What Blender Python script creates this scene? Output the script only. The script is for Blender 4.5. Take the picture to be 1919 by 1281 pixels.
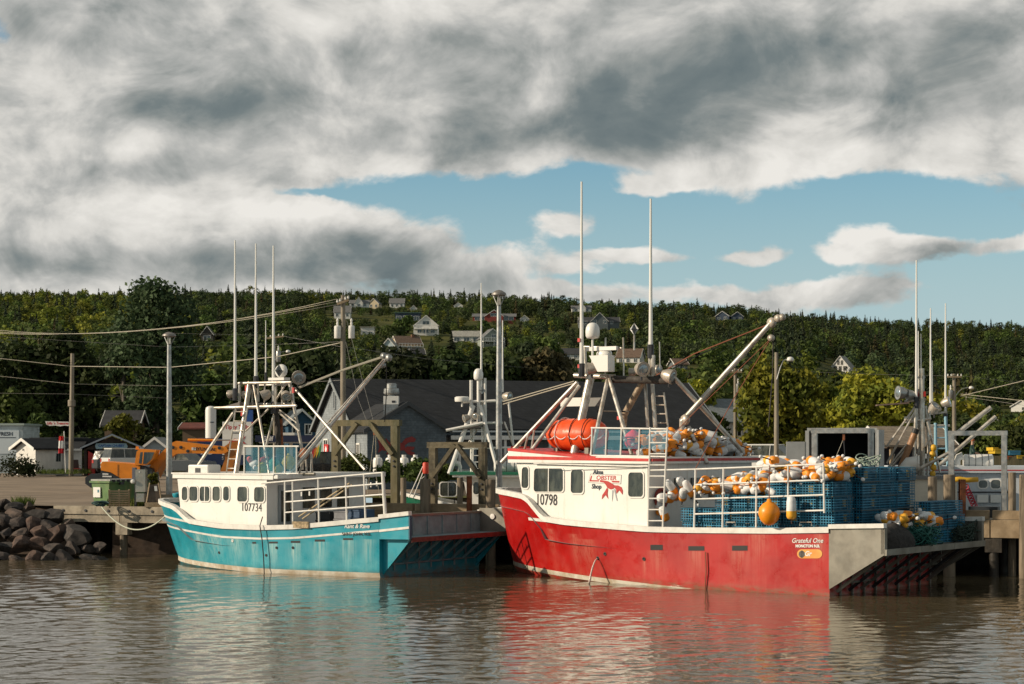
import bpy, bmesh, math, random
from mathutils import Vector, Matrix, noise as mnoise
for o in list(bpy.data.objects): bpy.data.objects.remove(o)
rnd = random.Random(7)
SC = bpy.context.scene
COL = SC.collection
# ---------------------------------------------------------------- camera
F, YH, CX, H = 3500.0, 838.0, 959.5, 4.4          # focal length and horizon row of the photograph (1919 px wide), eye height above the water
cam = bpy.data.cameras.new('camera'); camo = bpy.data.objects.new('camera', cam); COL.objects.link(camo)
camo.location = (0, 0, H); camo.rotation_euler = (math.radians(90), 0, 0)
cam.sensor_width = 36; cam.lens = 36*F/1919.0; cam.shift_y = (YH-640.5)/1919.0
cam.clip_start = 0.5; cam.clip_end = 20000
cam.dof.use_dof = True; cam.dof.focus_distance = 60; cam.dof.aperture_fstop = 3.0
SC.camera = camo
SC.view_settings.view_transform = 'Standard'; SC.view_settings.look = 'None'
SC.view_settings.exposure = 0.0; SC.view_settings.gamma = 1.0
SC.render.engine = 'CYCLES'
SC.cycles.max_bounces = 6; SC.cycles.diffuse_bounces = 2; SC.cycles.glossy_bounces = 3; SC.cycles.transmission_bounces = 4; SC.cycles.transparent_max_bounces = 6
# ---------------------------------------------------------------- sun
SUN_EL = math.radians(23.0); SUN_H = Vector((-0.97, -0.19, 0)).normalized()
SUN_DIR = (SUN_H*math.cos(SUN_EL) + Vector((0, 0, math.sin(SUN_EL)))).normalized()
sl = bpy.data.lights.new('sun', 'SUN'); sl.energy = 5.0; sl.angle = math.radians(0.55); sl.color = (1.0, 0.85, 0.65)
slo = bpy.data.objects.new('sun', sl); COL.objects.link(slo)
slo.rotation_euler = (-SUN_DIR).to_track_quat('-Z', 'Y').to_euler(); slo.location = (-60, -20, 60)

# ---------------------------------------------------------------- node arithmetic
class NS:
    """a node socket with arithmetic"""
    def __init__(s, nt, sock): s.nt = nt; s.s = sock
    def op(s, kind, *args, clamp=False):
        n = s.nt.nodes.new('ShaderNodeMath'); n.operation = kind; n.use_clamp = clamp
        for i, a in enumerate((s,)+args):
            if isinstance(a, NS): s.nt.links.new(a.s, n.inputs[i])
            else: n.inputs[i].default_value = a
        return NS(s.nt, n.outputs[0])
    def __add__(s, o): return s.op('ADD', o)
    def __radd__(s, o): return s.op('ADD', o)
    def __sub__(s, o): return s.op('SUBTRACT', o)
    def __mul__(s, o): return s.op('MULTIPLY', o)
    def __rmul__(s, o): return s.op('MULTIPLY', o)
    def ramp(s, a, b, lo=0.0, hi=1.0, smooth=True):
        n = s.nt.nodes.new('ShaderNodeMapRange'); n.interpolation_type = 'SMOOTHSTEP' if smooth else 'LINEAR'
        s.nt.links.new(s.s, n.inputs[0])
        for i, v in enumerate((a, b, lo, hi)): n.inputs[i+1].default_value = v
        return NS(s.nt, n.outputs[0])
def n_tex(nt, vec, scale, detail=4, rough=0.55, dist=0.0, kind='noise', vscale=None, offset=None):
    if vscale or offset:
        m = nt.nodes.new('ShaderNodeMapping'); nt.links.new(vec, m.inputs[0]); vec = m.outputs[0]
        if vscale: m.inputs['Scale'].default_value = vscale
        if offset: m.inputs['Location'].default_value = offset
    if kind == 'noise':
        n = nt.nodes.new('ShaderNodeTexNoise'); n.inputs['Detail'].default_value = detail; n.inputs['Roughness'].default_value = rough; n.inputs['Distortion'].default_value = dist
    else:
        n = nt.nodes.new('ShaderNodeTexVoronoi')
    n.inputs['Scale'].default_value = scale
    nt.links.new(vec, n.inputs['Vector'])
    return NS(nt, n.outputs[0])
def n_mix(nt, fac, a, b, blend='MIX'):
    n = nt.nodes.new('ShaderNodeMix'); n.data_type = 'RGBA'; n.blend_type = blend; n.clamp_factor = True
    for sock, v in ((n.inputs[0], fac), (n.inputs[6], a), (n.inputs[7], b)):
        if isinstance(v, NS): nt.links.new(v.s, sock)
        elif hasattr(v, 'is_output'): nt.links.new(v, sock)
        elif isinstance(v, (int, float)): sock.default_value = v
        else: sock.default_value = (*v[:3], 1)
    return n.outputs[2]
def n_sep(nt, vec):
    n = nt.nodes.new('ShaderNodeSeparateXYZ'); nt.links.new(vec, n.inputs[0]); return [NS(nt, x) for x in n.outputs]
def n_comb(nt, x, y, z):
    n = nt.nodes.new('ShaderNodeCombineXYZ')
    for i, v in enumerate((x, y, z)):
        if isinstance(v, NS): nt.links.new(v.s, n.inputs[i])
        else: n.inputs[i].default_value = v
    return n.outputs[0]
# ---------------------------------------------------------------- world: clear sky with broken cloud
world = bpy.data.worlds.new('World'); SC.world = world; world.use_nodes = True
wt = world.node_tree; wt.nodes.clear()
def build_sky(nt):
    sky = nt.nodes.new('ShaderNodeTexSky'); sky.sky_type = 'NISHITA'; sky.sun_disc = False
    sky.sun_elevation = SUN_EL; sky.sun_rotation = math.atan2(SUN_DIR.x, SUN_DIR.y)
    sky.air_density = 1.0; sky.dust_density = 1.0; sky.ozone_density = 1.5
    tc = nt.nodes.new('ShaderNodeTexCoord'); D = tc.outputs['Generated']
    x, y, z = n_sep(nt, D)
    az = x.op('ARCTAN2', y); el = z.op('ARCSINE')
    # domain warp so that cloud edges billow
    w1 = n_tex(nt, D, 7.0, 3, 0.5, vscale=(1, 1, 1.6)) - 0.5
    w2 = n_tex(nt, D, 7.0, 3, 0.5, vscale=(1, 1, 1.6), offset=(3.1, 1.7, 5.2)) - 0.5
    w3 = n_tex(nt, D, 26.0, 4, 0.6, vscale=(1, 1, 1.7), offset=(7.1, 2.7, 1.2)) - 0.5
    w4 = n_tex(nt, D, 26.0, 4, 0.6, vscale=(1, 1, 1.7), offset=(1.1, 9.7, 4.2)) - 0.5
    aw = az + w1*0.06 + w3*0.030
    ew = el + w2*0.028 + w4*0.016
    def blob(cx, cy, rx, ry, wgt, rot=0.0, tight=False):
        a0 = math.atan((cx-CX)/F); e0 = math.atan((YH-cy)/F*math.cos(a0))
        du = (aw - a0); dv = (ew - e0)
        if rot:
            c, s = math.cos(rot), math.sin(rot)
            du, dv = du*c + dv*s, dv*c - du*s
        du = du*(F/rx); dv = dv*(F/ry)
        q = du*du + dv*dv
        return q.op('MULTIPLY', -0.7 if not tight else -1.0).op('EXPONENT')*wgt
    def tot(lst):
        r = None
        for b in lst:
            t = blob(*b); r = t if r is None else r + t
        return r
    fine = n_tex(nt, D, 17.0, 9, 0.60, 0.5, vscale=(1, 1, 1.45))
    big = n_tex(nt, D, 5.0, 6, 0.55, vscale=(1, 1, 2.3), offset=(2.0, 0.4, 0.9))
    mid_c = n_tex(nt, D, 60.0, 6, 0.6, vscale=(1, 1, 1.8), offset=(5.0, 3.0, 0.3))
    e_of = lambda py: math.atan((YH-py)/F)
    # amount of cloud
    cov = ew.ramp(e_of(440), e_of(250), -1.0, 1.0)
    cov = cov + tot([(130, 330, 420, 130, 1.5), (60, 500, 230, 80, 1.1), (560, 455, 270, 72, 1.75), (300, 430, 260, 80, 0.8),
                     (880, 500, 170, 42, 0.95), (1010, 520, 130, 30, 0.7), (1450, 368, 150, 42, 0.95, 0.12), (1640, 320, 240, 50, 0.55),
                     (1060, 416, 85, 34, 1.7), (1190, 488, 120, 24, 1.5), (1645, 460, 120, 52, 2.0, 0.30), (1765, 482, 90, 30, 1.25), (1885, 455, 60, 24, 1.5, 0.4),
                     (1225, 342, 85, 18, 1.2), (1410, 484, 100, 16, 1.35), (1560, 562, 260, 26, 1.45), (1000, 552, 240, 18, 1.4), (1255, 352, 70, 10, 0.5),
                     (1900, 385, 60, 34, 1.1), (1800, 600, 240, 14, 0.6), (1360, 560, 120, 12, 0.5), (1640, 540, 70, 22, 0.6), (1305, 468, 42, 34, -0.7), (1490, 488, 36, 40, -0.9), (1130, 455, 60, 14, -0.6), (940, 432, 60, 20, -0.5), (1750, 430, 60, 20, -0.6), (1830, 500, 60, 22, -0.6), (1560, 515, 200, 14, -0.6), (1100, 515, 150, 10, -0.5), (300, 545, 260, 14, 0.6),
                     (760, 335, 300, 30, -0.75), (1010, 380, 300, 30, -0.6), (560, 352, 170, 10, -0.9), (1710, 372, 190, 36, -1.25), (1850, 420, 120, 40, -0.8),
                     (180, 370, 110, 12, -1.2), (60, 255, 90, 10, -0.7), (8, 62, 60, 30, -1.05, -0.7), (4, 245, 40, 12, -1.2), (1150, 325, 180, 18, -0.5)])
    cov = cov + (fine - 0.5)*2.2 + (mid_c - 0.5)*0.9 + (big - 0.5)*0.5
    alpha = cov.ramp(-0.22, 0.42)
    # how grey the cloud is from below: thick parts are dark
    dark = tot([(1210, 180, 380, 85, 0.70, 0.16), (1110, 252, 200, 46, 0.55), (860, 110, 240, 60, 0.3), (1420, 90, 280, 90, 0.4), (430, 196, 150, 34, 0.62), (560, 250, 220, 36, 0.28),
                (640, 60, 260, 50, 0.12), (250, 300, 130, 26, 0.45), (715, 470, 90, 48, 1.15), (560, 500, 180, 34, 0.55), (80, 490, 150, 32, 0.7), (240, 470, 200, 30, 0.3), (360, 330, 230, 30, 0.4),
                (1770, 486, 70, 24, 0.8), (1640, 525, 150, 22, 0.35), (1850, 60, 120, 50, 0.4), (1700, 190, 190, 40, 0.35), (1560, 575, 220, 14, 0.35), (1905, 372, 40, 26, 0.5), (870, 520, 130, 18, 0.3),
                (60, 40, 200, 60, 0.15), (330, 90, 120, 30, 0.18), (1060, 408, 80, 26, -0.3), (1660, 440, 110, 36, -0.45), (1420, 380, 150, 36, -0.4), (1200, 480, 100, 16, -0.3), (700, 300, 120, 20, -0.3), (1650, 300, 200, 30, -0.25), (230, 260, 140, 30, -0.3), (800, 190, 130, 40, -0.35), (560, 392, 200, 28, -0.75), (1640, 440, 120, 30, -0.3), (970, 175, 60, 30, -0.35), (140, 230, 160, 60, -0.2), (1560, 150, 60, 30, -0.3)])
    relief = n_tex(nt, D, 17.0, 9, 0.60, 0.5, vscale=(1, 1, 1.45), offset=(0.012, 0.0, -0.014)) - fine
    mid = n_tex(nt, D, 11.0, 5, 0.5, 0.4, vscale=(1, 1, 1.5), offset=(1.0, 3.0, 0.3)); mid2 = n_tex(nt, D, 11.0, 5, 0.5, 0.4, vscale=(1, 1, 1.5), offset=(1.02, 3.0, 0.276)) - mid
    relief2 = n_tex(nt, D, 5.0, 6, 0.55, vscale=(1, 1, 2.3), offset=(2.030, 0.4, 0.84)) - big
    sh = dark*0.76 - 0.01 + (big - 0.5)*0.38 + relief*1.7 + relief2*1.3 + mid2*1.7 + (mid - 0.5)*0.28 + (fine - 0.5)*0.22 + cov.ramp(0.2, 2.0, 0.0, 0.20)
    up = el.ramp(0.22, 0.42)                                   # away overhead the layer is evenly grey
    sh = sh*(up*-0.6+1.0) + up*0.62
    sh = sh.ramp(-0.38, 1.14, 0.0, 1.0, False)
    r = nt.nodes.new('ShaderNodeValToRGB'); nt.links.new(sh.s, r.inputs[0])
    el_ = r.color_ramp.elements; el_[0].position = 0.0; el_[0].color = (0.84, 0.815, 0.765, 1); el_[1].position = 1.15 if False else 1.0; el_[1].color = (0.145, 0.182, 0.192, 1)
    for pos, c in ((0.24, (0.67, 0.655, 0.615)), (0.42, (0.475, 0.478, 0.458)), (0.62, (0.30, 0.32, 0.31)), (0.82, (0.18, 0.215, 0.22))):
        q = el_.new(pos); q.color = (*c, 1)
    K = 0.10
    sc = nt.nodes.new('ShaderNodeVectorMath'); sc.operation = 'SCALE'; nt.links.new(r.outputs[0], sc.inputs[0]); sc.inputs[3].default_value = 1.0/K
    tint = n_mix(nt, 1.0, sky.outputs[0], (0.72, 1.06, 1.12), 'MULTIPLY')
    # thin veil towards the horizon
    veil = el.ramp(0.02, 0.19, 0.92, 0.0)
    clear = n_mix(nt, veil, tint, tuple(v/K for v in (0.47, 0.585, 0.62)))
    col = n_mix(nt, alpha, clear, sc.outputs[0])
    bg = nt.nodes.new('ShaderNodeBackground'); bg.inputs['Strength'].default_value = K
    nt.links.new(col, bg.inputs['Color'])
    out = nt.nodes.new('ShaderNodeOutputWorld'); nt.links.new(bg.outputs[0], out.inputs[0])
build_sky(wt)
world.cycles.sampling_method = 'MANUAL'; world.cycles.sample_map_resolution = 512
# ---------------------------------------------------------------- mesh and object helpers
import numpy as np
def ray(px, py): return Vector(((px-CX)/F, 1.0, (YH-py)/F))
def at(px, py, d): r = ray(px, py); return Vector((r.x*d, d, H + r.z*d))         # the point seen at a pixel of the photograph, d metres deep
def ppm(d): return F/d
MATS = {}
def mat(name, col, rough=0.6, metal=0.0, var=0.0, vscale=3.0, bump=0.0, bscale=40.0, col2=None, streak=0.0, scol=(0.1, 0.07, 0.04), spec=0.5, coat=0.0, emit=None, alpha=None, island=0.0, stretch=(1, 1, 1), grime=0.0):
    """principled material: mottling (var, col2), vertical runs (streak), fine relief (bump)"""
    if name in MATS: return MATS[name]
    m = bpy.data.materials.new(name); m.use_nodes = True; nt = m.node_tree; b = nt.nodes['Principled BSDF']
    b.inputs['Roughness'].default_value = rough; b.inputs['Metallic'].default_value = metal
    b.inputs['Specular IOR Level'].default_value = spec; b.inputs['Coat Weight'].default_value = coat
    b.inputs['Base Color'].default_value = (*col, 1)
    tc = nt.nodes.new('ShaderNodeTexCoord'); V = tc.outputs['Object']
    c = None
    if var or col2 or streak or island or grime:
        n = n_tex(nt, V, vscale, 5, 0.6, vscale=stretch)
        c2 = col2 or tuple(max(0, x*(1-var)) for x in col)
        c1 = col if col2 else tuple(min(1, x*(1+var*0.6)) for x in col)
        c = n_mix(nt, n.ramp(0.32, 0.68), c1, c2)
        if island:
            g = nt.nodes.new('ShaderNodeNewGeometry'); ri = NS(nt, g.outputs['Random Per Island'])
            oi = nt.nodes.new('ShaderNodeObjectInfo'); ro = NS(nt, oi.outputs['Random'])
            hs = nt.nodes.new('ShaderNodeHueSaturation'); nt.links.new(c, hs.inputs['Color'])
            nt.links.new(ri.ramp(0, 1, 1-island, 1+island, False).s, hs.inputs['Value'])
            nt.links.new(ro.ramp(0, 1, 0.485, 0.515, False).s, hs.inputs['Hue']); c = hs.outputs[0]
        if streak:
            s1 = n_tex(nt, V, 1.0, 4, 0.6, vscale=(5, 5, 0.35)); s2 = n_tex(nt, V, 1.3, 3, 0.6)
            c = n_mix(nt, s1.ramp(0.5, 0.75)*s2.ramp(0.35, 0.65)*streak, c, scol)
        if grime:
            g2 = n_tex(nt, V, 0.9, 8, 0.7, offset=(4, 2, 7))
            c = n_mix(nt, g2.ramp(0.52, 0.74)*grime, c, scol)
        nt.links.new(c, b.inputs['Base Color'])
        rr = n_tex(nt, V, vscale*1.7, 3, 0.6).ramp(0.3, 0.7, max(0.05, rough-0.12), min(1, rough+0.12)); nt.links.new(rr.s, b.inputs['Roughness'])
    if bump:
        bn = nt.nodes.new('ShaderNodeBump'); bn.inputs['Strength'].default_value = bump; bn.inputs['Distance'].default_value = 0.02
        nt.links.new(n_tex(nt, V, bscale, 4, 0.6, vscale=stretch).s, bn.inputs['Height']); nt.links.new(bn.outputs[0], b.inputs['Normal'])
    if emit: b.inputs['Emission Color'].default_value = (*col, 1); b.inputs['Emission Strength'].default_value = emit
    MATS[name] = m
    return m
def glass(name='window_glass', col=(0.02, 0.025, 0.022), rough=0.04):
    return mat(name, col, rough, 0, spec=0.9)
def link(o, parent=None):
    COL.objects.link(o)
    if parent is not None: o.parent = parent
    return o
def tag(o, label=None, cat=None, group=None, kind=None):
    if label: o['label'] = label
    if cat: o['category'] = cat
    if group: o['group'] = group
    if kind: o['kind'] = kind
    return o
def thing(name, label, cat, loc=(0, 0, 0), rz=0.0, group=None):
    o = bpy.data.objects.new(name, None); o.empty_display_size = 0.2
    o.location = loc; o.rotation_euler = (0, 0, rz); link(o); return tag(o, label, cat, group)
class MB:
    """collects shapes into one mesh"""
    def __init__(s): s.v = []; s.f = []; s.mi = []; s.cur = 0
    def add(s, vs, fs):
        b = len(s.v); s.v.extend([tuple(v) for v in vs])
        for f in fs: s.f.append([b+i for i in f]); s.mi.append(s.cur)
        return s
    def m(s, i): s.cur = i; return s
    def bx(s, x0, x1, y0, y1, z0, z1):
        return s.add([(x0,y0,z0),(x1,y0,z0),(x1,y1,z0),(x0,y1,z0),(x0,y0,z1),(x1,y0,z1),(x1,y1,z1),(x0,y1,z1)], [(0,3,2,1),(4,5,6,7),(0,1,5,4),(1,2,6,5),(2,3,7,6),(3,0,4,7)])
    def box(s, c, sz, M=None):
        hx, hy, hz = sz[0]/2, sz[1]/2, sz[2]/2
        vs = [Vector(p) for p in [(-hx,-hy,-hz),(hx,-hy,-hz),(hx,hy,-hz),(-hx,hy,-hz),(-hx,-hy,hz),(hx,-hy,hz),(hx,hy,hz),(-hx,hy,hz)]]
        if M is not None: vs = [M @ v for v in vs]
        c = Vector(c)
        return s.add([v+c for v in vs], [(0,3,2,1),(4,5,6,7),(0,1,5,4),(1,2,6,5),(2,3,7,6),(3,0,4,7)])
    def beam(s, p0, p1, w, h, up=(0, 0, 1)):
        p0, p1 = Vector(p0), Vector(p1); d = (p1-p0); L = d.length; d.normalize(); up = Vector(up)
        if abs(d.dot(up)) > 0.97: up = Vector((1, 0, 0))
        sd = d.cross(up).normalized(); u2 = sd.cross(d)
        M = Matrix((d, sd, u2)).transposed()
        return s.box((p0+p1)/2, (L, w, h), M)
    def tube(s, pts, r, n=6, cap=True):
        pts = [Vector(p) for p in pts]; rs = r if isinstance(r, (list, tuple)) else [r]*len(pts)
        rings = []; ref = None
        for i, p in enumerate(pts):
            d = (pts[min(i+1, len(pts)-1)] - pts[max(i-1, 0)])
            if d.length < 1e-9: d = Vector((0, 0, 1))
            d.normalize()
            if ref is None: ref = Vector((0, 0, 1)) if abs(d.z) < 0.9 else Vector((1, 0, 0))
            a = d.cross(ref)
            if a.length < 1e-4: a = d.orthogonal()
            a.normalize(); b = a.cross(d); ref = b
            rings.append([p + (a*math.cos(2*math.pi*k/n) + b*math.sin(2*math.pi*k/n))*rs[i] for k in range(n)])
        vs = [v for q in rings for v in q]; fs = []
        for i in range(len(pts)-1):
            for k in range(n): fs.append((i*n+k, i*n+(k+1)%n, (i+1)*n+(k+1)%n, (i+1)*n+k))
        if cap: fs.append(tuple(range(n))); fs.append(tuple((len(pts)-1)*n+k for k in reversed(range(n))))
        return s.add(vs, fs)
    def lathe(s, prof, c=(0, 0, 0), axis=(0, 0, 1), n=12, mids=None):
        """prof: (radius, height) pairs along axis; mids: material index for each band"""
        ax = Vector(axis).normalized(); a = ax.orthogonal().normalized(); b = ax.cross(a); c = Vector(c)
        base = len(s.v)
        for r, h in prof:
            for k in range(n):
                t = 2*math.pi*k/n; s.v.append(tuple(c + ax*h + (a*math.cos(t)+b*math.sin(t))*r))
        for i in range(len(prof)-1):
            for k in range(n):
                s.f.append([base+i*n+k, base+i*n+(k+1)%n, base+(i+1)*n+(k+1)%n, base+(i+1)*n+k]); s.mi.append(mids[i] if mids else s.cur)
        if prof[0][0] > 1e-3: s.f.append([base+k for k in reversed(range(n))]); s.mi.append(mids[0] if mids else s.cur)
        if prof[-1][0] > 1e-3: s.f.append([base+(len(prof)-1)*n+k for k in range(n)]); s.mi.append(mids[-1] if mids else s.cur)
        return s
    def prism(s, poly, o, ux, uy, depth):
        """poly (a,b) in the plane o + a*ux + b*uy, pushed along ux x uy by depth"""
        o, ux, uy = Vector(o), Vector(ux), Vector(uy); nn = ux.cross(uy).normalized()*depth; n = len(poly)
        p0 = [o+ux*a+uy*b for a, b in poly]; p1 = [p+nn for p in p0]
        fs = [tuple(reversed(range(n))), tuple(range(n, 2*n))]+[(i, (i+1) % n, n+(i+1) % n, n+i) for i in range(n)]
        return s.add(p0+p1, fs)
    def mesh(s, name, mats, smooth=False):
        me = bpy.data.meshes.new(name); me.from_pydata(s.v, [], s.f)
        for q in (mats if isinstance(mats, (list, tuple)) else [mats]): me.materials.append(q)
        if any(s.mi): me.polygons.foreach_set('material_index', s.mi)
        if smooth:
            me.polygons.foreach_set('use_smooth', [True]*len(me.polygons))
            if smooth != True: me.set_sharp_from_angle(angle=math.radians(smooth))
        me.update(); return me
    def obj(s, name, mats, parent=None, smooth=False, loc=None, fix=True):
        me = s.mesh(name, mats, smooth)
        if fix:
            bm = bmesh.new(); bm.from_mesh(me); bmesh.ops.recalc_face_normals(bm, faces=bm.faces); bm.to_mesh(me); bm.free()
        o = bpy.data.objects.new(name, me)
        if loc is not None: o.location = loc
        return link(o, parent)
def copy_tree(o, parent=None):
    c = o.copy(); link(c); c.parent = parent
    for ch in list(o.children): copy_tree(ch, c)
    return c
def lettering(txt, size, o, right, up, m, parent=None, name='lettering', shear=0.0, space=1.0, extr=0.002, bold=0.0, align='CENTER', sx=1.0):
    cu = bpy.data.curves.new(name, 'FONT'); cu.body = txt; cu.size = size; cu.align_x = align; cu.align_y = 'CENTER'
    cu.shear = shear; cu.space_character = space; cu.extrude = extr; cu.offset = bold; cu.resolution_u = 3
    cu.materials.append(m); tmp = bpy.data.objects.new(name, cu); me = bpy.data.meshes.new_from_object(tmp); bpy.data.objects.remove(tmp)
    ob = bpy.data.objects.new(name, me); link(ob, parent)
    r, u = Vector(right).normalized(), Vector(up).normalized(); n = r.cross(u)
    M = Matrix((r*sx, u, n)).transposed().to_4x4(); M.translation = Vector(o); ob.matrix_local = M
    return ob
def flat(name, poly, o, right, up, m, parent=None, off=0.004, thick=0.003):
    return MB().prism(poly, Vector(o)+Vector(right).cross(Vector(up)).normalized()*off, right, up, thick).obj(name, m, parent)
# ---------------------------------------------------------------- terrain
def interp(x, tab):
    if x <= tab[0][0]: return tab[0][1]
    for (a, b), (c, d) in zip(tab, tab[1:]):
        if x <= c: return b + (d-b)*(x-a)/(c-a)
    return tab[-1][1]
RIDGE = [(-600, 566), (0, 564), (200, 564), (400, 560), (600, 560), (900, 566), (1000, 576), (1200, 584), (1300, 588), (1400, 592), (1500, 606), (1600, 613), (1700, 617), (1800, 618), (1919, 626), (2600, 660)]
G_L = [(175, -0.17), (205, 0.0), (250, 0.30), (350, 0.47), (530, 0.65), (700, 0.76), (800, 0.84), (1050, 0.94), (1500, 1.0)]
G_R = [(175, -0.21), (230, -0.12), (300, -0.02), (450, 0.13), (600, 0.38), (900, 0.72), (1200, 0.90), (1500, 1.0)]
def lot_z(d): return 1.95 + 0.0016*(d-76)
def ground_z(X, Y):
    d = max(Y, 1.0); px = CX + F*X/d
    if d <= 175: return lot_z(d)
    E = (YH-interp(px, RIDGE))/F
    t = min(1, max(0, (px-1430)/330)); t = t*t*(3-2*t)
    dd = min(d, 1500); g = (1-t)*interp(dd, G_L) + t*interp(dd, G_R)
    z = H + E*g*dd
    if d > 1500: z -= (d-1500)*0.05
    b = min(1, max(0, (d-175)/40)); b = b*b*(3-2*b)
    z = lot_z(d)*(1-b) + z*b
    return z + mnoise.noise(Vector((X*0.012, d*0.012, 0)))*min(5, max(0, (d-230)*0.012))
def on_ground(px, py, lo=176.0, hi=1495.0):
    for k in range(40):
        m = (lo+hi)/2; r = ray(px, py); X = r.x*m
        if ground_z(X, m) < H + r.z*m: lo = m
        else: hi = m
    return Vector((ray(px, py).x*lo, lo, ground_z(ray(px, py).x*lo, lo)))
def make_ground():
    ds = [71.5, 80, 90, 105, 120, 135, 150, 165, 175]; d = 180.0
    while d < 2600: ds.append(d); d *= 1.022
    ss = [CX+F*t for t in np.linspace(-0.9, 0.9, 150)]
    b = MB(); n = len(ss)
    for d in ds:
        for px in ss:
            X = (px-CX)/F*d; b.v.append((X, d, ground_z(X, d)))
    for i in range(len(ds)-1):
        for k in range(n-1): b.f.append([i*n+k, i*n+k+1, (i+1)*n+k+1, (i+1)*n+k]); b.mi.append(0)
    return b
m_grass = mat('meadow', (0.095, 0.092, 0.022), 0.9, var=0.5, vscale=0.09, col2=(0.040, 0.050, 0.013), bump=0.3, bscale=2.0, spec=0.1)
g = MB()
gb = make_ground(); g = gb.obj('ground', m_grass, smooth=True, fix=False); tag(g, kind='structure')
# ---------------------------------------------------------------- water
def water_mat():
    m = bpy.data.materials.new('harbour_water'); m.use_nodes = True; nt = m.node_tree; b = nt.nodes['Principled BSDF']
    b.inputs['Base Color'].default_value = (0.098, 0.078, 0.046, 1); b.inputs['Roughness'].default_value = 0.05; b.inputs['IOR'].default_value = 1.34
    tc = nt.nodes.new('ShaderNodeTexCoord'); V = tc.outputs['Object']
    h1 = n_tex(nt, V, 1.0, 3, 0.5, 0.6, vscale=(0.55, 1.25, 1)); h2 = n_tex(nt, V, 1.0, 3, 0.55, 0.4, vscale=(1.9, 3.6, 1), offset=(3, 1, 0)); h3 = n_tex(nt, V, 1.0, 2, 0.5, vscale=(7, 11, 1))
    calm = n_tex(nt, V, 0.055, 3, 0.5, vscale=(1, 1.8, 1), offset=(9, 3, 0)).ramp(0.38, 0.62, 0.45, 1.15)
    hh = (h1*0.55 + h2*0.42 + h3*0.06)*calm
    bp = nt.nodes.new('ShaderNodeBump'); bp.inputs['Strength'].default_value = 1.0; bp.inputs['Distance'].default_value = 0.03
    nt.links.new(hh.s, bp.inputs['Height']); nt.links.new(bp.outputs[0], b.inputs['Normal'])
    return m
def water_sheet():
    rs = np.random.RandomState(2); rows, cols = 560, 470
    d = np.concatenate([np.linspace(31, 50, 300), np.linspace(50.07, 97, rows-300)]); px = np.linspace(-420, 2340, cols)
    Y = np.repeat(d[:, None], cols, 1); X = (px[None, :]-CX)/F*Y; Z = np.zeros_like(X); calm = np.zeros_like(X)
    for i in range(10):
        k = 2*math.pi/rs.uniform(6, 22); a = rs.uniform(0, 6.28); calm += np.sin(k*(X*math.cos(a)+Y*math.sin(a))+rs.uniform(0, 6.28))
    calm = 0.85+0.20*np.clip(calm/2.2, -3, 3)
    N = 64
    for i in range(N):
        lam = 0.22*(6.0**rs.rand()); k = 2*math.pi/lam; a = rs.normal(0.35, 0.95)+(math.pi/2); sl = 0.056*math.sqrt(2.0/N)*rs.uniform(0.6, 1.4)
        Z += sl/k*np.sin(k*(X*math.cos(a)+Y*math.sin(a))+rs.uniform(0, 6.28))
    Z = Z*calm
    V = np.stack([X, Y, Z], 2).reshape(-1, 3).astype(np.float32); me = bpy.data.meshes.new('water')
    ii = (np.arange(rows-1)[:, None]*cols+np.arange(cols-1)[None, :]).ravel(); Q = np.stack([ii, ii+1, ii+cols+1, ii+cols], 1).astype(np.int32); n = len(Q)
    me.vertices.add(len(V)); me.vertices.foreach_set('co', V.ravel()); me.loops.add(n*4); me.loops.foreach_set('vertex_index', Q.ravel()); me.polygons.add(n)
    me.polygons.foreach_set('loop_start', np.arange(0, n*4, 4, dtype=np.int32)); me.polygons.foreach_set('loop_total', np.full(n, 4, dtype=np.int32)); me.polygons.foreach_set('use_smooth', np.ones(n, dtype=bool)); me.update(calc_edges=True)
    o = bpy.data.objects.new('water', me); link(o); me.materials.append(WM); tag(o, kind='structure')
WM = water_mat(); water_sheet()
w = MB().add([(-160, -30, -0.09), (160, -30, -0.09), (160, 120, -0.09), (-160, 120, -0.09)], [(0, 1, 2, 3)]).obj('water', WM); tag(w, kind='structure')
bed = MB().add([(-170, -40, -3.2), (170, -40, -3.2), (170, 125, -3.2), (-170, 125, -3.2)], [(0, 1, 2, 3)]).obj('seabed', mat('mud', (0.06, 0.04, 0.025), 0.9, var=0.3)); tag(bed, kind='structure')
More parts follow.
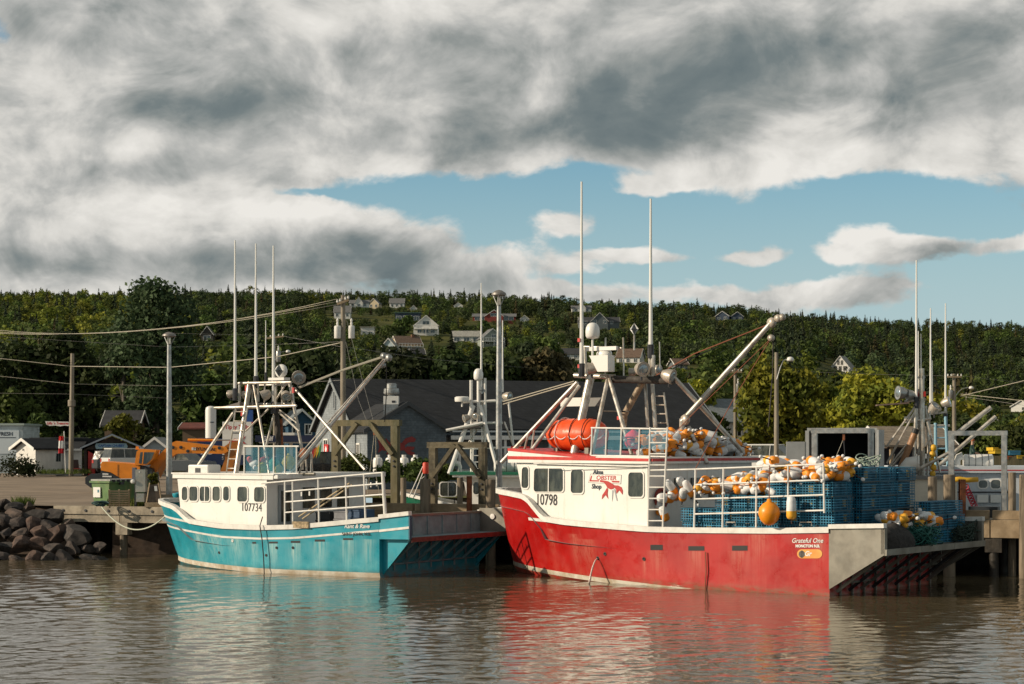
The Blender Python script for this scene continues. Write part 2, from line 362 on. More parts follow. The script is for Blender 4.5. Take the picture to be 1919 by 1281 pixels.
# ---------------------------------------------------------------- foliage
def leaf_mat(name, c1, c2, sc=0.6, trans=0.25, hue=0.02, val=0.35):
    m = bpy.data.materials.new(name); m.use_nodes = True; nt = m.node_tree; b = nt.nodes['Principled BSDF']
    tc = nt.nodes.new('ShaderNodeTexCoord'); g = nt.nodes.new('ShaderNodeNewGeometry'); oi = nt.nodes.new('ShaderNodeObjectInfo')
    c = n_mix(nt, n_tex(nt, g.outputs['Position'], sc, 3).ramp(0.35, 0.65), c1, c2)
    hs = nt.nodes.new('ShaderNodeHueSaturation'); nt.links.new(c, hs.inputs['Color'])
    r1 = NS(nt, g.outputs['Random Per Island']); r2 = NS(nt, oi.outputs['Random'])
    v = r1.ramp(0, 1, 1-val, 1+val, False).op('MULTIPLY', r2.ramp(0, 1, 0.6, 1.35, False))
    nt.links.new(v.s, hs.inputs['Value']); nt.links.new((r2.op('MULTIPLY', 7.3).op('FRACT')).ramp(0, 1, 0.5-hue, 0.5+hue, False).s, hs.inputs['Hue'])
    nt.links.new(hs.outputs[0], b.inputs['Base Color']); b.inputs['Roughness'].default_value = 0.75; b.inputs['Specular IOR Level'].default_value = 0.2
    tr = nt.nodes.new('ShaderNodeBsdfTranslucent'); nt.links.new(hs.outputs[0], tr.inputs[0])
    mx = nt.nodes.new('ShaderNodeMixShader'); mx.inputs[0].default_value = trans
    nt.links.new(b.outputs[0], mx.inputs[1]); nt.links.new(tr.outputs[0], mx.inputs[2]); nt.links.new(mx.outputs[0], nt.nodes['Material Output'].inputs[0])
    return m
LEAF = dict(mid=leaf_mat('leaves_mid_green', (0.088, 0.120, 0.026), (0.050, 0.076, 0.019)), yellow=leaf_mat('leaves_yellow_green', (0.20, 0.21, 0.028), (0.13, 0.15, 0.022)),
            dark=leaf_mat('needles_dark', (0.034, 0.047, 0.019), (0.019, 0.029, 0.014), trans=0.1), brown=leaf_mat('needles_brownish', (0.060, 0.050, 0.018), (0.036, 0.033, 0.014), trans=0.1),
            grey=leaf_mat('leaves_grey_green', (0.075, 0.105, 0.046), (0.042, 0.064, 0.026)), maple=leaf_mat('leaves_maple', (0.24, 0.215, 0.020), (0.11, 0.13, 0.018), sc=0.35), shade=leaf_mat('leaves_deep_green', (0.045, 0.062, 0.018), (0.026, 0.040, 0.013)))
m_bark = mat('bark', (0.10, 0.085, 0.065), 0.9, var=0.4, vscale=2, bump=0.5, bscale=14)
def leaves_np(rs, lobes, n, size, flat_=0.55):
    """n leaf faces spread through the shells of ellipsoid lobes: (cx,cy,cz,rx,ry,rz)"""
    lob = np.array(lobes); wgt = (lob[:, 3]*lob[:, 5]); wgt = wgt/wgt.sum()
    k = rs.choice(len(lob), n, p=wgt); L = lob[k]
    d = rs.normal(size=(n, 3)); d /= np.linalg.norm(d, axis=1)[:, None]
    d[:, 2] = np.where(d[:, 2] < -0.35, -d[:, 2]*0.6, d[:, 2])
    rr = 1.0 - 0.45*rs.random(n)**2.0 + rs.normal(size=n)*0.05
    c = L[:, :3] + d*L[:, 3:]*rr[:, None]
    nn = d*flat_ + rs.normal(size=(n, 3))*0.5; nn /= np.linalg.norm(nn, axis=1)[:, None]
    t = np.cross(nn, rs.normal(size=(n, 3))); t /= np.linalg.norm(t, axis=1)[:, None]; b = np.cross(nn, t)
    s = (size*(0.6+0.8*rs.random(n)))[:, None]
    V = np.stack([c-t*s, c-b*s*0.62+nn*s*0.12, c+t*s, c+b*s*0.62+nn*s*0.12], axis=1).reshape(-1, 3)
    return V
def quads_mesh(name, V, m, extra=None):
    n = len(V)//4; me = bpy.data.meshes.new(name); me.vertices.add(n*4); me.loops.add(n*4); me.polygons.add(n)
    me.vertices.foreach_set('co', V.astype(np.float32).ravel()); me.loops.foreach_set('vertex_index', np.arange(n*4, dtype=np.int32))
    me.polygons.foreach_set('loop_start', np.arange(0, n*4, 4, dtype=np.int32)); me.polygons.foreach_set('loop_total', np.full(n, 4, dtype=np.int32))
    me.materials.append(m); me.update(calc_edges=True); return me
def lobes_round(rs, w, h, z0, n=9):
    out = []
    for i in range(n):
        t = (i+0.5)/n; zz = z0 + (h-z0)*(0.12+0.76*t); prof = math.sin(math.pi*(0.15+0.75*t))**0.8
        a = rs.random()*6.28; r = w*0.5*prof*(0.25+0.5*rs.random()); q = w*(0.20+0.13*rs.random())
        out.append((math.cos(a)*r, math.sin(a)*r, zz, q, q, q*(0.75+0.3*rs.random())))
    return out
def conifer_quads(rs, w, h, tiers=13, per=8):
    V = []
    for i in range(tiers):
        t = i/(tiers-1); z = h*(0.06+0.90*t); R = w*0.5*(1-t)**0.85+0.03*w
        for k in range(per):
            a = 6.283*(k+rs.random())/per; r = R*(0.7+0.5*rs.random()); dz = -h*0.05*(0.5+rs.random())
            ca, sa = math.cos(a), math.sin(a); wd = r*0.42
            zz = z+h*0.03*rs.normal()
            V += [(0, 0, zz+h*0.03), (ca*r*0.6-sa*wd, sa*r*0.6+ca*wd, zz+dz*0.5), (ca*r, sa*r, zz+dz), (ca*r*0.6+sa*wd, sa*r*0.6-ca*wd, zz+dz*0.5-h*0.02)]
    for k in range(3):
        a = 6.283*k/3; V += [(0, 0, h*1.03), (math.cos(a)*w*0.05, math.sin(a)*w*0.05, h*0.93), (0, 0, h*0.90), (-math.cos(a)*w*0.05, -math.sin(a)*w*0.05, h*0.93)]
    return np.array(V)
PROTO = []                                              # unit-height trees for the distant wood
prs = np.random.RandomState(3)
for kind in ('mid', 'mid', 'yellow', 'grey', 'shade', 'maple'):
    V = leaves_np(prs, lobes_round(prs, 0.80, 1.0, 0.05, 8), 330, 0.052)
    PROTO.append((kind, quads_mesh('wood_'+kind, V, LEAF[kind])))
for kind in ('dark', 'dark', 'brown'):
    PROTO.append((kind, quads_mesh('wood_'+kind, conifer_quads(prs, 0.42+0.1*prs.rand(), 1.0), LEAF[kind])))
KIDX = {}
for i, (k, _) in enumerate(PROTO): KIDX.setdefault(k, []).append(i)
pcol = bpy.data.collections.new('wood_kinds')
for i, (k, me) in enumerate(PROTO): pcol.objects.link(bpy.data.objects.new('w%02d' % i, me))
def scatter_nodes(name, col):
    ng = bpy.data.node_groups.new(name, 'GeometryNodeTree'); ng.is_modifier = True
    ng.interface.new_socket('Geometry', in_out='INPUT', socket_type='NodeSocketGeometry'); ng.interface.new_socket('Geometry', in_out='OUTPUT', socket_type='NodeSocketGeometry')
    N = ng.nodes.new; gi = N('NodeGroupInput'); go = N('NodeGroupOutput'); ip = N('GeometryNodeInstanceOnPoints'); ci = N('GeometryNodeCollectionInfo')
    ci.inputs[0].default_value = col; ci.inputs[1].default_value = True; ci.inputs[2].default_value = True; ip.inputs['Pick Instance'].default_value = True
    def attr(nm, ty):
        a = N('GeometryNodeInputNamedAttribute'); a.data_type = ty; a.inputs[0].default_value = nm; return a.outputs[0]
    L = ng.links.new; L(gi.outputs[0], ip.inputs['Points']); L(ci.outputs[0], ip.inputs['Instance']); L(attr('idx', 'INT'), ip.inputs['Instance Index'])
    L(attr('scl', 'FLOAT_VECTOR'), ip.inputs['Scale']); rr = attr('rot', 'FLOAT_VECTOR')
    er = N('FunctionNodeEulerToRotation'); L(rr, er.inputs[0]); L(er.outputs[0], ip.inputs['Rotation'])
    L(ip.outputs[0], go.inputs[0]); return ng
def scatter(name, pts, col, ng):
    """pts: (x,y,z, idx, sx, sz, rot)"""
    me = bpy.data.meshes.new(name); P = np.array(pts, dtype=np.float32); n = len(P)
    me.vertices.add(n); me.vertices.foreach_set('co', np.ascontiguousarray(P[:, :3]).ravel())
    a = me.attributes.new('idx', 'INT', 'POINT'); a.data.foreach_set('value', P[:, 3].astype(np.int32))
    a = me.attributes.new('scl', 'FLOAT_VECTOR', 'POINT'); a.data.foreach_set('vector', np.stack([P[:, 4], P[:, 4], P[:, 5]], 1).ravel())
    z = np.zeros(n, np.float32); a = me.attributes.new('rot', 'FLOAT_VECTOR', 'POINT'); a.data.foreach_set('vector', np.stack([z, z, P[:, 6]], 1).ravel())
    o = bpy.data.objects.new(name, me); link(o); md = o.modifiers.new('scatter', 'NODES'); md.node_group = ng; return o
# open ground and houses that the wood must leave in view: photograph boxes x0,x1,y0,y1 and the depth they stand at
CLEAR = []
# ---------------------------------------------------------------- houses on the hill
m_white = mat('white_paint', (0.72, 0.70, 0.66), 0.6, var=0.10, vscale=1.2, streak=0.25, scol=(0.42, 0.38, 0.32))
m_glass = glass()
def hpaint(key, c): return mat('siding_'+key, c, 0.75, var=0.15, vscale=0.8, bump=0.25, bscale=3, stretch=(0.1, 0.1, 4))
def hroof(key, c): return mat('roofing_'+key, c, 0.85, var=0.3, vscale=2.0, bump=0.4, bscale=6)
WALLC = dict(white=(0.66, 0.65, 0.62), cream=(0.52, 0.43, 0.29), blue=(0.03, 0.05, 0.085), grey=(0.10, 0.12, 0.13), beige=(0.50, 0.36, 0.20), pale=(0.42, 0.50, 0.54), yellow=(0.47, 0.40, 0.20), sage=(0.22, 0.25, 0.22), red=(0.22, 0.035, 0.025), brown=(0.13, 0.085, 0.05), dark=(0.05, 0.045, 0.04))
ROOFC = dict(grey=(0.14, 0.14, 0.14), dark=(0.035, 0.036, 0.04), brown=(0.13, 0.085, 0.06), green=(0.05, 0.10, 0.09), red=(0.13, 0.035, 0.025), light=(0.30, 0.29, 0.26))
def gable_house(parent, w, dp, h_e, h_r, wall, roof, front=True, over=0.35, low=2.5, x0=None, y0=0.0, trim=m_white, name='roof', wname='wall'):
    """one gabled block, front wall at y0, ridge along y if front else along x"""
    x0 = -w/2 if x0 is None else x0; x1 = x0+w; y1 = y0+dp; b = MB()
    if front:
        xm = (x0+x1)/2; pts = [(x0, -low), (x1, -low), (x1, h_e), (xm, h_r), (x0, h_e)]
        b.prism(pts, (0, y1, 0), (1, 0, 0), (0, 0, 1), dp)
    else:
        ym = (y0+y1)/2; pts = [(y0, -low), (y1, -low), (y1, h_e), (ym, h_r), (y0, h_e)]
        b.prism(pts, (x0, 0, 0), (0, 1, 0), (0, 0, 1), w)
    b.obj(wname, wall, parent)
    r = MB(); fs_ = []; th = 0.14
    if front:
        run = (x1-x0)/2; sl = (h_r-h_e)/run
        for sgn in (-1, 1):
            e = (xm+sgn*(run+over), h_e-sl*over); t = (xm, h_r)
            q = [(t[0], t[1]+0.02), (e[0], e[1]+0.02), (e[0], e[1]+th+0.02), (t[0], t[1]+th+0.02)]
            r.add([(a, y0-over, c) for a, c in q]+[(a, y1+over, c) for a, c in q], [(0,1,2,3),(7,6,5,4),(0,4,5,1),(1,5,6,2),(2,6,7,3),(3,7,4,0)])
            fs_.append(MB().add([(a, y0-over-0.05, c+k) for (a, c), k in zip(q, (-0.08, -0.08, 0.03, 0.03))]+[(a, y0-over-0.003, c+k) for (a, c), k in zip(q, (-0.08, -0.08, 0.03, 0.03))], [(0,1,2,3),(7,6,5,4),(0,4,5,1),(1,5,6,2),(2,6,7,3),(3,7,4,0)]))
    else:
        run = (y1-y0)/2; sl = (h_r-h_e)/run
        for sgn in (-1, 1):
            e = (ym+sgn*(run+over), h_e-sl*over); t = (ym, h_r)
            q = [(t[0], t[1]+0.02), (e[0], e[1]+0.02), (e[0], e[1]+th+0.02), (t[0], t[1]+th+0.02)]
            r.add([(x0-over, a, c) for a, c in q]+[(x1+over, a, c) for a, c in q], [(0,1,2,3),(7,6,5,4),(0,4,5,1),(1,5,6,2),(2,6,7,3),(3,7,4,0)])
            for xx in (x0-over-0.05, x1+over+0.003):
                fs_.append(MB().add([(xx, a, c+k) for (a, c), k in zip(q, (-0.08, -0.08, 0.03, 0.03))]+[(xx+0.047, a, c+k) for (a, c), k in zip(q, (-0.08, -0.08, 0.03, 0.03))], [(0,1,2,3),(7,6,5,4),(0,4,5,1),(1,5,6,2),(2,6,7,3),(3,7,4,0)]))
    ro = r.obj(name, roof, parent)
    for f in fs_: f.obj('fascia', trim, ro)
    return ro
def window(parent, c, right, w, h, frame=0.09, m=None, mg=None, name='window', cross=True, up=(0, 0, 1)):
    """a framed window standing proud of a wall; c = centre on the wall, right = direction along the wall as seen from outside"""
    rt, up = Vector(right).normalized(), Vector(up).normalized(); n = rt.cross(up); c = Vector(c); m = m or m_white
    fr = MB()
    M = Matrix((rt, n, up)).transposed()
    for dx, dz, sw, sh in ((0, h/2+frame/2, w+2*frame, frame), (0, -h/2-frame/2, w+2*frame, frame), (-w/2-frame/2, 0, frame, h), (w/2+frame/2, 0, frame, h)):
        fr.box(c+rt*dx+up*dz+n*0.02, (sw, 0.08, sh), M)
    if cross and w > 0.5: fr.box(c+n*0.02, (frame*0.6, 0.06, h), M)
    o = fr.obj(name, m, parent)
    MB().box(c+n*0.006, (w, 0.012, h), M).obj('pane', mg or m_glass, o)
    return o
def hill_house(label, x0, x1, yt, yb, style, wall, roof, wins=(), rot=0.0, cat='house', name='house', extra=None, er=0.5, low=3.0, d=None, group=None, dpf=0.9):
    cx = (x0+x1)/2
    p = on_ground(cx, yb) if d is None else Vector(((cx-CX)/F*d, d, H+(YH-yb)/F*d))
    d = p.y; w = (x1-x0)*d/F; h = (yb-yt)*d/F; t = thing(name, label, cat, p, rot, group)
    if style != 'clear': CLEAR.append((x0-3, x1+3, yt-2, yb, d))
    wm, rm = hpaint(wall, WALLC[wall]), hroof(roof, ROOFC[roof])
    W = w/(math.cos(rot)+abs(math.sin(rot))*dpf) if rot else w
    dp = max(4.0, W*dpf)
    if style == 'gable': gable_house(t, W, dp, h*er, h, wm, rm, True, low=low)
    elif style == 'side': gable_house(t, W, dp, h*er, h, wm, rm, False, low=low)
    elif style == 'flat':
        MB().bx(-W/2, W/2, 0, dp, -low, h*0.92).obj('wall', wm, t); MB().bx(-W/2-0.4, W/2+0.4, -0.5, dp+0.3, h*0.92, h).obj('roof', rm, t)
    elif style == 'wing':                                   # a long side with a gable in the middle
        gable_house(t, W, dp, h*er*0.9, h*0.80, wm, rm, False, low=low)
        gable_house(t, W*0.42, dp*0.6, h*er, h, wm, rm, True, low=low, y0=-1.2, name='cross_gable', wname='gable_wall')
    for (fx, fz, fw, fh) in wins:
        y = -1.2 if style == 'wing' and abs(fx) < 0.21 else 0.0
        window(t, (fx*W, y, fz*h), (1, 0, 0), fw*W, fh*h, frame=0.10)
    if extra: extra(t, W, h, dp)
    return t
def porch(t, W, h, dp):
    b = MB().bx(-W/2, W/2, -1.8, -0.02, h*0.30, h*0.34)
    b.obj('balcony', m_white, t)
    r = MB()
    for i in range(9): r.bx(-W/2+i*W/8-0.05, -W/2+i*W/8+0.05, -1.8, -1.7, h*0.34, h*0.50)
    r.bx(-W/2, W/2, -1.8, -1.72, h*0.50, h*0.53); r.obj('railing', m_white, t)
    for i in (0, 4, 8): MB().bx(-W/2+i*W/8-0.07, -W/2+i*W/8+0.07, -1.75, -1.6, -3, h*0.30).obj('porch_post', m_white, t)
def chimney(t, W, h, dp): MB().bx(W*0.2, W*0.2+0.9, dp*0.4, dp*0.4+0.9, h*0.5, h*1.12).obj('chimney', mat('chimney_brick', (0.20, 0.10, 0.06), 0.9, var=0.3, vscale=6), t)
w3 = [(-0.32, 0.28, 0.14, 0.22), (0.0, 0.28, 0.14, 0.22), (0.32, 0.28, 0.14, 0.22)]
w2 = [(-0.25, 0.28, 0.2, 0.24), (0.25, 0.28, 0.2, 0.24)]
GH = 'houses on the hillside'
for a in [
    ('white house with a steep gable high behind the transformer pole', 655, 690, 557, 577, 'wing', 'white', 'grey', w3),
    ('small cream gabled house high on the hill, right of the steep white gable', 688, 712, 559, 578, 'gable', 'cream', 'grey', w2, -0.25),
    ('white house with a wide grey roof near the ridge, above the dark blue house', 730, 757, 558, 577, 'side', 'white', 'grey', w3),
    ('tiny white gable half hidden in trees above the white chalet', 769, 781, 572, 583, 'gable', 'white', 'grey', w2),
    ('lone white gable under the ridge, above the red bungalow', 851, 867, 567, 578, 'gable', 'white', 'light', w2),
    ('dark blue flat-roofed modern house on the hill', 741, 787, 585, 603, 'flat', 'blue', 'green', [(-0.36, 0.35, 0.2, 0.5), (0.0, 0.4, 0.34, 0.5), (0.36, 0.35, 0.2, 0.5)]),
    ('white chalet with a tall glazed gable and balcony on the hill', 776, 821, 591, 628, 'gable', 'white', 'light', [(0, 0.62, 0.28, 0.20), (-0.28, 0.25, 0.16, 0.24), (0.0, 0.25, 0.2, 0.24), (0.28, 0.25, 0.16, 0.24)], 0.0, 'house', 'house', porch),
    ('pale house behind the transformers of the tall pole', 626, 656, 572, 597, 'side', 'white', 'grey', w3),
    ('low white flat-roofed building right of the transformers', 676, 701, 612, 627, 'flat', 'white', 'light', w2),
    ('beige house with brown roof and long white porch', 738, 797, 629, 660, 'side', 'beige', 'brown', w3, 0.35, 'house', 'house', lambda t, W, h, dp: (porch(t, W, h, dp), chimney(t, W, h, dp))),
    ('white gabled house tucked against the beige house', 714, 742, 634, 662, 'gable', 'pale', 'light', [(0, 0.35, 0.2, 0.25)], -0.2),
    ('pale blue low house below the beige house', 735, 770, 658, 675, 'flat', 'pale', 'light', w2),
    ('small yellow house with dark roof below the beige house', 770, 797, 653, 673, 'side', 'yellow', 'dark', w2, 0.2),
    ('white bungalow with dark windows, left of the sage house', 849, 900, 619, 641, 'side', 'white', 'light', [(-0.36, 0.25, 0.2, 0.3), (0.0, 0.25, 0.2, 0.3), (0.34, 0.25, 0.2, 0.3)]),
    ('sage green gabled house behind the tall lamp post', 899, 948, 616, 651, 'gable', 'sage', 'grey', [(0.05, 0.62, 0.2, 0.16), (-0.25, 0.28, 0.15, 0.2), (0.2, 0.28, 0.25, 0.22)], 0.25, 'house', 'house', porch),
    ('long red and white bungalow with a central gable near the ridge', 886, 966, 581, 603, 'wing', 'red', 'grey', [(-0.40, 0.3, 0.1, 0.3), (-0.28, 0.3, 0.1, 0.3), (0, 0.6, 0.16, 0.24), (0.28, 0.3, 0.1, 0.3), (0.40, 0.3, 0.1, 0.3)]),
    ('white twin-gabled house just under the ridge behind the long antenna', 1072, 1108, 568, 586, 'wing', 'white', 'grey', w2),
    ('large grey house with white-trimmed gable above the satellite dome', 1086, 1161, 586, 617, 'wing', 'grey', 'dark', [(-0.35, 0.42, 0.08, 0.16), (-0.12, 0.45, 0.09, 0.2), (0.13, 0.45, 0.07, 0.2), (0.30, 0.42, 0.07, 0.16)]),
    ('dark blue house with white gable trim near the ridge, left one of a pair', 1338, 1369, 583, 601, 'gable', 'blue', 'grey', w2, -0.3),
    ('dark blue house with white gable trim near the ridge, right one of a pair', 1370, 1393, 584, 601, 'gable', 'blue', 'grey', w2),
    ('white A-frame cottage with tall gable windows in dark woods', 1547, 1602, 667, 696, 'gable', 'white', 'light', [(-0.08, 0.58, 0.10, 0.3), (0.08, 0.58, 0.10, 0.3), (-0.22, 0.2, 0.16, 0.3), (0.0, 0.2, 0.14, 0.3), (0.22, 0.2, 0.16, 0.3)], -0.45, 'cottage', 'cottage', None, 0.12),
    ('low white house with dark roof left of the red boat mast', 1042, 1087, 652, 674, 'side', 'white', 'dark', w3),
    ('little white gabled cabin in the trees left of the long antenna', 1027, 1045, 633, 650, 'gable', 'white', 'light', w2),
    ('white house with brown hipped roof behind the radar of the red boat', 1150, 1204, 653, 684, 'side', 'white', 'brown', w3, -0.3),
    ('dark gabled house with white porch among trees, left', 377, 399, 611, 640, 'gable', 'dark', 'grey', [(0, 0.25, 0.6, 0.3)]),
    ('small white cabin right of the red bungalow', 975, 991, 591, 603, 'gable', 'white', 'grey', w2),
    ('grey-roofed house in the trees right of the deck floodlights', 1262, 1292, 672, 692, 'side', 'grey', 'brown', w2, 0.3),
    ('white carport roof below the sage house', 886, 920, 672, 683, 'side', 'white', 'light', ()),
]: hill_house(*a, group=GH)
hill_house('small white gabled shed on the far bank at the right edge', 1889, 1938, 750, 772, 'gable', 'white', 'grey', [(0.1, 0.3, 0.12, 0.25)], -0.5, 'shed', 'shed')
for (a, b, c, e) in [(712, 762, 590, 612), (856, 902, 684, 702), (928, 962, 640, 704), (880, 970, 603, 612), (798, 830, 626, 650), (1030, 1085, 672, 678), (640, 720, 577, 600)]:
    q = on_ground((a+b)/2, e); CLEAR.append((a, b, c, e, q.y))
# ---------------------------------------------------------------- the wood on the hill
def wood():
    pts = []; rs = np.random.RandomState(11); d = 214.0
    while d < 1560:
        step = 5.2 + d*0.0016; Wd = 0.30*d
        x = -Wd
        while x < Wd:
            X = x + (rs.rand()-0.5)*step*0.9; Y = d + (rs.rand()-0.5)*10; px = CX+F*X/Y; x += step
            if px < -120 or px > 2040: continue
            z = ground_z(X, Y); yb = YH - F*(z-H)/Y
            r = rs.rand(); nz = mnoise.noise(Vector((X*0.02, Y*0.008, 3.1)))
            # kinds: yellow-green on the upper left, its sunlight put into the tree colour, spruce to the right and on the crest
            con = 0.33 + (0.08 if Y > 1250 else 0) + (0.22 if px > 1450 else 0) + nz*0.55
            if px < 380 and 560 < Y < 1200: con -= 0.12
            if r < con: kind = 'dark' if rs.rand() < 0.78 else 'brown'
            else:
                q = rs.rand()
                if px < 330 and Y > 420 and Y < 1300: kind = 'yellow' if q < 0.62 else 'mid'
                elif px > 1250 and Y < 420: kind = 'maple' if q < 0.3 else 'mid'
                else: kind = 'yellow' if q < 0.07 else ('mid' if q < 0.52 else ('grey' if q < 0.72 else 'shade'))
            h = (5.0+4.5*rs.rand()) if kind not in ('dark', 'brown') else (6.0+5.5*rs.rand())
            if px > 1500: h *= 1.2
            h *= 1.0+0.3*nz
            if Y > 1200: h *= 0.85
            if 560 < px < 1180 and 250 < Y < 900: h *= 0.72
            wpx = h*0.4*F/Y; bad = False
            for (a, b, c, e, dd) in CLEAR:
                if Y < dd+6 and px+wpx > a and px-wpx < b and yb - h*F/Y < e-1 and yb > c-4:
                    room = (yb-e+3)*Y/F
                    if room > 1.6: h = min(h, room)
                    else: bad = True; break
            if bad: continue
            if h < 1.6: continue
            wd = h*(0.95+0.35*rs.rand()) if h > 4 else h*1.5
            pts.append((X, Y, z-0.05*h, KIDX[kind][rs.randint(len(KIDX[kind]))], wd, h, rs.rand()*6.28))
        d += 9.0 + d*0.010
    return pts
ng_wood = scatter_nodes('wood_scatter', pcol)
fo = scatter('forest', wood(), pcol, ng_wood); tag(fo, 'mixed wood of spruce and birch covering the hillside', 'forest', kind='stuff')
# ---------------------------------------------------------------- single trees
def tree(label, px, yb, yt, wpx, kind, d=None, n=2600, leaf=None, lobes=12, trunk=True, name='tree', seed=None, z0=0.12, gy=None, cat='tree', group=None, conif=False, low=0.0, lean=0.0):
    if d is None: p = on_ground(px, yb); d = p.y
    else: p = Vector(((px-CX)/F*d, d, H+(YH-yb)/F*d))
    rs = np.random.RandomState(seed if seed is not None else int(px*7+yb) % 9999)
    h = (yb-yt)*d/F; w = wpx*d/F; t = thing(name, label, cat, p, 0, group)
    if conif: V = conifer_quads(rs, w, h, 20, 12)
    else:
        lb = lobes_round(rs, w, h, h*z0, lobes)
        V = leaves_np(rs, lb, n, leaf or max(0.16, 0.028*h))
    o = bpy.data.objects.new('crown', quads_mesh('crown', V, LEAF[kind])); link(o, t)
    if trunk:
        b = MB(); r = max(0.10, h*0.018)
        b.tube([(0, 0, -0.6), (0.1*r, 0, h*0.3), (lean*h*0.2, 0.2*r, h*0.6), (lean*h*0.3, 0, h*0.88)], [r*1.2, r, r*0.6, r*0.2], 8)
        if not conif:
            for (cx, cy, cz, q, *_) in lb[1::2]: b.tube([(0, 0, max(h*0.2, cz-h*0.22)), (cx*0.5, cy*0.5, cz-h*0.08), (cx, cy, cz)], [r*0.45, r*0.3, r*0.12], 5)
        b.obj('trunk', m_bark, t, smooth=True)
    return t
for a in [('dark spruce right of the white porch house', 808, 690, 632, 30), ('broad dark spruce between yellow house and white bungalow', 846, 700, 622, 48), ('dark spruce in front of the sage house', 890, 690, 640, 34),
          ('slim dark spruce left of the pale gabled house', 702, 672, 640, 22)]:
    tree(*a, 'dark', conif=True, group='spruces in the village', cat='tree', name='spruce_tree')
for a in [('round green tree in front of the dark blue flat-roofed house', 757, 624, 596, 44, 'mid'), ('rounded bush left of the white chalet', 738, 640, 616, 54, 'mid'), ('leafy tree in front of the red bungalow', 905, 622, 604, 26, 'mid'),
          ('green tree left of the satellite dome', 1025, 690, 634, 60, 'mid'), ('dark tree below the white cabin', 1010, 712, 650, 60, 'shade'), ('bushy tree right of the sage house', 985, 700, 645, 50, 'grey')]:
    tree(*a, n=1100, leaf=0.55, lobes=9, group='broadleaf trees in the village')
for a in [('dark rounded shrub behind the big roof, under the yellow house', 760, 728, 676, 120, 'shade', 216), ('dark shrub behind the ridge of the big roof, middle', 850, 730, 688, 110, 'shade', 214), ('tall dark shrub behind the big roof by the lamp post', 935, 728, 684, 110, 'shade', 215),
          ('dark shrub mass behind the big roof near the red boat', 1030, 728, 676, 110, 'brown', 216), ('dark tree behind the white gable end', 560, 800, 660, 130, 'shade', 205), ('dark leafy tree left of the white gable end', 480, 820, 690, 140, 'shade', 206), ('bushy tree behind the white tank', 385, 830, 712, 120, 'mid', 200)]:
    tree(*a, n=2200, lobes=10, leaf=0.42, group='dark trees behind the buildings')
tree('tall grey-green poplar towering over the shops', 292, 860, 503, 165, 'grey', 182, n=9000, leaf=0.26, lobes=34, z0=0.03, name='poplar_tree', seed=5)
tree('lower poplar crown leaning left of the tall poplar', 232, 858, 600, 70, 'grey', 183, n=2600, leaf=0.25, lobes=14, z0=0.05, name='poplar_tree', seed=8)
for a in [('dark leafy tree at the left edge behind the FRESH building', 20, 866, 640, 150, 'shade', 190), ('dark leafy tree behind the bare pole', 105, 862, 610, 130, 'shade', 192), ('leafy tree behind the wavy sign', 160, 864, 660, 110, 'shade', 191), ('yellowish tree by the white clapboard wall', 30, 866, 730, 80, 'mid', 178), ('small tree left of the tin roof', 75, 860, 775, 60, 'mid', 176)]:
    tree(*a, n=3400, lobes=15, leaf=0.34, group='leafy trees behind the shops')
tree('sunlit yellow-green bush in front of the tin roof', 230, 842, 780, 62, 'yellow', 172, n=1500, leaf=0.2, lobes=9, name='bush', cat='bush')
for a in [('big yellow-green maple beside the wooden lamp pole', 1455, 882, 688, 165, 'maple', 160), ('yellow-green maple behind the open truck box', 1625, 880, 698, 150, 'maple', 166), ('yellow-green tree behind the boom of the red boat', 1300, 880, 722, 95, 'maple', 172), ('maple at the back between the two big maples', 1545, 880, 716, 90, 'maple', 174)]:
    tree(*a, n=6500, lobes=24, leaf=0.26, z0=0.05, name='maple_tree')
tree('dark green tree in front of the white clapboard house', 1342, 880, 770, 62, 'mid', 158, n=2200, leaf=0.2, lobes=10)
for i, (px, yb, yt, w, d, lb) in enumerate([(1790, 850, 775, 80, 175, 'dark bush behind the wooden hut'), (1850, 860, 800, 110, 190, 'green bank shrub below the camper'), (1910, 860, 805, 90, 188, 'green bank shrub at the right edge'), (1730, 860, 770, 90, 200, 'dark bush between maple and hut')]):
    tree(lb, px, yb, yt, w, 'mid' if i in (1, 2) else 'shade', d, n=1800, leaf=0.24, lobes=9, name='bush', cat='bush')
# ---------------------------------------------------------------- local frames
class FR:
    """a frame on the ground: origin, turn about z; turns pixels of the photograph into local points on a chosen plane"""
    def __init__(s, X, Y, rz, z=0.0): s.o = Vector((X, Y, z)); s.rz = rz; s.R = Matrix.Rotation(rz, 3, 'Z'); s.Ri = s.R.transposed()
    def loc(s, P): return s.Ri @ (Vector(P)-s.o)
    def w(s, x, y, z): return s.R @ Vector((x, y, z)) + s.o
    def _hit(s, px, py, k, val):
        c = s.loc((0, 0, H)); r = s.Ri @ ray(px, py); t = (val-c[k])/r[k]; return c + r*t
    def y(s, px, py, y): return s._hit(px, py, 1, y)
    def x(s, px, py, x): return s._hit(px, py, 0, x)
    def z(s, px, py, z): return s._hit(px, py, 2, z)
m_conc = mat('weathered_concrete', (0.34, 0.29, 0.22), 0.9, var=0.35, vscale=1.6, bump=0.5, bscale=14, streak=0.5, scol=(0.10, 0.075, 0.05))
m_asph = mat('asphalt', (0.25, 0.195, 0.145), 0.95, var=0.25, vscale=0.35, bump=0.4, bscale=30, grime=0.5, scol=(0.17, 0.135, 0.10), spec=0.2)
m_timber = mat('old_timber', (0.150, 0.125, 0.068), 0.85, var=0.5, vscale=3, bump=0.6, bscale=10, stretch=(1, 1, 0.15), col2=(0.085, 0.080, 0.040))
m_plank = mat('pale_timber', (0.36, 0.27, 0.17), 0.85, var=0.4, vscale=2.5, bump=0.5, bscale=10, col2=(0.24, 0.175, 0.105))
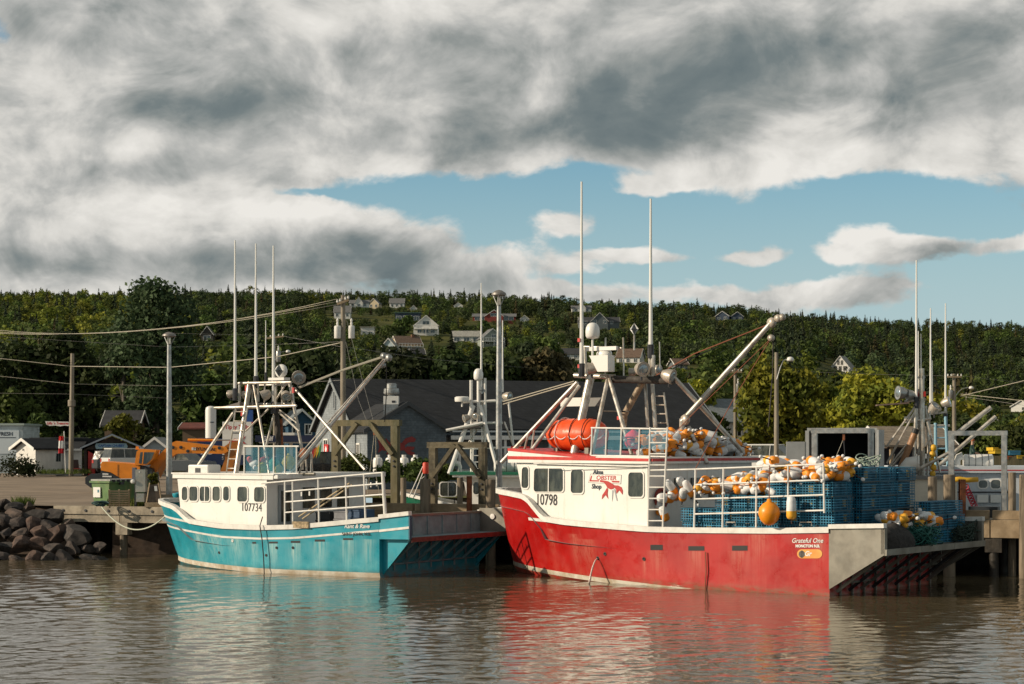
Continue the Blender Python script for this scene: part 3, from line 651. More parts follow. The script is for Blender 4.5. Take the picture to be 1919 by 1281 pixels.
m_pile = mat('pile_wood', (0.24, 0.19, 0.135), 0.9, var=0.5, vscale=2.5, bump=0.7, bscale=9, stretch=(3, 3, 0.3), col2=(0.12, 0.095, 0.065))
m_underdark = mat('underdeck_dark', (0.035, 0.028, 0.02), 0.6, var=0.4, vscale=2.5, bump=0.6, bscale=9)  # near-black tone for parts under the wharf deck
m_rust = mat('rusty_steel', (0.20, 0.065, 0.025), 0.85, var=0.5, vscale=5, bump=0.4, bscale=30)
m_galv = mat('galvanised_steel', (0.36, 0.36, 0.35), 0.45, 0.75, var=0.25, vscale=5)
m_alu = mat('aluminium_tube', (0.62, 0.60, 0.56), 0.35, 0.7, var=0.25, vscale=4, col2=(0.42, 0.38, 0.33))
m_black = mat('black_rubber', (0.012, 0.012, 0.012), 0.6)
m_dk = mat('dark_steel', (0.05, 0.05, 0.055), 0.5, 0.5, var=0.3)
m_red = mat('red_paint', (0.50, 0.022, 0.015), 0.45, var=0.2)
m_wire = mat('cable', (0.20, 0.19, 0.17), 0.5)
m_wire_l = mat('cable_pale', (0.42, 0.38, 0.30), 0.5)
# ---------------------------------------------------------------- wharf
A = Vector((-15.5, 76.2)); PD = Vector((30.6, -12.2)).normalized(); PRZ = math.atan2(PD.y, PD.x)
WF = FR(A.x, A.y, PRZ); DECK = 1.95
wharf = thing('wharf', 'long concrete and timber wharf behind the two fishing boats', 'wharf', WF.o, PRZ)
WX0, WX1, WDP = -3.8, 44.0, 7.0
MB().bx(WX0, WX1, 0.12, WDP, DECK-0.35, DECK).obj('deck', m_conc, wharf)
x = WX0
while x < 9.0:
    L = 3.2; o = MB().bx(x+0.015, x+L-0.015, -0.06, 0.42, DECK-0.30, DECK+0.03); ob = o.obj('cap_beam', m_conc, wharf)
    for k in (0.5, 1.6, 2.7): MB().lathe([(0.06, 0), (0.06, 0.03), (0.0, 0.035)], (x+k, -0.06, DECK-0.15), (0, -1, 0), 8).obj('bolt', m_dk, ob)
    MB().bx(x+0.015, x+L-0.015, 0.0, 0.36, DECK-0.62, DECK-0.304).obj('fascia_beam', m_conc, wharf); x += L
x = 9.0
while x < WX1:
    L = 3.6; rr = rnd.uniform(-0.02, 0.02)
    MB().bx(x+0.02, x+L-0.02, -0.05+rr, 0.30+rr, DECK-0.62, DECK-0.02).obj('fascia_timber', m_plank, wharf)
    MB().bx(x+0.06, x+L-0.06, 0.10+rr, 0.34, DECK+0.004, DECK+0.30).obj('kerb_timber', m_plank, wharf); x += L
x = WX0+0.4
while x < WX1:
    MB().bx(x-0.28, x+0.28, -0.02, 0.34, DECK-1.12, DECK-0.624).obj('bracket_block', m_conc if x < 9 else m_underdark, wharf)
    for j, yy in enumerate((0.15, 2.6, 5.0)):
        MB().tube([(x+0.05, yy, -3), (x, yy, DECK-1.0 if j == 0 else DECK-0.36)], [0.17, 0.16], 10).obj('pile', m_underdark if j or x > 9 else m_pile, wharf, smooth=40)
    x += 2.9
MB().bx(WX0-2, 16, 2.9, 3.1, -3, DECK-0.36).obj('inner_dark_screen', m_underdark, wharf)  # added dark wall, standing in for the shade under the deck
wb = MB().bx(WX0, WX1, WDP-0.6, WDP-0.4, -3, DECK-0.36).obj('back_dark_screen', m_underdark, wharf)  # second added wall, keeps the far side under the deck dark
# fender posts standing above the deck: left px, right px, top py, offset from the face
def post(px0, px1, pyt, yy, mt, lab, tilt=0.0):
    p = WF.y((px0+px1)/2, pyt, yy); q = WF.y(px1, pyt, yy); r = abs(q.x-p.x)
    o = MB().tube([(0, 0, -3-p.z), (tilt, 0, -0.02), (tilt, 0.0, 0.0)], [r*1.08, r, r*0.9], 14).obj('mooring_post', mt, None, smooth=40)
    o.location = WF.w(p.x, yy, p.z); tag(o, lab, 'post', 'mooring posts along the wharf'); return o
for a in [(751, 761, 895, 0.6, m_pile, 'slim grey mooring post left of the pair beside the timber frame'), (788, 806, 897, -0.25, m_pile, 'thick mooring post left of the smaller timber frame'), (857, 867, 895, 0.6, m_pile, 'mooring post in front of the green-trimmed wheelhouse number'),
          (911, 928, 898, -0.25, m_pile, 'thick mooring post beside the tall lamp post'), (1739, 1756, 893, 0.9, m_pile, 'greenish mooring post behind the stacked traps'), (1768, 1790, 889, -0.25, m_pile, 'tallest thick mooring post with pale cut top'),
          (1889, 1904, 885, 0.6, m_pile, 'dark mooring post right of the galvanised frame'), (1910, 1930, 889, -0.2, m_pile, 'mooring post at the right picture edge')]: post(*a)
def hbeam(px, pyt, pyb, yy, lab):
    p = WF.y(px, pyt, yy); b = MB(); h = 0.095
    for s in (-h, h): b.bx(-h, h, s-0.01, s+0.01, -3-p.z if False else -2.6, 0)
    b.bx(-0.01, 0.01, -h+0.011, h-0.011, -2.6, 0); o = b.obj('steel_pile', m_rust); o.location = WF.w(p.x, yy, p.z); o.rotation_euler = (0, 0, PRZ+0.5); tag(o, lab, 'post')
hbeam(879.5, 892, 955, -0.16, 'rusty steel beam pile before the green-trimmed boat'); hbeam(1803, 898, 973, -0.16, 'rusty steel beam pile right of the tallest post')
# timber hoist frames
def timber_frame(x0, x1, yt, thick, yy, lab, mt, hook=False):
    a = WF.y(x0+thick/2, yt, yy); b = WF.y(x1-thick/2, yt, yy); w = abs(WF.y(x0+thick, yt, yy).x - WF.y(x0, yt, yy).x); zt = a.z
    o = WF.w(a.x, yy, DECK); t = thing('hoist_frame', lab, 'hoist frame', o, PRZ); W = b.x-a.x; hz = zt-DECK
    for xx in (0, W): MB().bx(xx-w/2, xx+w/2, -w/2, w/2, 0.0, hz-w*0.85).obj('post', mt, t)
    MB().bx(-w*0.8, W+w*0.8, -w/2-0.004, w/2+0.004, hz-w*0.84, hz).obj('crossbeam', mt, t)
    for sx, e in ((0, 1), (W, -1)): MB().beam((sx+e*w*0.1, -w*0.62, hz-1.35), (sx+e*1.0, -w*0.62, hz-w*0.45), w*0.55, w*0.75, (0, 1, 0)).obj('brace', mt, t)
    for xx in (0, W):
        for k in (0.25, 0.45): MB().lathe([(0.045, 0), (0.045, 0.04), (0, 0.045)], (xx, -w/2, hz-1.35-k), (0, -1, 0), 6).obj('bolt', m_dk, t)
    if hook:
        x = W*0.66
        MB().box((x, 0, hz-w-0.18), (0.12, 0.1, 0.26)).obj('pulley_block', m_rust, t)
        MB().tube([(x-0.03, 0, hz-w-0.25), (x-0.33, 0, hz-2.9)], 0.012, 5).tube([(x+0.03, 0, hz-w-0.25), (x+0.05, 0, hz-2.2), (x+0.22, 0, DECK*0+0.5)], 0.012, 5).obj('hoist_rope', m_wire_l, t)
    return t
timber_frame(624, 747, 787, 12, 0.7, 'tall mossy timber hoist frame right of the blue boat mast', m_timber, True)
timber_frame(806, 911, 828, 12, 0.7, 'smaller dark timber hoist frame in front of the green-trimmed boat', mat('dark_timber', (0.115, 0.095, 0.058), 0.85, var=0.5, vscale=3, bump=0.6, bscale=10))
def steel_frame(x0, x1, yt, yb, thick, yy, lab, hook=True):
    a = WF.y(x0+thick/2, yt, yy); b = WF.y(x1-thick/2, yt, yy); w = abs(WF.y(x0+thick, yt, yy).x - WF.y(x0, yt, yy).x)
    t = thing('steel_hoist_frame', lab, 'hoist frame', WF.w(a.x, yy, DECK), PRZ); W = b.x-a.x; hz = a.z-DECK
    for xx in (0, W): MB().bx(xx-w/2, xx+w/2, -w/2, w/2, 0, hz-w*0.9).obj('post', m_galv, t)
    MB().bx(-w*0.6, W+w*0.6, -w/2-0.004, w/2+0.004, hz-w*0.89, hz).obj('crossbeam', m_galv, t)
    if hook:
        x = W*0.52; MB().box((x, 0, hz-w-0.12), (0.08, 0.07, 0.22)).obj('pulley_block', m_rust, t)
        MB().tube([(x, 0, hz-w-0.2), (x+0.04, 0, hz-w-0.75)], 0.02, 5).obj('chain', m_dk, t)
        MB().tube([(x-0.02, 0, hz-w-0.2), (x-0.62, -0.1, hz-w-1.7)], 0.010, 5).obj('hoist_rope', m_wire_l, t)
steel_frame(1522, 1637, 803, 890, 9.5, 0.6, 'galvanised hoist frame before the open truck box')
steel_frame(1778, 1887, 807, 945, 10, 0.6, 'galvanised hoist frame on the wharf at the right', False)
# ---------------------------------------------------------------- lamp posts
def lamp_post(px, yt, yb, wpx, yy, lab, d=None):
    if d is None: p = WF.y(px, yb, yy); o = WF.w(p.x, yy, p.z)
    else: o = at(px, yb, d)
    d = o.y; h = (yb-yt)*d/F; r = wpx*d/F/2; t = thing('lamp_post', lab, 'lamp post', (o.x, o.y, o.z))
    MB().tube([(0, 0, 0), (0, 0, h*0.5), (0, 0, h*0.93)], [r, r*0.85, r*0.62], 14).obj('pole', m_galv, t, smooth=40)
    b = MB(); R = r*2.05
    for k in range(3):
        a = 0.5+k*2.094; b.tube([(0, 0, h*0.915), (math.cos(a)*R*0.95, math.sin(a)*R*0.95, h*0.985)], r*0.16, 5)
    b.obj('lamp_bracket', m_galv, t)
    MB().lathe([(0.0, h*0.978), (R*0.55, h*0.978), (R*1.05, h*0.985), (R*1.0, h*0.995), (R*0.45, h*1.008), (0, h*1.012)], n=18).obj('lamp_head', mat('lamp_grey', (0.22, 0.20, 0.18), 0.5, 0.4), t, smooth=40)
    MB().box((0, 0, h*0.955), (r*0.9, r*0.9, h*0.04)).obj('lamp_lens', mat('frosted_lens', (0.65, 0.62, 0.55), 0.4), t)
    MB().bx(-r*2.2, r*2.2, -r*2.2, r*2.2, min(-0.05, DECK-o.z), 0.0).obj('pedestal', m_conc, t)
    return t
lamp_post(935, 547, 918, 13, 1.3, 'tall galvanised lamp post between the two fishing boats')
lamp_post(317, 625, 926, 12, 1.2, 'galvanised lamp post on concrete base by the blue boat bow')
# ---------------------------------------------------------------- parking lot and shore
def lot():
    b = MB(); ds = [71.6, 76.5, 84, 95, 110, 130, 150, 168]; 
    for d in ds:
        for px in range(-507, 2594, 50):
            X = (px-CX)/F*d
            if d < 80:
                d0 = 78.6 if px < 93 else (76.2-0.3987*((px-CX)/F*75.5+15.5))+0.45
                dd = max(d, d0); X = (px-CX)/F*dd; b.v.append((X, dd, lot_z(dd)+0.012))
            else: b.v.append((X, d, lot_z(d)+0.012))
    n = len(range(-507, 2594, 50))
    for i in range(len(ds)-1):
        for k in range(n-1):
            px = -507+50*k
            if px >= 500 and ds[i] < 95: continue
            b.f.append([i*n+k, i*n+k+1, (i+1)*n+k+1, (i+1)*n+k]); b.mi.append(0)
    o = b.obj('parking_lot', m_asph, fix=False); tag(o, kind='structure')
lot()
# cut the ground sheet where the harbour basin lies behind the wharf
bm = bmesh.new(); bm.from_mesh(g.data)
kill = []
for f in bm.faces:
    c = f.calc_center_median(); px = CX+F*c.x/c.y
    fr = 76.2-0.3987*(c.x+15.5) if px > 93 else 80.5
    if c.y < 86 and px < 560 and c.y < fr+3: kill.append(f)
    elif px >= 500 and c.y < 95: kill.append(f)
bmesh.ops.delete(bm, geom=kill, context='FACES'); bm.to_mesh(g.data); bm.free()
qw = MB().bx(-7, 90, 93.6, 94.6, -3, 1.99).obj('quay_wall', m_conc); tag(qw, 'low concrete quay wall behind the moored boats', 'wall')
bank = MB().add([(-80, 69.0, -1.5), (-18.2, 74.0, -1.5), (-17.9, 78.7, 1.955), (-80, 78.7, 1.955)], [(0, 1, 2, 3)]).add([(-16.5, 77.0, -1.5), (-6, 77.0, -1.5), (-6, 77.2, 1.94), (-16.5, 77.2, 1.94)], [(0, 1, 2, 3)]).obj('shore_bank', mat('bank_soil', (0.075, 0.05, 0.035), 0.95, var=0.4)); tag(bank, kind='structure')
# ---------------------------------------------------------------- rocks
m_rocks = [mat('rock_%d' % i, c, 0.9, var=0.4, vscale=1.6, bump=0.9, bscale=6, col2=c2) for i, (c, c2) in enumerate([((0.062, 0.046, 0.039), (0.022, 0.018, 0.017)), ((0.105, 0.062, 0.045), (0.04, 0.026, 0.022)), ((0.055, 0.045, 0.040), (0.02, 0.018, 0.017)), ((0.10, 0.068, 0.052), (0.04, 0.031, 0.027))])]
def rock_mesh(seed, m):
    bm = bmesh.new(); bmesh.ops.create_icosphere(bm, subdivisions=3, radius=1.0); rs = np.random.RandomState(seed)
    pl = []
    for k in range(13):
        v = rs.normal(size=3); v /= np.linalg.norm(v); pl.append((Vector(v), 0.45+0.36*rs.rand()))
    for v in bm.verts:
        for nrm, dd in pl:
            t = v.co.dot(nrm)-dd
            if t > 0: v.co -= nrm*t
        v.co += v.co.normalized()*mnoise.noise(v.co*2.3+Vector((seed, 0, 0)))*0.07 + v.co.normalized()*mnoise.noise(v.co*6+Vector((seed, 0, 0)))*0.03
    me = bpy.data.meshes.new('rock'); bm.to_mesh(me); bm.free(); me.materials.append(m); me.polygons.foreach_set('use_smooth', [True]*len(me.polygons)); me.set_sharp_from_angle(angle=math.radians(16)); return me
RM = [rock_mesh(i*3+1, m_rocks[i % 4]) for i in range(10)]
rr = random.Random(4); nrock = 0
for row, (d0, zz, y_) in enumerate([(73.2, 0.0, 0), (74.2, 0.42, 0), (75.1, 0.85, 0), (76.0, 1.25, 0), (76.9, 1.62, 0), (77.8, 1.95, 0)]):
    px = -60 + rr.uniform(-20, 10); lim = [205, 188, 160, 150, 120, 70][row]
    ix = -1
    while px < lim:
        s = rr.uniform(0.34, 0.60) if row < 5 else rr.uniform(0.3, 0.45)
        if row in (1, 2, 3) and rr.random() < 0.3: s *= 1.35
        X = (px-CX)/F*d0; me = RM[rr.randrange(10)]; o = bpy.data.objects.new('rock', me); link(o)
        o.location = (X, d0+rr.uniform(-0.25, 0.25), zz+rr.uniform(-0.1, 0.1)); o.scale = (s*rr.uniform(1.0, 1.35), s*rr.uniform(0.8, 1.1), s*rr.uniform(0.6, 0.85)); o.rotation_euler = (rr.uniform(-0.4, 0.4), rr.uniform(-0.4, 0.4), rr.uniform(0, 6.28))
        ix = ix+1; tag(o, 'rough boulder in the %s of the left shore, %s from the edge' % (['waterline row', 'second row up', 'third row up', 'fourth row up', 'fifth row up', 'top row'][row], ['first', 'second', 'third', 'fourth', 'fifth', 'sixth', 'seventh', 'eighth', 'ninth', 'tenth', 'eleventh', 'twelfth', 'thirteenth', 'fourteenth', 'fifteenth', 'sixteenth', 'seventeenth', 'eighteenth'][ix]), 'rock', 'boulders of the left shore'); px += s*2*F/d0*0.66; nrock += 1
rg = np.random.RandomState(5)
def grass_tuft(name, P, n, rad, h, m, lab, kind='grass'):
    V = []
    for i in range(n):
        a = rg.rand()*6.28; r = rad*rg.rand()**0.5; x, y = math.cos(a)*r, math.sin(a)*r; b = rg.rand()*6.28; hh = h*(0.5+0.7*rg.rand()); l = hh*0.5*rg.rand(); w = 0.018
        dx, dy = math.cos(b), math.sin(b)
        V += [(x-dy*w, y+dx*w, -0.05), (x+dy*w, y-dx*w, -0.05), (x+dx*l*0.4+dy*w*0.7, y+dy*l*0.4-dx*w*0.7, hh*0.6), (x+dx*l, y+dy*l, hh)]
    o = bpy.data.objects.new(name, quads_mesh(name, np.array(V), m)); o.location = P; link(o); tag(o, lab, kind, kind='stuff'); return o
LEAF['grass'] = leaf_mat('grass_blades', (0.11, 0.14, 0.03), (0.07, 0.09, 0.02))
grass_tuft('grass', at(43, 956, 79), 320, 0.38, 0.55, LEAF['grass'], 'tuft of tall grass on top of the boulders')
grass_tuft('grass', at(10, 958, 79.5), 400, 1.4, 0.3, LEAF['grass'], 'low grass along the top of the boulders')
grass_tuft('grass', at(120, 886, 150), 900, 2.2, 0.35, LEAF['grass'], 'short grass at the foot of the bare pole')
grass_tuft('grass', at(222, 948, 77.3), 200, 0.5, 0.3, LEAF['grass'], 'weeds in front of the pallet')
grass_tuft('grass', at(262, 948, 77.2), 200, 0.5, 0.35, LEAF['grass'], 'weeds under the electrical cabinet')
# ---------------------------------------------------------------- boat kit
def hullpaint(name, col, scol, dark):
    """gloss hull paint: vertical runs, chalky bloom towards the water, scuffs"""
    m = bpy.data.materials.new(name); m.use_nodes = True; nt = m.node_tree; b = nt.nodes['Principled BSDF']
    tc = nt.nodes.new('ShaderNodeTexCoord'); V = tc.outputs['Object']
    c = n_mix(nt, n_tex(nt, V, 0.7, 5, 0.6).ramp(0.35, 0.65), col, tuple(x*0.80 for x in col))
    runs = n_tex(nt, V, 1.0, 5, 0.65, vscale=(4.5, 4.5, 0.30)); patch = n_tex(nt, V, 0.55, 4, 0.6, offset=(5, 1, 2))
    c = n_mix(nt, runs.ramp(0.50, 0.78)*patch.ramp(0.40, 0.66)*0.5, c, scol)
    x, y, z = n_sep(nt, V)
    low = z.ramp(1.1, 0.15)*n_tex(nt, V, 1.4, 6, 0.7, offset=(2, 8, 1)).ramp(0.42, 0.68)*0.42      # salt bloom and rubbing near the waterline
    c = n_mix(nt, low, c, scol)
    scf = n_tex(nt, V, 9.0, 6, 0.75).ramp(0.63, 0.70)*n_tex(nt, V, 0.9, 2, offset=(3, 3, 9)).ramp(0.5, 0.62)*0.5
    c = n_mix(nt, scf, c, dark); nt.links.new(c, b.inputs['Base Color'])
    rr = n_tex(nt, V, 2.2, 4, 0.6).ramp(0.3, 0.7, 0.26, 0.52); nt.links.new(rr.s, b.inputs['Roughness']); b.inputs['Coat Weight'].default_value = 0.15
    bp = nt.nodes.new('ShaderNodeBump'); bp.inputs['Strength'].default_value = 0.12; bp.inputs['Distance'].default_value = 0.05
    nt.links.new(n_tex(nt, V, 1.1, 3, 0.5).s, bp.inputs['Height']); nt.links.new(bp.outputs[0], b.inputs['Normal'])
    return m
m_gel = mat('white_gelcoat', (0.76, 0.735, 0.69), 0.38, var=0.05, vscale=0.8, streak=0.45, scol=(0.46, 0.37, 0.25), coat=0.1, grime=0.12)
m_rail = mat('white_rail', (0.70, 0.68, 0.64), 0.5, var=0.12, vscale=3, streak=0.3, scol=(0.33, 0.27, 0.20), grime=0.35)
m_greydeck = mat('grey_deck', (0.30, 0.31, 0.31), 0.8, var=0.2, vscale=2)
m_tube = mat('mast_tube', (0.60, 0.57, 0.52), 0.38, 0.55, var=0.3, vscale=3, col2=(0.36, 0.31, 0.25))
m_soot = mat('sooty_tube', (0.045, 0.038, 0.032), 0.8, var=0.5, vscale=4)
m_dull = mat('dull_aluminium', (0.22, 0.205, 0.172), 0.55, 0.45, var=0.25, vscale=1.4, streak=0.5, scol=(0.14, 0.125, 0.10))
m_dome = mat('white_plastic', (0.72, 0.70, 0.66), 0.35)
m_lens = mat('lamp_lens', (0.30, 0.34, 0.36), 0.12, 0.6)
m_lamp = mat('lamp_housing', (0.42, 0.37, 0.31), 0.4, 0.35, var=0.2, vscale=5)
m_wglass = mat('cabin_glass', (0.075, 0.080, 0.062), 0.05, vscale=1.6, spec=0.9, col2=(0.012, 0.014, 0.012), stretch=(2.2, 2.2, 0.8))
m_ink = mat('black_lettering', (0.012, 0.012, 0.014), 0.5)
m_boot = mat('boot_stripe', (0.62, 0.58, 0.50), 0.6, var=0.25, vscale=2, col2=(0.40, 0.32, 0.22), grime=0.6, scol=(0.20, 0.14, 0.08))
m_wht = mat('white_lettering', (0.75, 0.73, 0.70), 0.5)
m_rope_o = mat('orange_rope', (0.26, 0.085, 0.045), 0.8)
class Boat(FR):
    def __init__(s, X, Y, deg, name, label, hbw, hbg, Lw, Lg, zg, zs, mats, sh=0.08, cat='boat'):
        super().__init__(X, Y, math.radians(deg)); s.hbw, s.hbg, s.Lw, s.Lg, s.zg, s.zs = hbw, hbg, Lw, Lg, zg, zs
        s.t = thing(name, label, cat, (X, Y, 0), s.rz); s.mats = mats; s.sh = sh
    def row(s, q, tau):
        """hull point at bow fraction q (0 stern, 1 stem) and height fraction tau (0 boot top, 1 gunwale)"""
        L = s.Lw + (s.Lg-s.Lw)*tau**0.8; u = L*q
        ug = s.Lg*q; z0 = s.zs(u)+s.sh; z = z0 + (s.zg(ug)-z0)*tau
        hw = s.hbw(s.Lw*q); hg = s.hbg(ug); return u, hw+(hg-hw)*tau**1.25, z
    def hv(s, u, z):
        """half breadth of the hull at u, z"""
        lo, hi = 0.0, 1.0
        for k in range(26):
            tau = (lo+hi)/2; L = s.Lw+(s.Lg-s.Lw)*tau**0.8; q = min(1, max(0, u/L)); zz = s.row(q, tau)[2]
            if zz < z: lo = tau
            else: hi = tau
        return s.row(q, lo)[1]
    def onhull(s, px, py):
        v = 3.0
        for k in range(40):
            p = s.y(px, py, v); v = 0.5*v+0.5*s.hv(p.x, p.z)
        return Vector((p.x, v, p.z))
    def onwall(s, px, py, f):
        v = f(6.0)
        for k in range(30): p = s.y(px, py, v); v = f(p.x)
        return Vector((p.x, v, p.z))
    def hull(s, nq=56, nt=9, draft=0.9):
        b = MB(); qs = [1-(1-i/(nq-1))**1.7 for i in range(nq)]; R = []
        for q in qs:
            pts = []
            u, v, z = s.row(q, 0); uw = u
            k = max(0.0, 1-(q**6))
            pts.append((uw*0.985-0.1, 0.0, -draft*k-0.05)); pts.append((uw*0.99-0.05, v*0.72, -draft*0.62*k-0.04)); pts.append((uw, v*0.985, s.zs(u)-s.sh)); pts.append((u, v, z))
            for i in range(1, nt+1): pts.append(s.row(q, i/nt))
            R.append(pts)
        m = len(R[0]); base = []
        for sgn in (1, -1):
            st = len(b.v); base.append(st)
            for pts in R:
                for (u, v, z) in pts: b.v.append((u, v*sgn, z))
            for i in range(nq-1):
                for j in range(m-1):
                    a = st+i*m+j; f = [a, a+m, a+m+1, a+1]; b.f.append(f if sgn < 0 else f[::-1]); b.mi.append(1 if j == 2 else 0)
        # transom
        st, sp = base[0], base[1]
        for j in range(m-1): b.f.append([st+j, st+j+1, sp+j+1, sp+j]); b.mi.append(1 if j == 2 and False else 0)
        s.hull_o = b.obj('hull', s.mats, s.t, smooth=35, fix=False)
        me = s.hull_o.data; bm = bmesh.new(); bm.from_mesh(me); bmesh.ops.remove_doubles(bm, verts=bm.verts, dist=0.0008); bmesh.ops.recalc_face_normals(bm, faces=bm.faces); bm.to_mesh(me); bm.free()
        me.set_sharp_from_angle(angle=math.radians(35))
        d = MB(); n = len(qs); zz = 0.75                       # deck inside
        for q in qs: u = s.Lg*q; hg = max(0.0, s.hbg(u)-0.10); d.v += [(u-0.02*(q > 0.98), hg, s.zg(u)-s.deck(u)), (u-0.02*(q > 0.98), -hg, s.zg(u)-s.deck(u))]
        for i in range(n-1): d.f.append([2*i, 2*i+2, 2*i+3, 2*i+1]); d.mi.append(0)
        d.obj('deck', m_greydeck, s.t)
    deck = lambda s, u: 0.8
    def rail(s, w=0.24, h=0.17, q0=0.0, lift=0.0, mt=None, nq=64, out=0.05):
        b = MB(); 
        for sgn in (1, -1):
            st = len(b.v)
            for i in range(nq):
                q = q0+(1-q0)*(1-(1-i/(nq-1))**1.7); u, v, z = s.row(min(q, 1), 1); vo = v+out; vi = max(0.0, v+out-w); uo = u+(out if q > 0.97 else 0)
                b.v += [(uo, vo*sgn, z-h*0.6+lift), (uo, vo*sgn, z+h*0.4+lift), (u-(w*0.8 if q > 0.985 else 0), vi*sgn, z+h*0.4+lift), (u-(w*0.8 if q > 0.985 else 0), vi*sgn, z-h*0.6+lift)]
            for i in range(nq-1):
                for j in range(4): a = st+i*4; b.f.append([a+j, a+(j+1) % 4, a+4+(j+1) % 4, a+4+j]); b.mi.append(0)
            b.f.append([st, st+1, st+2, st+3]); b.mi.append(0)
        return b.obj('rail_cap', mt or m_rail, s.t)
    def stripe(s, name, f, h, mt, u0, u1, n=40, out=0.012, sides=(1, -1)):
        """a band standing on the hull, centre line z=f(u)"""
        for sgn in sides:
            b = MB()
            for i in range(n):
                u = u0+(u1-u0)*i/(n-1)
                for dz in (-h/2, h/2):
                    z = f(u)+dz; v = s.hv(u, z); b.v += [(u, (v-0.02)*sgn, z), (u, (v+out)*sgn, z)]
            for i in range(n-1):
                a = i*4; b.f += [[a+1, a+3, a+7, a+5], [a+3, a+2, a+6, a+7], [a, a+1, a+5, a+4]]; b.mi += [0, 0, 0]
            b.f += [[0, 2, 3, 1], [4*n-4, 4*n-3, 4*n-1, 4*n-2]]; b.mi += [0, 0]
            b.obj(name, mt, s.t)
    def tubes(s, name, lst, v, mt, r=0.05, n=8, parent=None):
        """each: (px,py,px,py[,r[,v1[,v2]]]) a straight tube in the plane v"""
        for a in lst:
            rr = a[4] if len(a) > 4 else r; v1 = a[5] if len(a) > 5 else v; v2 = a[6] if len(a) > 6 else v1
            MB().tube([s.y(a[0], a[1], v1), s.y(a[2], a[3], v2)], rr, n).obj(name, mt, parent or s.t, smooth=40)
    def whip(s, px, y0, y1, v, r=0.045):
        p, q = s.y(px, y1, v), s.y(px, y0, v)
        o = MB().tube([p, p.lerp(q, 0.42), q], [r, r*0.72, r*0.45], 8).obj('whip_antenna', m_dome, s.t, smooth=40)
        MB().tube([p-Vector((0, 0, 0.1)), p+Vector((0, 0, 0.35))], r*1.5, 8).obj('antenna_clamp', m_dk, o)
    def lamp(s, px, py, wpx, v, aim, name='floodlight', mt=None):
        """a drum floodlight; aim = local direction the lens faces"""
        c = s.y(px, py, v); R = wpx/2/ppm((s.w(*c)).y); a = Vector(aim).normalized()
        o = MB().lathe([(0.0, -R*1.15), (R*0.55, -R*1.05), (R*0.92, -R*0.35), (R*1.0, R*0.45), (R*1.08, R*0.5), (R*1.08, R*0.62), (R*0.96, R*0.62)], c, a, 16).obj(name, mt or m_lamp, s.t, smooth=35)
        MB().lathe([(R*0.96, R*0.58), (R*0.5, R*0.66), (0.0, R*0.69)], c, a, 16).obj('lens', m_lens, o, smooth=True)
        MB().tube([c-Vector((0, 0, R*1.0)), c-Vector((0, 0, R*1.6))], R*0.16, 6).obj('lamp_bracket', m_dk, o)
        return o
    def dome(s, px, y0, y1, wpx, v, ypole):
        p = s.y(px, y1, v); q = s.y(px, y0, v); h = q.z-p.z; R = wpx/2/ppm(s.w(*p).y)
        o = MB().lathe([(R*0.30, -h*0.02), (R*0.80, 0.02*h), (R*0.97, h*0.16), (R, h*0.45), (R*0.93, h*0.68), (R*0.70, h*0.88), (R*0.36, h*0.98), (0, h)], p, (0, 0, 1), 20).obj('satellite_dome', m_dome, s.t, smooth=True)
        MB().tube([s.y(px, ypole, v), p], R*0.16, 8).obj('dome_pole', m_dome, o, smooth=40); return o
    def cabin_window(s, rect, f, slant=0.0, mull=False, frame=0.055):
        """rounded window on the wall v=f(u); rect = px x0,x1,y0,y1"""
        x0, x1, y0, y1 = rect; c = [s.onwall(x0+slant, y0, f), s.onwall(x1, y0, f), s.onwall(x1, y1, f), s.onwall(x0, y1, f)]
        def loop(k, off):
            out = []; cc = sum(c, Vector())/4
            for i in range(4):
                p, a, b_ = c[i], c[i-1], c[(i+1) % 4]; rad = 0.10
                da, db = (a-p).normalized(), (b_-p).normalized()
                for t in (0.0, 0.3, 0.7, 1.0):
                    qd = p + da*rad*(1-t)**1.6 + db*rad*t**1.6
                    out.append(qd)
            out = [q + (q-cc).normalized()*k + Vector((0, off, 0)) for q in out]; return out
        o = MB(); L0, L1, L2, L3 = loop(0.0, 0.004), loop(0.0, 0.03), loop(frame, 0.03), loop(frame, 0.0); n = len(L0)
        o.add(L0+L1+L2+L3, [(k*n+i, k*n+(i+1) % n, (k+1)*n+(i+1) % n, (k+1)*n+i) for k in range(3) for i in range(n)])
        w = o.obj('window', m_gel, s.t)
        MB().add(loop(0.0, 0.007), [tuple(range(n))]).obj('pane', m_wglass, w)
        if mull:
            m1, m2 = (c[0]+c[1])/2, (c[3]+c[2])/2; MB().beam(m1+Vector((0, 0.02, 0)), m2+Vector((0, 0.02, 0)), 0.035, 0.02, (0, 1, 0)).obj('mullion', m_gel, w)
        return w
    def walltext(s, txt, px, py, hpx, f, mt, **k):
        c = s.onwall(px, py, f); c2 = s.onwall(px+30, py, f); rt = Vector((c2.x-c.x, c2.y-c.y, 0)).normalized()
        nn = rt.cross(Vector((0, 0, 1))); sz = hpx/ppm(s.w(*c).y)/0.70
        return lettering(txt, sz, c+nn*0.012, rt, (0, 0, 1), mt, s.t, **k)
    def hulltext(s, txt, px, py, hpx, mt, w=25, **k):
        a, c, b = s.onhull(px-w, py), s.onhull(px, py), s.onhull(px+w, py); up1 = s.onhull(px, py-14)
        rt = (b-a).normalized(); up = (up1-c); up = (up-rt*up.dot(rt)).normalized(); nn = rt.cross(up); sz = hpx/ppm(s.w(*c).y)/0.70
        return lettering(txt, sz, c+nn*0.014, rt, up, mt, s.t, **k)
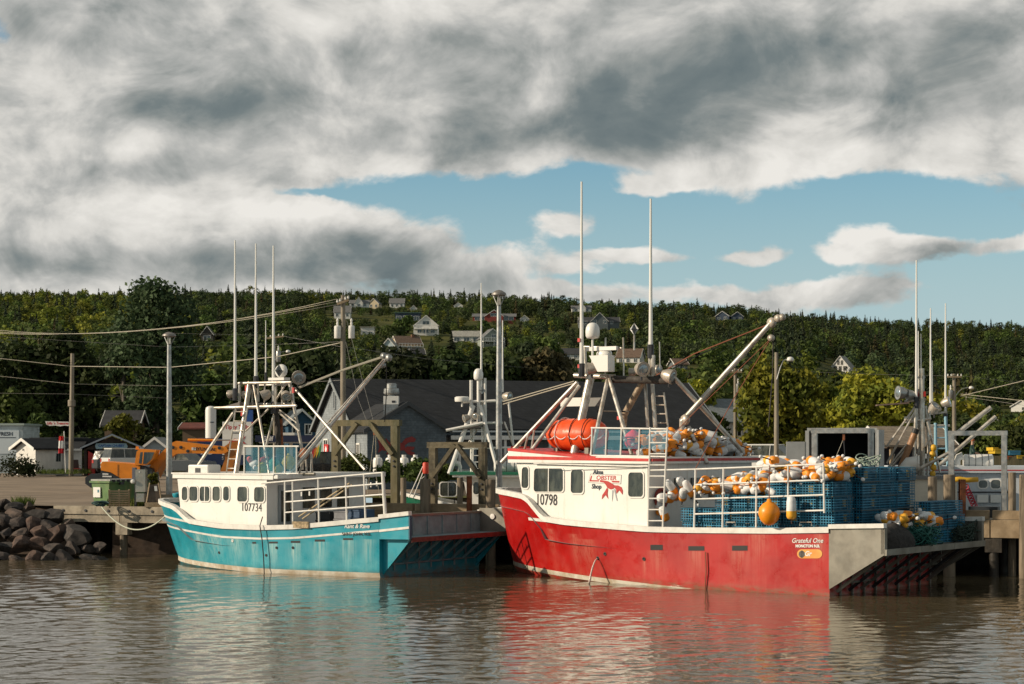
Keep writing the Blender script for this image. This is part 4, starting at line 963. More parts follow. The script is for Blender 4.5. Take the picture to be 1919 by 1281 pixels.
    def hullpatch(s, name, x0, x1, y0, y1, mt, off=0.008, th=0.02):
        p = [s.onhull(x0, y1), s.onhull(x1, y1), s.onhull(x1, y0), s.onhull(x0, y0)]; n = (p[1]-p[0]).cross(p[3]-p[0]).normalized()
        if n.y < 0: n = -n
        return MB().add([q+n*off for q in p]+[q-n*th for q in p], [(0,1,2,3),(7,6,5,4),(0,4,5,1),(1,5,6,2),(2,6,7,3),(3,7,4,0)]).obj(name, mt, s.t)
    def rope(s, name, pts, mt, r=0.015, sag=0.0, n=10, v=None):
        P = [s.y(a[0], a[1], a[2] if len(a) > 2 else v) for a in pts]
        if sag and len(P) == 2: P = [P[0].lerp(P[1], i/n)-Vector((0, 0, sag*4*(i/n)*(1-i/n))) for i in range(n+1)]
        return MB().tube(P, r, 5).obj(name, mt, s.t, smooth=40)
    def diamond(s, px, py, hpx, wpx, v, ypole=None):
        c = s.y(px, py, v); k = ppm(s.w(*c).y); h = hpx/2/k; w = wpx/2/k; b = MB()
        for M in ((1, 0), (0, 1)): b.add([c+Vector((0, 0, h)), c+Vector((M[0]*w, M[1]*w, 0)), c-Vector((0, 0, h)), c-Vector((M[0]*w, M[1]*w, 0))], [(0, 1, 2, 3)])
        b.add([c+Vector((w, 0, 0)), c+Vector((0, w, 0)), c-Vector((w, 0, 0)), c-Vector((0, w, 0))], [(0, 1, 2, 3)])
        o = b.obj('radar_reflector', m_galv, s.t)
        if ypole: MB().tube([s.y(px, ypole, v), c-Vector((0, 0, h))], 0.03, 6).obj('reflector_pole', m_tube, o)
    def ladder(s, a0, a1, b0, b1, n, v, r=0.028, mt=None):
        """two rails px a0->a1 and b0->b1 (bottom -> top)"""
        mt = mt or m_tube; t = MB().tube([s.y(*a0, v), s.y(*a1, v)], r, 7).obj('ladder_rail', mt, s.t, smooth=40); MB().tube([s.y(*b0, v), s.y(*b1, v)], r, 7).obj('ladder_rail', mt, s.t, smooth=40)
        for i in range(n):
            f = (i+0.6)/n; p = s.y(a0[0]+(a1[0]-a0[0])*f, a0[1]+(a1[1]-a0[1])*f, v); q = s.y(b0[0]+(b1[0]-b0[0])*f, b0[1]+(b1[1]-b0[1])*f, v)
            MB().tube([p, q], r*0.75, 6).obj('rung', mt, s.t)
def add_stains(m, spots, col, seed=0.0, scum=(0.16, 0.115, 0.065)):
    """runs below outlets: (x, z, half width, length) in the boat's own frame, and a scum line at the water"""
    nt = m.node_tree; b = nt.nodes['Principled BSDF']; l = b.inputs['Base Color'].links[0]; c = l.from_socket; tc = nt.nodes.new('ShaderNodeTexCoord'); V = tc.outputs['Object']; x, y, z = n_sep(nt, V)
    wob = n_tex(nt, V, 2.5, 3, 0.5)-0.5; fil = n_tex(nt, V, 1.0, 5, 0.7, vscale=(14, 14, 0.7), offset=(seed, 0, 0)).ramp(0.30, 0.62); tot = None
    for (u, z0, w, ln) in spots:
        dx = (x+wob*0.10-u)*(1.0/w); g = (dx*dx*-1.0).op('EXPONENT'); t = g*z.ramp(z0-ln, z0, 0.15, 1.0)*z.ramp(z0+0.02, z0-0.03); tot = t if tot is None else tot+t
    c = n_mix(nt, tot*fil*0.75, c, col)
    c = n_mix(nt, z.ramp(0.30, 0.02)*n_tex(nt, V, 3.0, 6, 0.7, vscale=(1, 1, 3)).ramp(0.35, 0.62)*0.75, c, scum); nt.links.new(c, b.inputs['Base Color'])
def tabf(tab): return lambda u: interp(u, tab)
def hbf(B, L, u0, p, q, stern=None):
    def f(u):
        t = max(0.0, u-u0)/(L-u0); b = B/2*max(0.0, 1-min(1, t)**p)**q
        if stern is not None and u < u0: b *= stern+(1-stern)*max(0.0, u/u0)**0.7
        return b
    return f
# ---------------------------------------------------------------- lobster gear
m_bw = mat('buoy_white', (0.70, 0.70, 0.70), 0.55, var=0.10, vscale=8, grime=0.6, scol=(0.36, 0.32, 0.27))
m_bo = mat('buoy_orange', (0.84, 0.27, 0.015), 0.5, var=0.2, vscale=8)
m_by = mat('buoy_amber', (0.80, 0.39, 0.03), 0.5, var=0.2, vscale=8)
m_stick = mat('buoy_stick', (0.05, 0.025, 0.02), 0.8)
def buoy_mesh(l=0.56, r=0.125, cut=0.62, om=None, stick=0.28, tip=True):
    b = MB(); L = l
    prof = [(0.02, 0), (r*0.55, 0.02*L), (r*0.82, 0.10*L), (r*0.97, 0.24*L), (r, cut*L), (r*1.0, cut*L+0.001), (r*1.0, 0.86*L), (r*0.86, 0.95*L), (r*0.55, L), (0.03, L)]
    b.lathe(prof, (0, 0, -L/2), (0, 0, 1), 12, mids=[0, 0, 0, 0, 0, 1, 1, 1, 1])
    b.m(2).tube([(0, 0, L/2-0.02), (0.01, 0, L/2+stick)], 0.018, 5); b.m(0)
    if tip: b.lathe([(0.0, 0), (0.04, 0.02), (0.055, 0.06), (0.04, 0.10), (0.0, 0.12)], (0.01, 0, L/2+stick-0.02), (0, 0, 1), 8)
    me = b.mesh('lobster_buoy', [m_bw, om or m_bo, m_stick], 40); return me
BM = [buoy_mesh(cut=0.62), buoy_mesh(0.60, 0.13, 0.64, m_by, 0.12, False), buoy_mesh(0.52, 0.13, 0.56, m_bo, 0.2, True), buoy_mesh(0.62, 0.125, 0.6, m_by, 0.35, True), buoy_mesh(0.5, 0.14, 0.5, m_bo, 0.0, False)]
fl = MB().lathe([(0.0, 0), (0.04, 0.01), (0.062, 0.05), (0.062, 0.10), (0.04, 0.14), (0.0, 0.15)], n=9); FLM = fl.mesh('small_float', [m_bw], True)
def place(me, name, P, rot, lab, cat, group, sc=1.0):
    o = bpy.data.objects.new(name, me); link(o); o.location = P; o.rotation_euler = rot; o.scale = (sc, sc, sc); return tag(o, lab, cat, group)
br = random.Random(21)
def buoy(P, lab, group, rot=None, sc=None, k=None):
    a = br.uniform(0, 6.28)
    rot = rot or (br.uniform(1.15, 1.95), 0, a)
    return place(BM[br.randrange(len(BM)) if k is None else k], 'lobster_buoy', P, rot, lab, 'buoy', group, sc or br.uniform(0.98, 1.18))
m_trapw = mat('trap_wire_blue', (0.02, 0.21, 0.36), 0.5, var=0.3, vscale=2); m_trapn = mat('trap_netting', (0.005, 0.035, 0.07), 0.8, var=0.4, vscale=3); m_trapf = mat('trap_frame', (0.02, 0.14, 0.23), 0.5)
m_bait = mat('bait_bag', (0.42, 0.27, 0.03), 0.8, var=0.4, vscale=8); m_weight = mat('trap_runner', (0.20, 0.16, 0.11), 0.9, var=0.4, vscale=5)
def trap_mesh(lx=1.15, ly=0.55, lz=0.40, seed=0):
    """wire lobster trap: lattice of flat wires on all faces, netting inside, bait bag and a wooden runner; long side along x"""
    b = MB(); sp = 0.085; w = 0.011
    def strip(p, q, nrm):
        p, q, nrm = Vector(p), Vector(q), Vector(nrm); s = (q-p).normalized().cross(nrm)*w
        b.add([p-s, q-s, q+s, p+s], [(0, 1, 2, 3)])
    def face(o, ux, uy, la, lb, nrm):
        na, nb = int(round(la/sp)), int(round(lb/sp)); o, ux, uy = Vector(o), Vector(ux), Vector(uy)
        for i in range(na+1): strip(o+ux*la*i/na, o+ux*la*i/na+uy*lb, nrm)
        for i in range(nb+1): strip(o+uy*lb*i/nb, o+ux*la+uy*lb*i/nb, nrm)
    x, y = lx/2, ly/2
    face((-x, -y, 0), (1, 0, 0), (0, 0, 1), lx, lz, (0, -1, 0)); face((-x, y, 0), (1, 0, 0), (0, 0, 1), lx, lz, (0, 1, 0))
    face((-x, -y, 0), (0, 1, 0), (0, 0, 1), ly, lz, (-1, 0, 0)); face((x, -y, 0), (0, 1, 0), (0, 0, 1), ly, lz, (1, 0, 0))
    face((-x, -y, lz), (1, 0, 0), (0, 1, 0), lx, ly, (0, 0, 1))
    b.m(2)
    for sx in (-x, x):
        for sy in (-y, y): b.tube([(sx, sy, 0), (sx, sy, lz)], 0.011, 4)
    for sz in (0, lz):
        for sy in (-y, y): b.tube([(-x, sy, sz), (x, sy, sz)], 0.011, 4)
        for sx in (-x, x): b.tube([(sx, -y, sz), (sx, y, sz)], 0.011, 4)
    b.m(1); r = random.Random(seed)
    for sx in (-0.12, 0.22): b.add([(sx, -y*0.95, 0.02), (sx, y*0.95, 0.02), (sx+0.05, y*0.95, lz*0.95), (sx+0.05, -y*0.95, lz*0.95)], [(0, 1, 2, 3)])
    b.add([(-x*0.96, -y*0.4, 0.05), (x*0.96, -y*0.4, 0.05), (x*0.96, -y*0.1, lz*0.9), (-x*0.96, -y*0.1, lz*0.9)], [(0, 1, 2, 3)])
    b.add([(-x*0.96, y*0.4, 0.05), (x*0.96, y*0.4, 0.05), (x*0.96, y*0.1, lz*0.9), (-x*0.96, y*0.1, lz*0.9)], [(0, 1, 2, 3)])
    b.add([(-x, -y, 0.008), (x, -y, 0.008), (x, y, 0.008), (-x, y, 0.008)], [(0, 1, 2, 3)])
    b.m(3); bx = r.uniform(-0.4, 0.3)
    b.box((bx, -y*0.8, lz*0.5), (0.16, 0.05, 0.22)); b.box((x*0.92, r.uniform(-0.1, 0.1), lz*0.5), (0.03, 0.15, 0.2) if seed % 2 else (0.02, 0.08, 0.1))
    b.m(4)
    for sy in (-y+0.03, y-0.03): b.bx(-x, x, sy-0.02, sy+0.02, -0.03, -0.001)
    return b.mesh('lobster_trap', [m_trapw, m_trapn, m_trapf, m_bait, m_weight])
TM = [trap_mesh(seed=i) for i in range(3)]
# ---------------------------------------------------------------- red lobster boat
m_redhull = hullpaint('red_hull', (0.43, 0.007, 0.006), (0.47, 0.085, 0.06), (0.13, 0.006, 0.006))
RB = Boat(11.50, 57.92, 142, 'lobster_boat', 'large red lobster boat with white wheelhouse, stacked blue traps and orange buoys',
          hbf(6.86, 14.5, 4.0, 2.2, 0.75), hbf(6.9, 15.0, 6.0, 2.3, 0.62), 14.45, 14.98,
          tabf([(-2, 2.10), (0, 1.98), (1.9, 1.90), (4.7, 1.84), (6.4, 1.82), (9.0, 1.91), (10.0, 1.95), (11.05, 2.03), (11.95, 2.66), (12.3, 2.76), (13.2, 2.83), (15, 2.90)]),
          lambda u: 0.040*(u-6.6), [m_redhull, m_boot], 0.075, 'fishing boat')
RT = RB.t
RB.deck = lambda u: 0.72 if u < 11.2 else 0.55
RB.hull(); RB.rail(0.26, 0.17)
RB.stripe('rub_stripe', lambda u: 1.95+0.012*(u-10.6), 0.10, m_rail, 10.4, 12.1, 14)
# wheelhouse
WV = lambda u: 3.22-0.16*max(0, u-6.6)
def wheelhouse(B, u0, u1b, u1t, z0, zt, f, mt, mta, th=0.08):
    p = [(u0, f(u0)), (u1b, f(u1b))]; q = [(u0, f(u0)), (u1t, f(u1t))]; n = 15
    for sgn in (1, -1):
        b = MB()
        for i in range(n):
            t = i/(n-1); ub = u0+(u1b-u0)*t; ut = u0+(u1t-u0)*t
            zb = max(z0, B.zg(ub)-0.12) if t > 0.5 else z0
            b.v += [(ub, f(ub)*sgn, zb), (ut, f(ut)*sgn, zt), (ub, (f(ub)-th)*sgn, zb), (ut, (f(ut)-th)*sgn, zt)]
        for i in range(n-1):
            a = 4*i; b.f += [[a, a+4, a+5, a+1], [a+2, a+3, a+7, a+6]]; b.mi += [0, 0]
        b.f += [[0, 1, 3, 2], [4*n-4, 4*n-2, 4*n-1, 4*n-3]]; b.mi += [0, 0]; b.obj('side_wall', mt, B.t)
    w = f(u1b)-th; w2 = f(u1t)-th; zf = max(z0, B.zg(u1b)-0.12)
    MB().add([(u1b, -w, zf), (u1b, w, zf), (u1t, w2, zt), (u1t, -w2, zt), (u1b-0.06, -w, zf), (u1b-0.06, w, zf), (u1t-0.06, w2, zt), (u1t-0.06, -w2, zt)], [(0,1,2,3),(7,6,5,4),(0,4,5,1),(1,5,6,2),(2,6,7,3),(3,7,4,0)]).obj('front_wall', mt, B.t)
    w = f(u0)-th
    MB().bx(u0, u0+0.07, -w, w, z0, zt).obj('aft_wall', mta, B.t)
wheelhouse(RB, 6.6, 12.3, 12.65, 1.35, 3.92, WV, m_gel, m_gel)
fw = MB()
for k in range(5):
    a, b_ = -2.3+k*0.95, -1.5+k*0.95
    fw.add([(12.17, a, 3.05), (12.17, b_, 3.05), (12.33, b_, 3.72), (12.33, a, 3.72)], [(0, 1, 2, 3)])
    MB().add([(12.55, a*0.9, 2.98), (12.55, b_*0.9, 2.98), (12.665, b_*0.9, 3.76), (12.665, a*0.9, 3.76)], [(0, 1, 2, 3)]).obj('front_window', m_wglass, RT)
# roof with red bands; the visor is deeper forward
def roofband(z_lo, z_hi, mt, name, out, u0=6.35, u1=12.95):
    b = MB(); n = 9
    for i in range(n):
        t = i/(n-1); u = u0+(u1-u0)*t; v = WV(u)+0.12+out
        for sgn in (1, -1): b.v += [(u, v*sgn, z_lo(t)), (u, v*sgn, z_hi(t))]
    for i in range(n-1):
        a = 4*i; b.f += [[a, a+4, a+5, a+1], [a+2, a+3, a+7, a+6], [a+1, a+5, a+7, a+3], [a, a+2, a+6, a+4]]; b.mi += [0]*4
    b.f += [[0, 1, 3, 2], [4*n-4, 4*n-2, 4*n-1, 4*n-3]]; b.mi += [0, 0]; return b.obj(name, mt, RT)
zr = lambda t: 4.10+0.27*max(0, (t-0.42)/0.58)
roofband(lambda t: 3.88, lambda t: zr(t), m_gel, 'roof', 0.0)
roofband(lambda t: 3.955+0.04*t, lambda t: 4.045+0.06*t, m_red, 'roof_stripe', 0.012, 6.33, 12.97)
roofband(lambda t: zr(0.42+0.58*t)-0.085, lambda t: zr(0.42+0.58*t)+0.006, m_red, 'visor_stripe', 0.010, 8.8, 12.965)
MB().beam((6.5, WV(6.6)+0.10, 3.80), (11.7, WV(11.7)+0.10, 3.86), 0.05, 0.03).obj('roof_moulding', m_rail, RT)
for r_, sl, mu in [((978, 991, 875, 914), 1.0, False), ((1001, 1056, 877.5, 921), 1.0, True), ((1070.5, 1093.5, 880.5, 923.5), 0.5, False), ((1178, 1206, 885, 930.5), 0.5, False)]: RB.cabin_window(r_, WV, sl, mu)
RB.walltext('10798', 1024.5, 937, 20.5, WV, m_ink, sx=0.80, bold=0.004)
m_navy = mat('navy_lettering', (0.015, 0.03, 0.05), 0.5); m_lred = mat('logo_red', (0.40, 0.02, 0.018), 0.5)
RB.walltext('Alma', 1121, 884.5, 8.5, WV, m_navy, shear=0.15, bold=0.006, sx=1.05); RB.walltext('Shop', 1118, 911.5, 8.5, WV, m_navy, shear=0.12, bold=0.006, sx=1.05)
def wallpoly(B, name, pts, f, mt, off=0.012):
    P = [B.onwall(x, y, f)+Vector((0, off, 0)) for x, y in pts]; n = len(P)
    return MB().add(P+[p-Vector((0, 0.006, 0)) for p in P], [tuple(range(n)), tuple(reversed(range(n, 2*n)))]+[(i, (i+1) % n, n+(i+1) % n, n+i) for i in range(n)]).obj(name, mt, B.t)
lx, ly, ls = 1060, 860, 180/1919.0
L_ = lambda pts: [(lx+a*ls, ly+b*ls) for a, b in pts]
wallpoly(RB, 'logo_border', L_([(497, 292), (1120, 315), (1108, 500), (455, 472)]), WV, m_navy, 0.006)
wallpoly(RB, 'logo_field', L_([(503, 300), (1112, 322), (1100, 492), (464, 466)]), WV, m_gel, 0.009)
wallpoly(RB, 'logo_bar', L_([(484, 418), (672, 422), (668, 448), (478, 446)]), WV, m_lred); wallpoly(RB, 'logo_bar', L_([(915, 432), (1080, 436), (1076, 470), (940, 466)]), WV, m_lred)
wallpoly(RB, 'logo_bar', L_([(512, 330), (535, 330), (515, 425), (484, 425)]), WV, m_lred)
RB.walltext('OBSTER', lx+815*ls, ly+378*ls, 8.0, WV, m_lred, shear=0.12, bold=0.004, sx=1.30)
for nm, pts in [('lobster_tail', [(690, 418), (760, 425), (850, 440), (920, 478), (975, 520), (960, 590), (900, 605), (840, 575), (810, 520), (770, 470), (690, 455)]),
                ('lobster_claw', [(830, 570), (850, 600), (840, 700), (855, 795), (800, 715), (725, 800), (735, 720), (790, 640)]), ('lobster_claw', [(960, 520), (1050, 525), (1120, 560), (1145, 630), (1140, 710), (1075, 620), (1020, 690), (1010, 600), (970, 570)])]:
    wallpoly(RB, nm, L_(pts), WV, m_lred, 0.015)
m_lgrey = mat('logo_grey', (0.35, 0.36, 0.38), 0.5)
wallpoly(RB, 'lobster_feeler', L_([(930, 620), (955, 620), (945, 760), (932, 850)]), WV, m_lgrey, 0.016); wallpoly(RB, 'lobster_feeler', L_([(965, 600), (990, 600), (1040, 830), (1020, 830)]), WV, m_lgrey, 0.016)
# hull markings and fittings
RB.hulltext('Grateful One', 1513, 1013, 8.6, m_wht, shear=0.28, bold=0.002); RB.hulltext('MONCTON N.B.', 1514, 1023, 5.0, m_wht, bold=0.006, sx=0.98)
def capsule(x0, x1, y0, y1):
    r = (y1-y0)/2; cy = (y0+y1)/2; P = []
    for i in range(9): a = math.pi/2+math.pi*i/8; P.append((x0+r+math.cos(a)*r, cy-math.sin(a)*r))
    for i in range(9): a = -math.pi/2+math.pi*i/8; P.append((x1-r+math.cos(a)*r, cy-math.sin(a)*r))
    return P
def hullpoly(B, name, pts, mt, off):
    P = [B.onhull(x, y)+Vector((0, off, 0)) for x, y in pts]; n = len(P); return MB().add(P, [tuple(range(n))]).obj(name, mt, B.t)
hullpoly(RB, 'badge', capsule(1494, 1541, 1029, 1046), mat('badge_orange', (0.72, 0.28, 0.05), 0.4, col2=(0.75, 0.45, 0.12), vscale=1.5), 0.010)
hullpoly(RB, 'badge_picture', capsule(1497, 1509, 1031, 1045), mat('badge_grey', (0.10, 0.09, 0.08), 0.5, var=0.6, vscale=20), 0.013)
RB.hulltext('Gr', 1514, 1037.5, 9.0, m_wht, shear=0.3, bold=0.006); RB.hulltext('ump', 1526, 1038, 4.5, m_wht, shear=0.2) if False else None
for a in [(1219, 1242, 1020.5, 1030.5), (1290, 1320, 1023, 1031.5), (1372, 1401, 1022, 1031.5)]: RB.hullpatch('scupper', *a, m_black, 0.006)
for (x, y) in [(1134, 1037.5), (1207, 1047), (1120.5, 1045.5)]:
    c = RB.onhull(x, y); MB().lathe([(0.06, -0.01), (0.06, 0.02), (0.04, 0.022), (0.0, 0.004)], c, (0, 1, 0), 10).obj('outlet', m_black, RT)
c = RB.onhull(1120.5, 1046); e = RB.z(1104, 1093, 0.0)
jet = [c.lerp(Vector((e.x, e.y, c.z)), t)-Vector((0, 0, (c.z-0.0)*t*t)) for t in [i/10 for i in range(11)]]
MB().tube(jet, [0.018+0.018*i/10+0.004*math.sin(i*2.3) for i in range(11)], 7).obj('cooling_water_jet', mat('falling_water', (0.62, 0.50, 0.44), 0.25, var=0.4, vscale=20), RT, smooth=True)
RB.rope('hanging_rope', [(1322, 1034, 3.50), (1323, 1070, 3.50), (1321, 1104, 3.47)], m_rope_o, 0.02)
for (x0, x1) in [(1361, 1378), (1499, 1521)]:
    p, q = RB.y(x0, 985, 3.33), RB.y(x1, 985, 3.33); MB().tube([p, p+Vector((0, 0, 0.11)), q+Vector((0, 0, 0.11)), q], 0.018, 6).obj('cleat_bar', m_tube, RT)
RS = [(RB.onhull(x, y).x, RB.onhull(x, y).z, w, l) for x, y, w, l in [(1230, 1031, 0.28, 1.1), (1305, 1032, 0.30, 1.0), (1386, 1032, 0.30, 1.0), (1075, 1000, 0.22, 1.6), (1100, 1010, 0.35, 1.4), (1207, 1048, 0.06, 0.8), (1420, 1000, 0.4, 1.2), (1030, 990, 0.2, 1.2), (1535, 1000, 0.2, 1.5)]]
add_stains(m_redhull, RS, (0.50, 0.14, 0.10))
RB.tubes('grab_rail', [(1010, 868.5, 1205, 874.5, 0.016, 3.0, 3.28)], 3.3, m_rail)
lr2 = MB().tube([(6.52, 2.55+0.30*math.cos(a), 2.75+0.30*math.sin(a)) for a in [k*math.pi/10 for k in range(21)]], 0.065, 8, cap=False).obj('life_ring', mat('ring_dull_red', (0.22, 0.03, 0.02), 0.6), RT, smooth=True)
for v in (1.4, 0.4, -0.7): MB().bx(6.54, 6.59, v-0.3, v+0.3, 2.7, 3.4).obj('aft_window', m_wglass, RT)
MB().bx(6.53, 6.59, -2.2, -1.4, 1.5, 3.4).obj('aft_door', m_greydeck, RT)
for x in (1142, 1174): MB().beam(RB.onwall(x, 872, WV)+Vector((0, 0.004, 0)), RB.onwall(x, 984, WV)+Vector((0, 0.004, 0)), 0.012, 0.006, (0, 1, 0)).obj('panel_seam', m_lgrey, RT) if x == 1142 and False else None
# stern platform with aluminium wings
PZ = 1.40
for sgn in (1, -1):
    MB().prism([(0.012, 2.02), (0.012, 0.20), (-1.79, 1.28), (-1.79, 2.08)], (0, 3.42*sgn-0.03, 0), (1, 0, 0), (0, 0, 1), -0.06).obj('wing_panel', m_dull, RT)
    MB().beam((0.0, 3.42*sgn, 2.06), (-1.80, 3.42*sgn, 2.13), 0.20, 0.13).obj('wing_rail', m_rail, RT)
    MB().beam((-1.74, 3.42*sgn-0.05*sgn, 1.30), (-1.74, 3.42*sgn-0.05*sgn, 2.06), 0.16, 0.12).obj('wing_post', m_dull, RT)
MB().bx(-1.78, 0.3, -3.36, 3.36, PZ-0.06, PZ).obj('platform', m_dull, RT)
for k in range(3): MB().bx(-1.86, -1.785, -3.45+k*2.30+0.01, -3.45+(k+1)*2.30-0.01, PZ-0.14, PZ+0.04).obj('platform_edge', m_dull, RT)
for i in range(9):
    v = 3.1-i*0.76
    MB().beam((-1.70, v, PZ-0.07), (-0.06, v, 0.12), 0.05, 0.09).obj('strut', m_dk if i % 2 else m_dull, RT)
    MB().beam((-0.05, v-0.25, PZ-0.07), (-0.05, v-0.25, -0.1), 0.07, 0.05).obj('stanchion', m_dull, RT)
    if i < 8: MB().beam((-0.75, v-0.3, PZ-0.07), (-0.75, v-0.3, 0.72), 0.05, 0.05).obj('hanger', m_dull, RT)
MB().tube([(-0.75, 2.9, 0.72), (-0.75, -2.4, 0.72)], 0.035, 7).obj('brace_pipe', m_dull, RT); MB().tube([(-0.42, 3.0, 0.40), (-0.42, 1.6, 0.40)], 0.035, 7).obj('brace_pipe', m_dull, RT)
# railing cage along the port side
for xb, yb, xt, yt in [(1301, 988, 1303.5, 878), (1354, 988, 1356, 876), (1417, 988, 1418, 874), (1477, 956, 1477, 871.5), (1545, 961, 1543, 867)]: RB.tubes('rail_post', [(xb, yb, xt, yt, 0.032)], 3.36, m_rail)
for ya, yb in [(879, 869.5), (908, 899), (935, 927), (963, 956)]: RB.tubes('side_rail', [(1302, ya, 1544, yb, 0.027)], 3.36, m_rail)
RB.tubes('side_rail', [(1217, 881, 1303, 879, 0.027)], 3.36, m_rail)
RB.ladder((1214.5, 988), (1218.5, 800), (1242, 988), (1251, 800), 9, 3.38, 0.03, m_rail)
# mesh pen on the roof
for x, y0, y1 in [(1108, 853, 801), (1135, 856, 801), (1163, 852, 801), (1197, 856, 801)]: RB.tubes('pen_post', [(x, y0, x+2, y1, 0.03)], 2.9, m_rail)
for y in (801.5, 853.5): RB.tubes('pen_rail', [(1108, y, 1249, y+2, 0.03)], 2.9, m_rail)
def netpanel(B, x0, x1, y0, y1, v, mt, nx, nz, name='pen_netting'):
    p, q = B.y(x0, y1, v), B.y(x1, y0, v); b = MB(); w = 0.0055
    for i in range(nx+1): x = p.x+(q.x-p.x)*i/nx; b.add([(x-w, v, p.z), (x+w, v, p.z), (x+w, v, q.z), (x-w, v, q.z)], [(0, 1, 2, 3)])
    for i in range(nz+1): z = p.z+(q.z-p.z)*i/nz; b.add([(p.x, v, z-w), (q.x, v, z-w), (q.x, v, z+w), (p.x, v, z+w)], [(0, 1, 2, 3)])
    o = b.obj(name, mt, B.t); o['kind'] = 'stuff'; return o
m_netb = mat('blue_netting', (0.03, 0.20, 0.30), 0.6)
netpanel(RB, 1108, 1163, 802, 854, 2.88, m_netb, 26, 24); netpanel(RB, 1166, 1248, 802, 840, 2.88, m_netb, 36, 17)
# mast, stays, boom
MV = 0.9
RB.tubes('mast_leg', [(1075, 852, 1108, 700, 0.145, 1.6, 0.9), (1108, 855, 1140, 704, 0.07, 2.4, 1.0), (1184, 852, 1141, 706, 0.07, 2.4, 1.0)], MV, m_tube, n=12)
RB.tubes('mast_stay', [(940, 866, 1082, 716, 0.075, 1.4, 1.0), (998, 841, 1086, 722, 0.065, 2.2, 1.0), (1256, 700, 1392, 846, 0.075, 0.9, -1.5), (1290, 800, 1325, 868, 0.08, 0.2, 0.2)], MV, m_tube, n=10)
RB.tubes('stay_strut', [(983, 842, 990, 812, 0.035, 1.9), (996, 842, 1001, 806, 0.035, 1.9)], MV, m_tube)
RB.tubes('mast_platform_beam', [(1077, 703, 1152, 706, 0.09), (1090, 649, 1165, 652, 0.04), (1096, 649, 1098, 700, 0.05)], MV, m_tube, n=10)
RB.tubes('mast_platform_beam', [(1148, 710, 1262, 713, 0.13), (1200, 712, 1262, 700, 0.06), (1120, 770, 1180, 771, 0.03)], MV, m_soot, n=10)
RB.tubes('mast_post', [(1222, 712, 1228, 800, 0.07, 0.3), (1209, 712, 1214, 800, 0.06, 0.3), (1168, 632, 1169, 705, 0.028), (1135, 632, 1134, 705, 0.03), (1217, 640, 1218, 705, 0.05), (1224, 665, 1224, 705, 0.07), (1236, 640, 1237, 690, 0.02)], MV, m_tube)
RB.ladder((1228, 802), (1224, 735), (1252, 802), (1244, 735), 4, 0.2, 0.035)
MB().tube([RB.y(1204, 716, 0.6), RB.y(1170, 777, 0.6), RB.y(1168, 803, 0.6)], [0.11, 0.12, 0.12], 10).obj('exhaust_pipe', mat('exhaust', (0.30, 0.23, 0.16), 0.6, 0.4, var=0.4, vscale=5), RT, smooth=40)
RB.whip(1090, 340, 700, 1.2, 0.075); RB.whip(1219.5, 372, 665, 0.9, 0.075)
RB.dome(1110.5, 604, 634, 27, 1.2, 702)
RB.diamond(1188.5, 616.5, 23, 20, 0.9, 656)
p = RB.y(1148, 697, MV); MB().prism([(-0.2, 0), (0.22, 0), (0.22, 0.55), (-0.55, 0.55), (-0.5, 0.48)], p+Vector((0, 0.2, 0)), (-1, 0, 0), (0, 0, 1), 0.4).obj('radar_pedestal', m_dome, RT)
MB().box(RB.y(1128, 653, MV+0.1), (1.25, 0.12, 0.13)).obj('radar_scanner', m_dome, RT)
MB().lathe([(0.0, -0.28), (0.16, -0.2), (0.19, 0.1), (0.13, 0.25), (0.0, 0.28)], RB.y(1133, 664, MV), (1, 0, 0), 12).obj('radar_motor', m_dome, RT, smooth=True)
RB.lamp(1109, 690, 22, 1.4, (0.9, 0.35, -0.1)); RB.lamp(1202, 691, 27, 1.3, (-0.75, 0.35, -0.12)); RB.lamp(1254, 704, 27, 1.0, (-0.85, -0.1, -0.25)); RB.lamp(1231, 692, 18, 0.5, (-0.8, 0.1, -0.1)); RB.lamp(1185, 697, 16, 0.6, (0.9, 0.2, -0.1))
for x, y in [(1086, 637), (1086, 686), (1160, 783)]: MB().box(RB.y(x, y, 1.25), (0.10, 0.10, 0.12)).obj('marker_light', m_red, RT)
MB().box(RB.y(1073, 753, 0.2), (1.0, 0.06, 0.30)).obj('name_board', m_dome, RT); MB().box(RB.y(1112, 753, 0.2), (0.75, 0.06, 0.30)).obj('name_board', mat('grey_board', (0.2, 0.2, 0.19), 0.7), RT)
b0, b1 = RB.y(1278, 790, 0.4), RB.y(1444, 606, -0.6); MB().tube([b0, b1], [0.10, 0.085], 12).obj('boom', m_tube, RT, smooth=40)
MB().tube([b0-Vector((0, 0, 0.9)), b0+Vector((0, 0, 0.1))], 0.09, 10).obj('boom_foot', m_tube, RT)
for x, y, s_ in [(1446, 604, 0.24), (1458, 596, 0.18), (1466, 594, 0.16), (1445, 633, 0.16), (1284, 786, 0.26)]: MB().lathe([(0.0, -0.09), (s_*0.6, -0.08), (s_*0.75, 0), (s_*0.6, 0.08), (0.0, 0.09)], RB.y(x, y, -0.6 if y < 700 else 0.4), (0.2, 1, 0), 9).obj('pulley_block', m_lamp, RT, smooth=True)
RB.rope('boom_line', [(1444, 606, -0.6), (1300, 663, 0.5), (1226, 705, 0.6)], m_rope_o, 0.02); RB.rope('boom_line', [(1444, 635, -0.6), (1306, 768, 1.5), (1238, 838, 2.0)], m_rope_o, 0.014); RB.rope('boom_line', [(1442, 638, -0.6), (1376, 745, 1.8), (1302, 880, 3.2)], m_rope_o, 0.014)
RB.rope('hanging_rope', [(1449, 612, -0.7), (1448, 700, -0.7), (1440, 800, -0.7)], m_soot, 0.02); RB.rope('mast_wire', [(1262, 690, 0.8), (1310, 664, -0.5), (1345, 650, -2)], m_soot, 0.02)
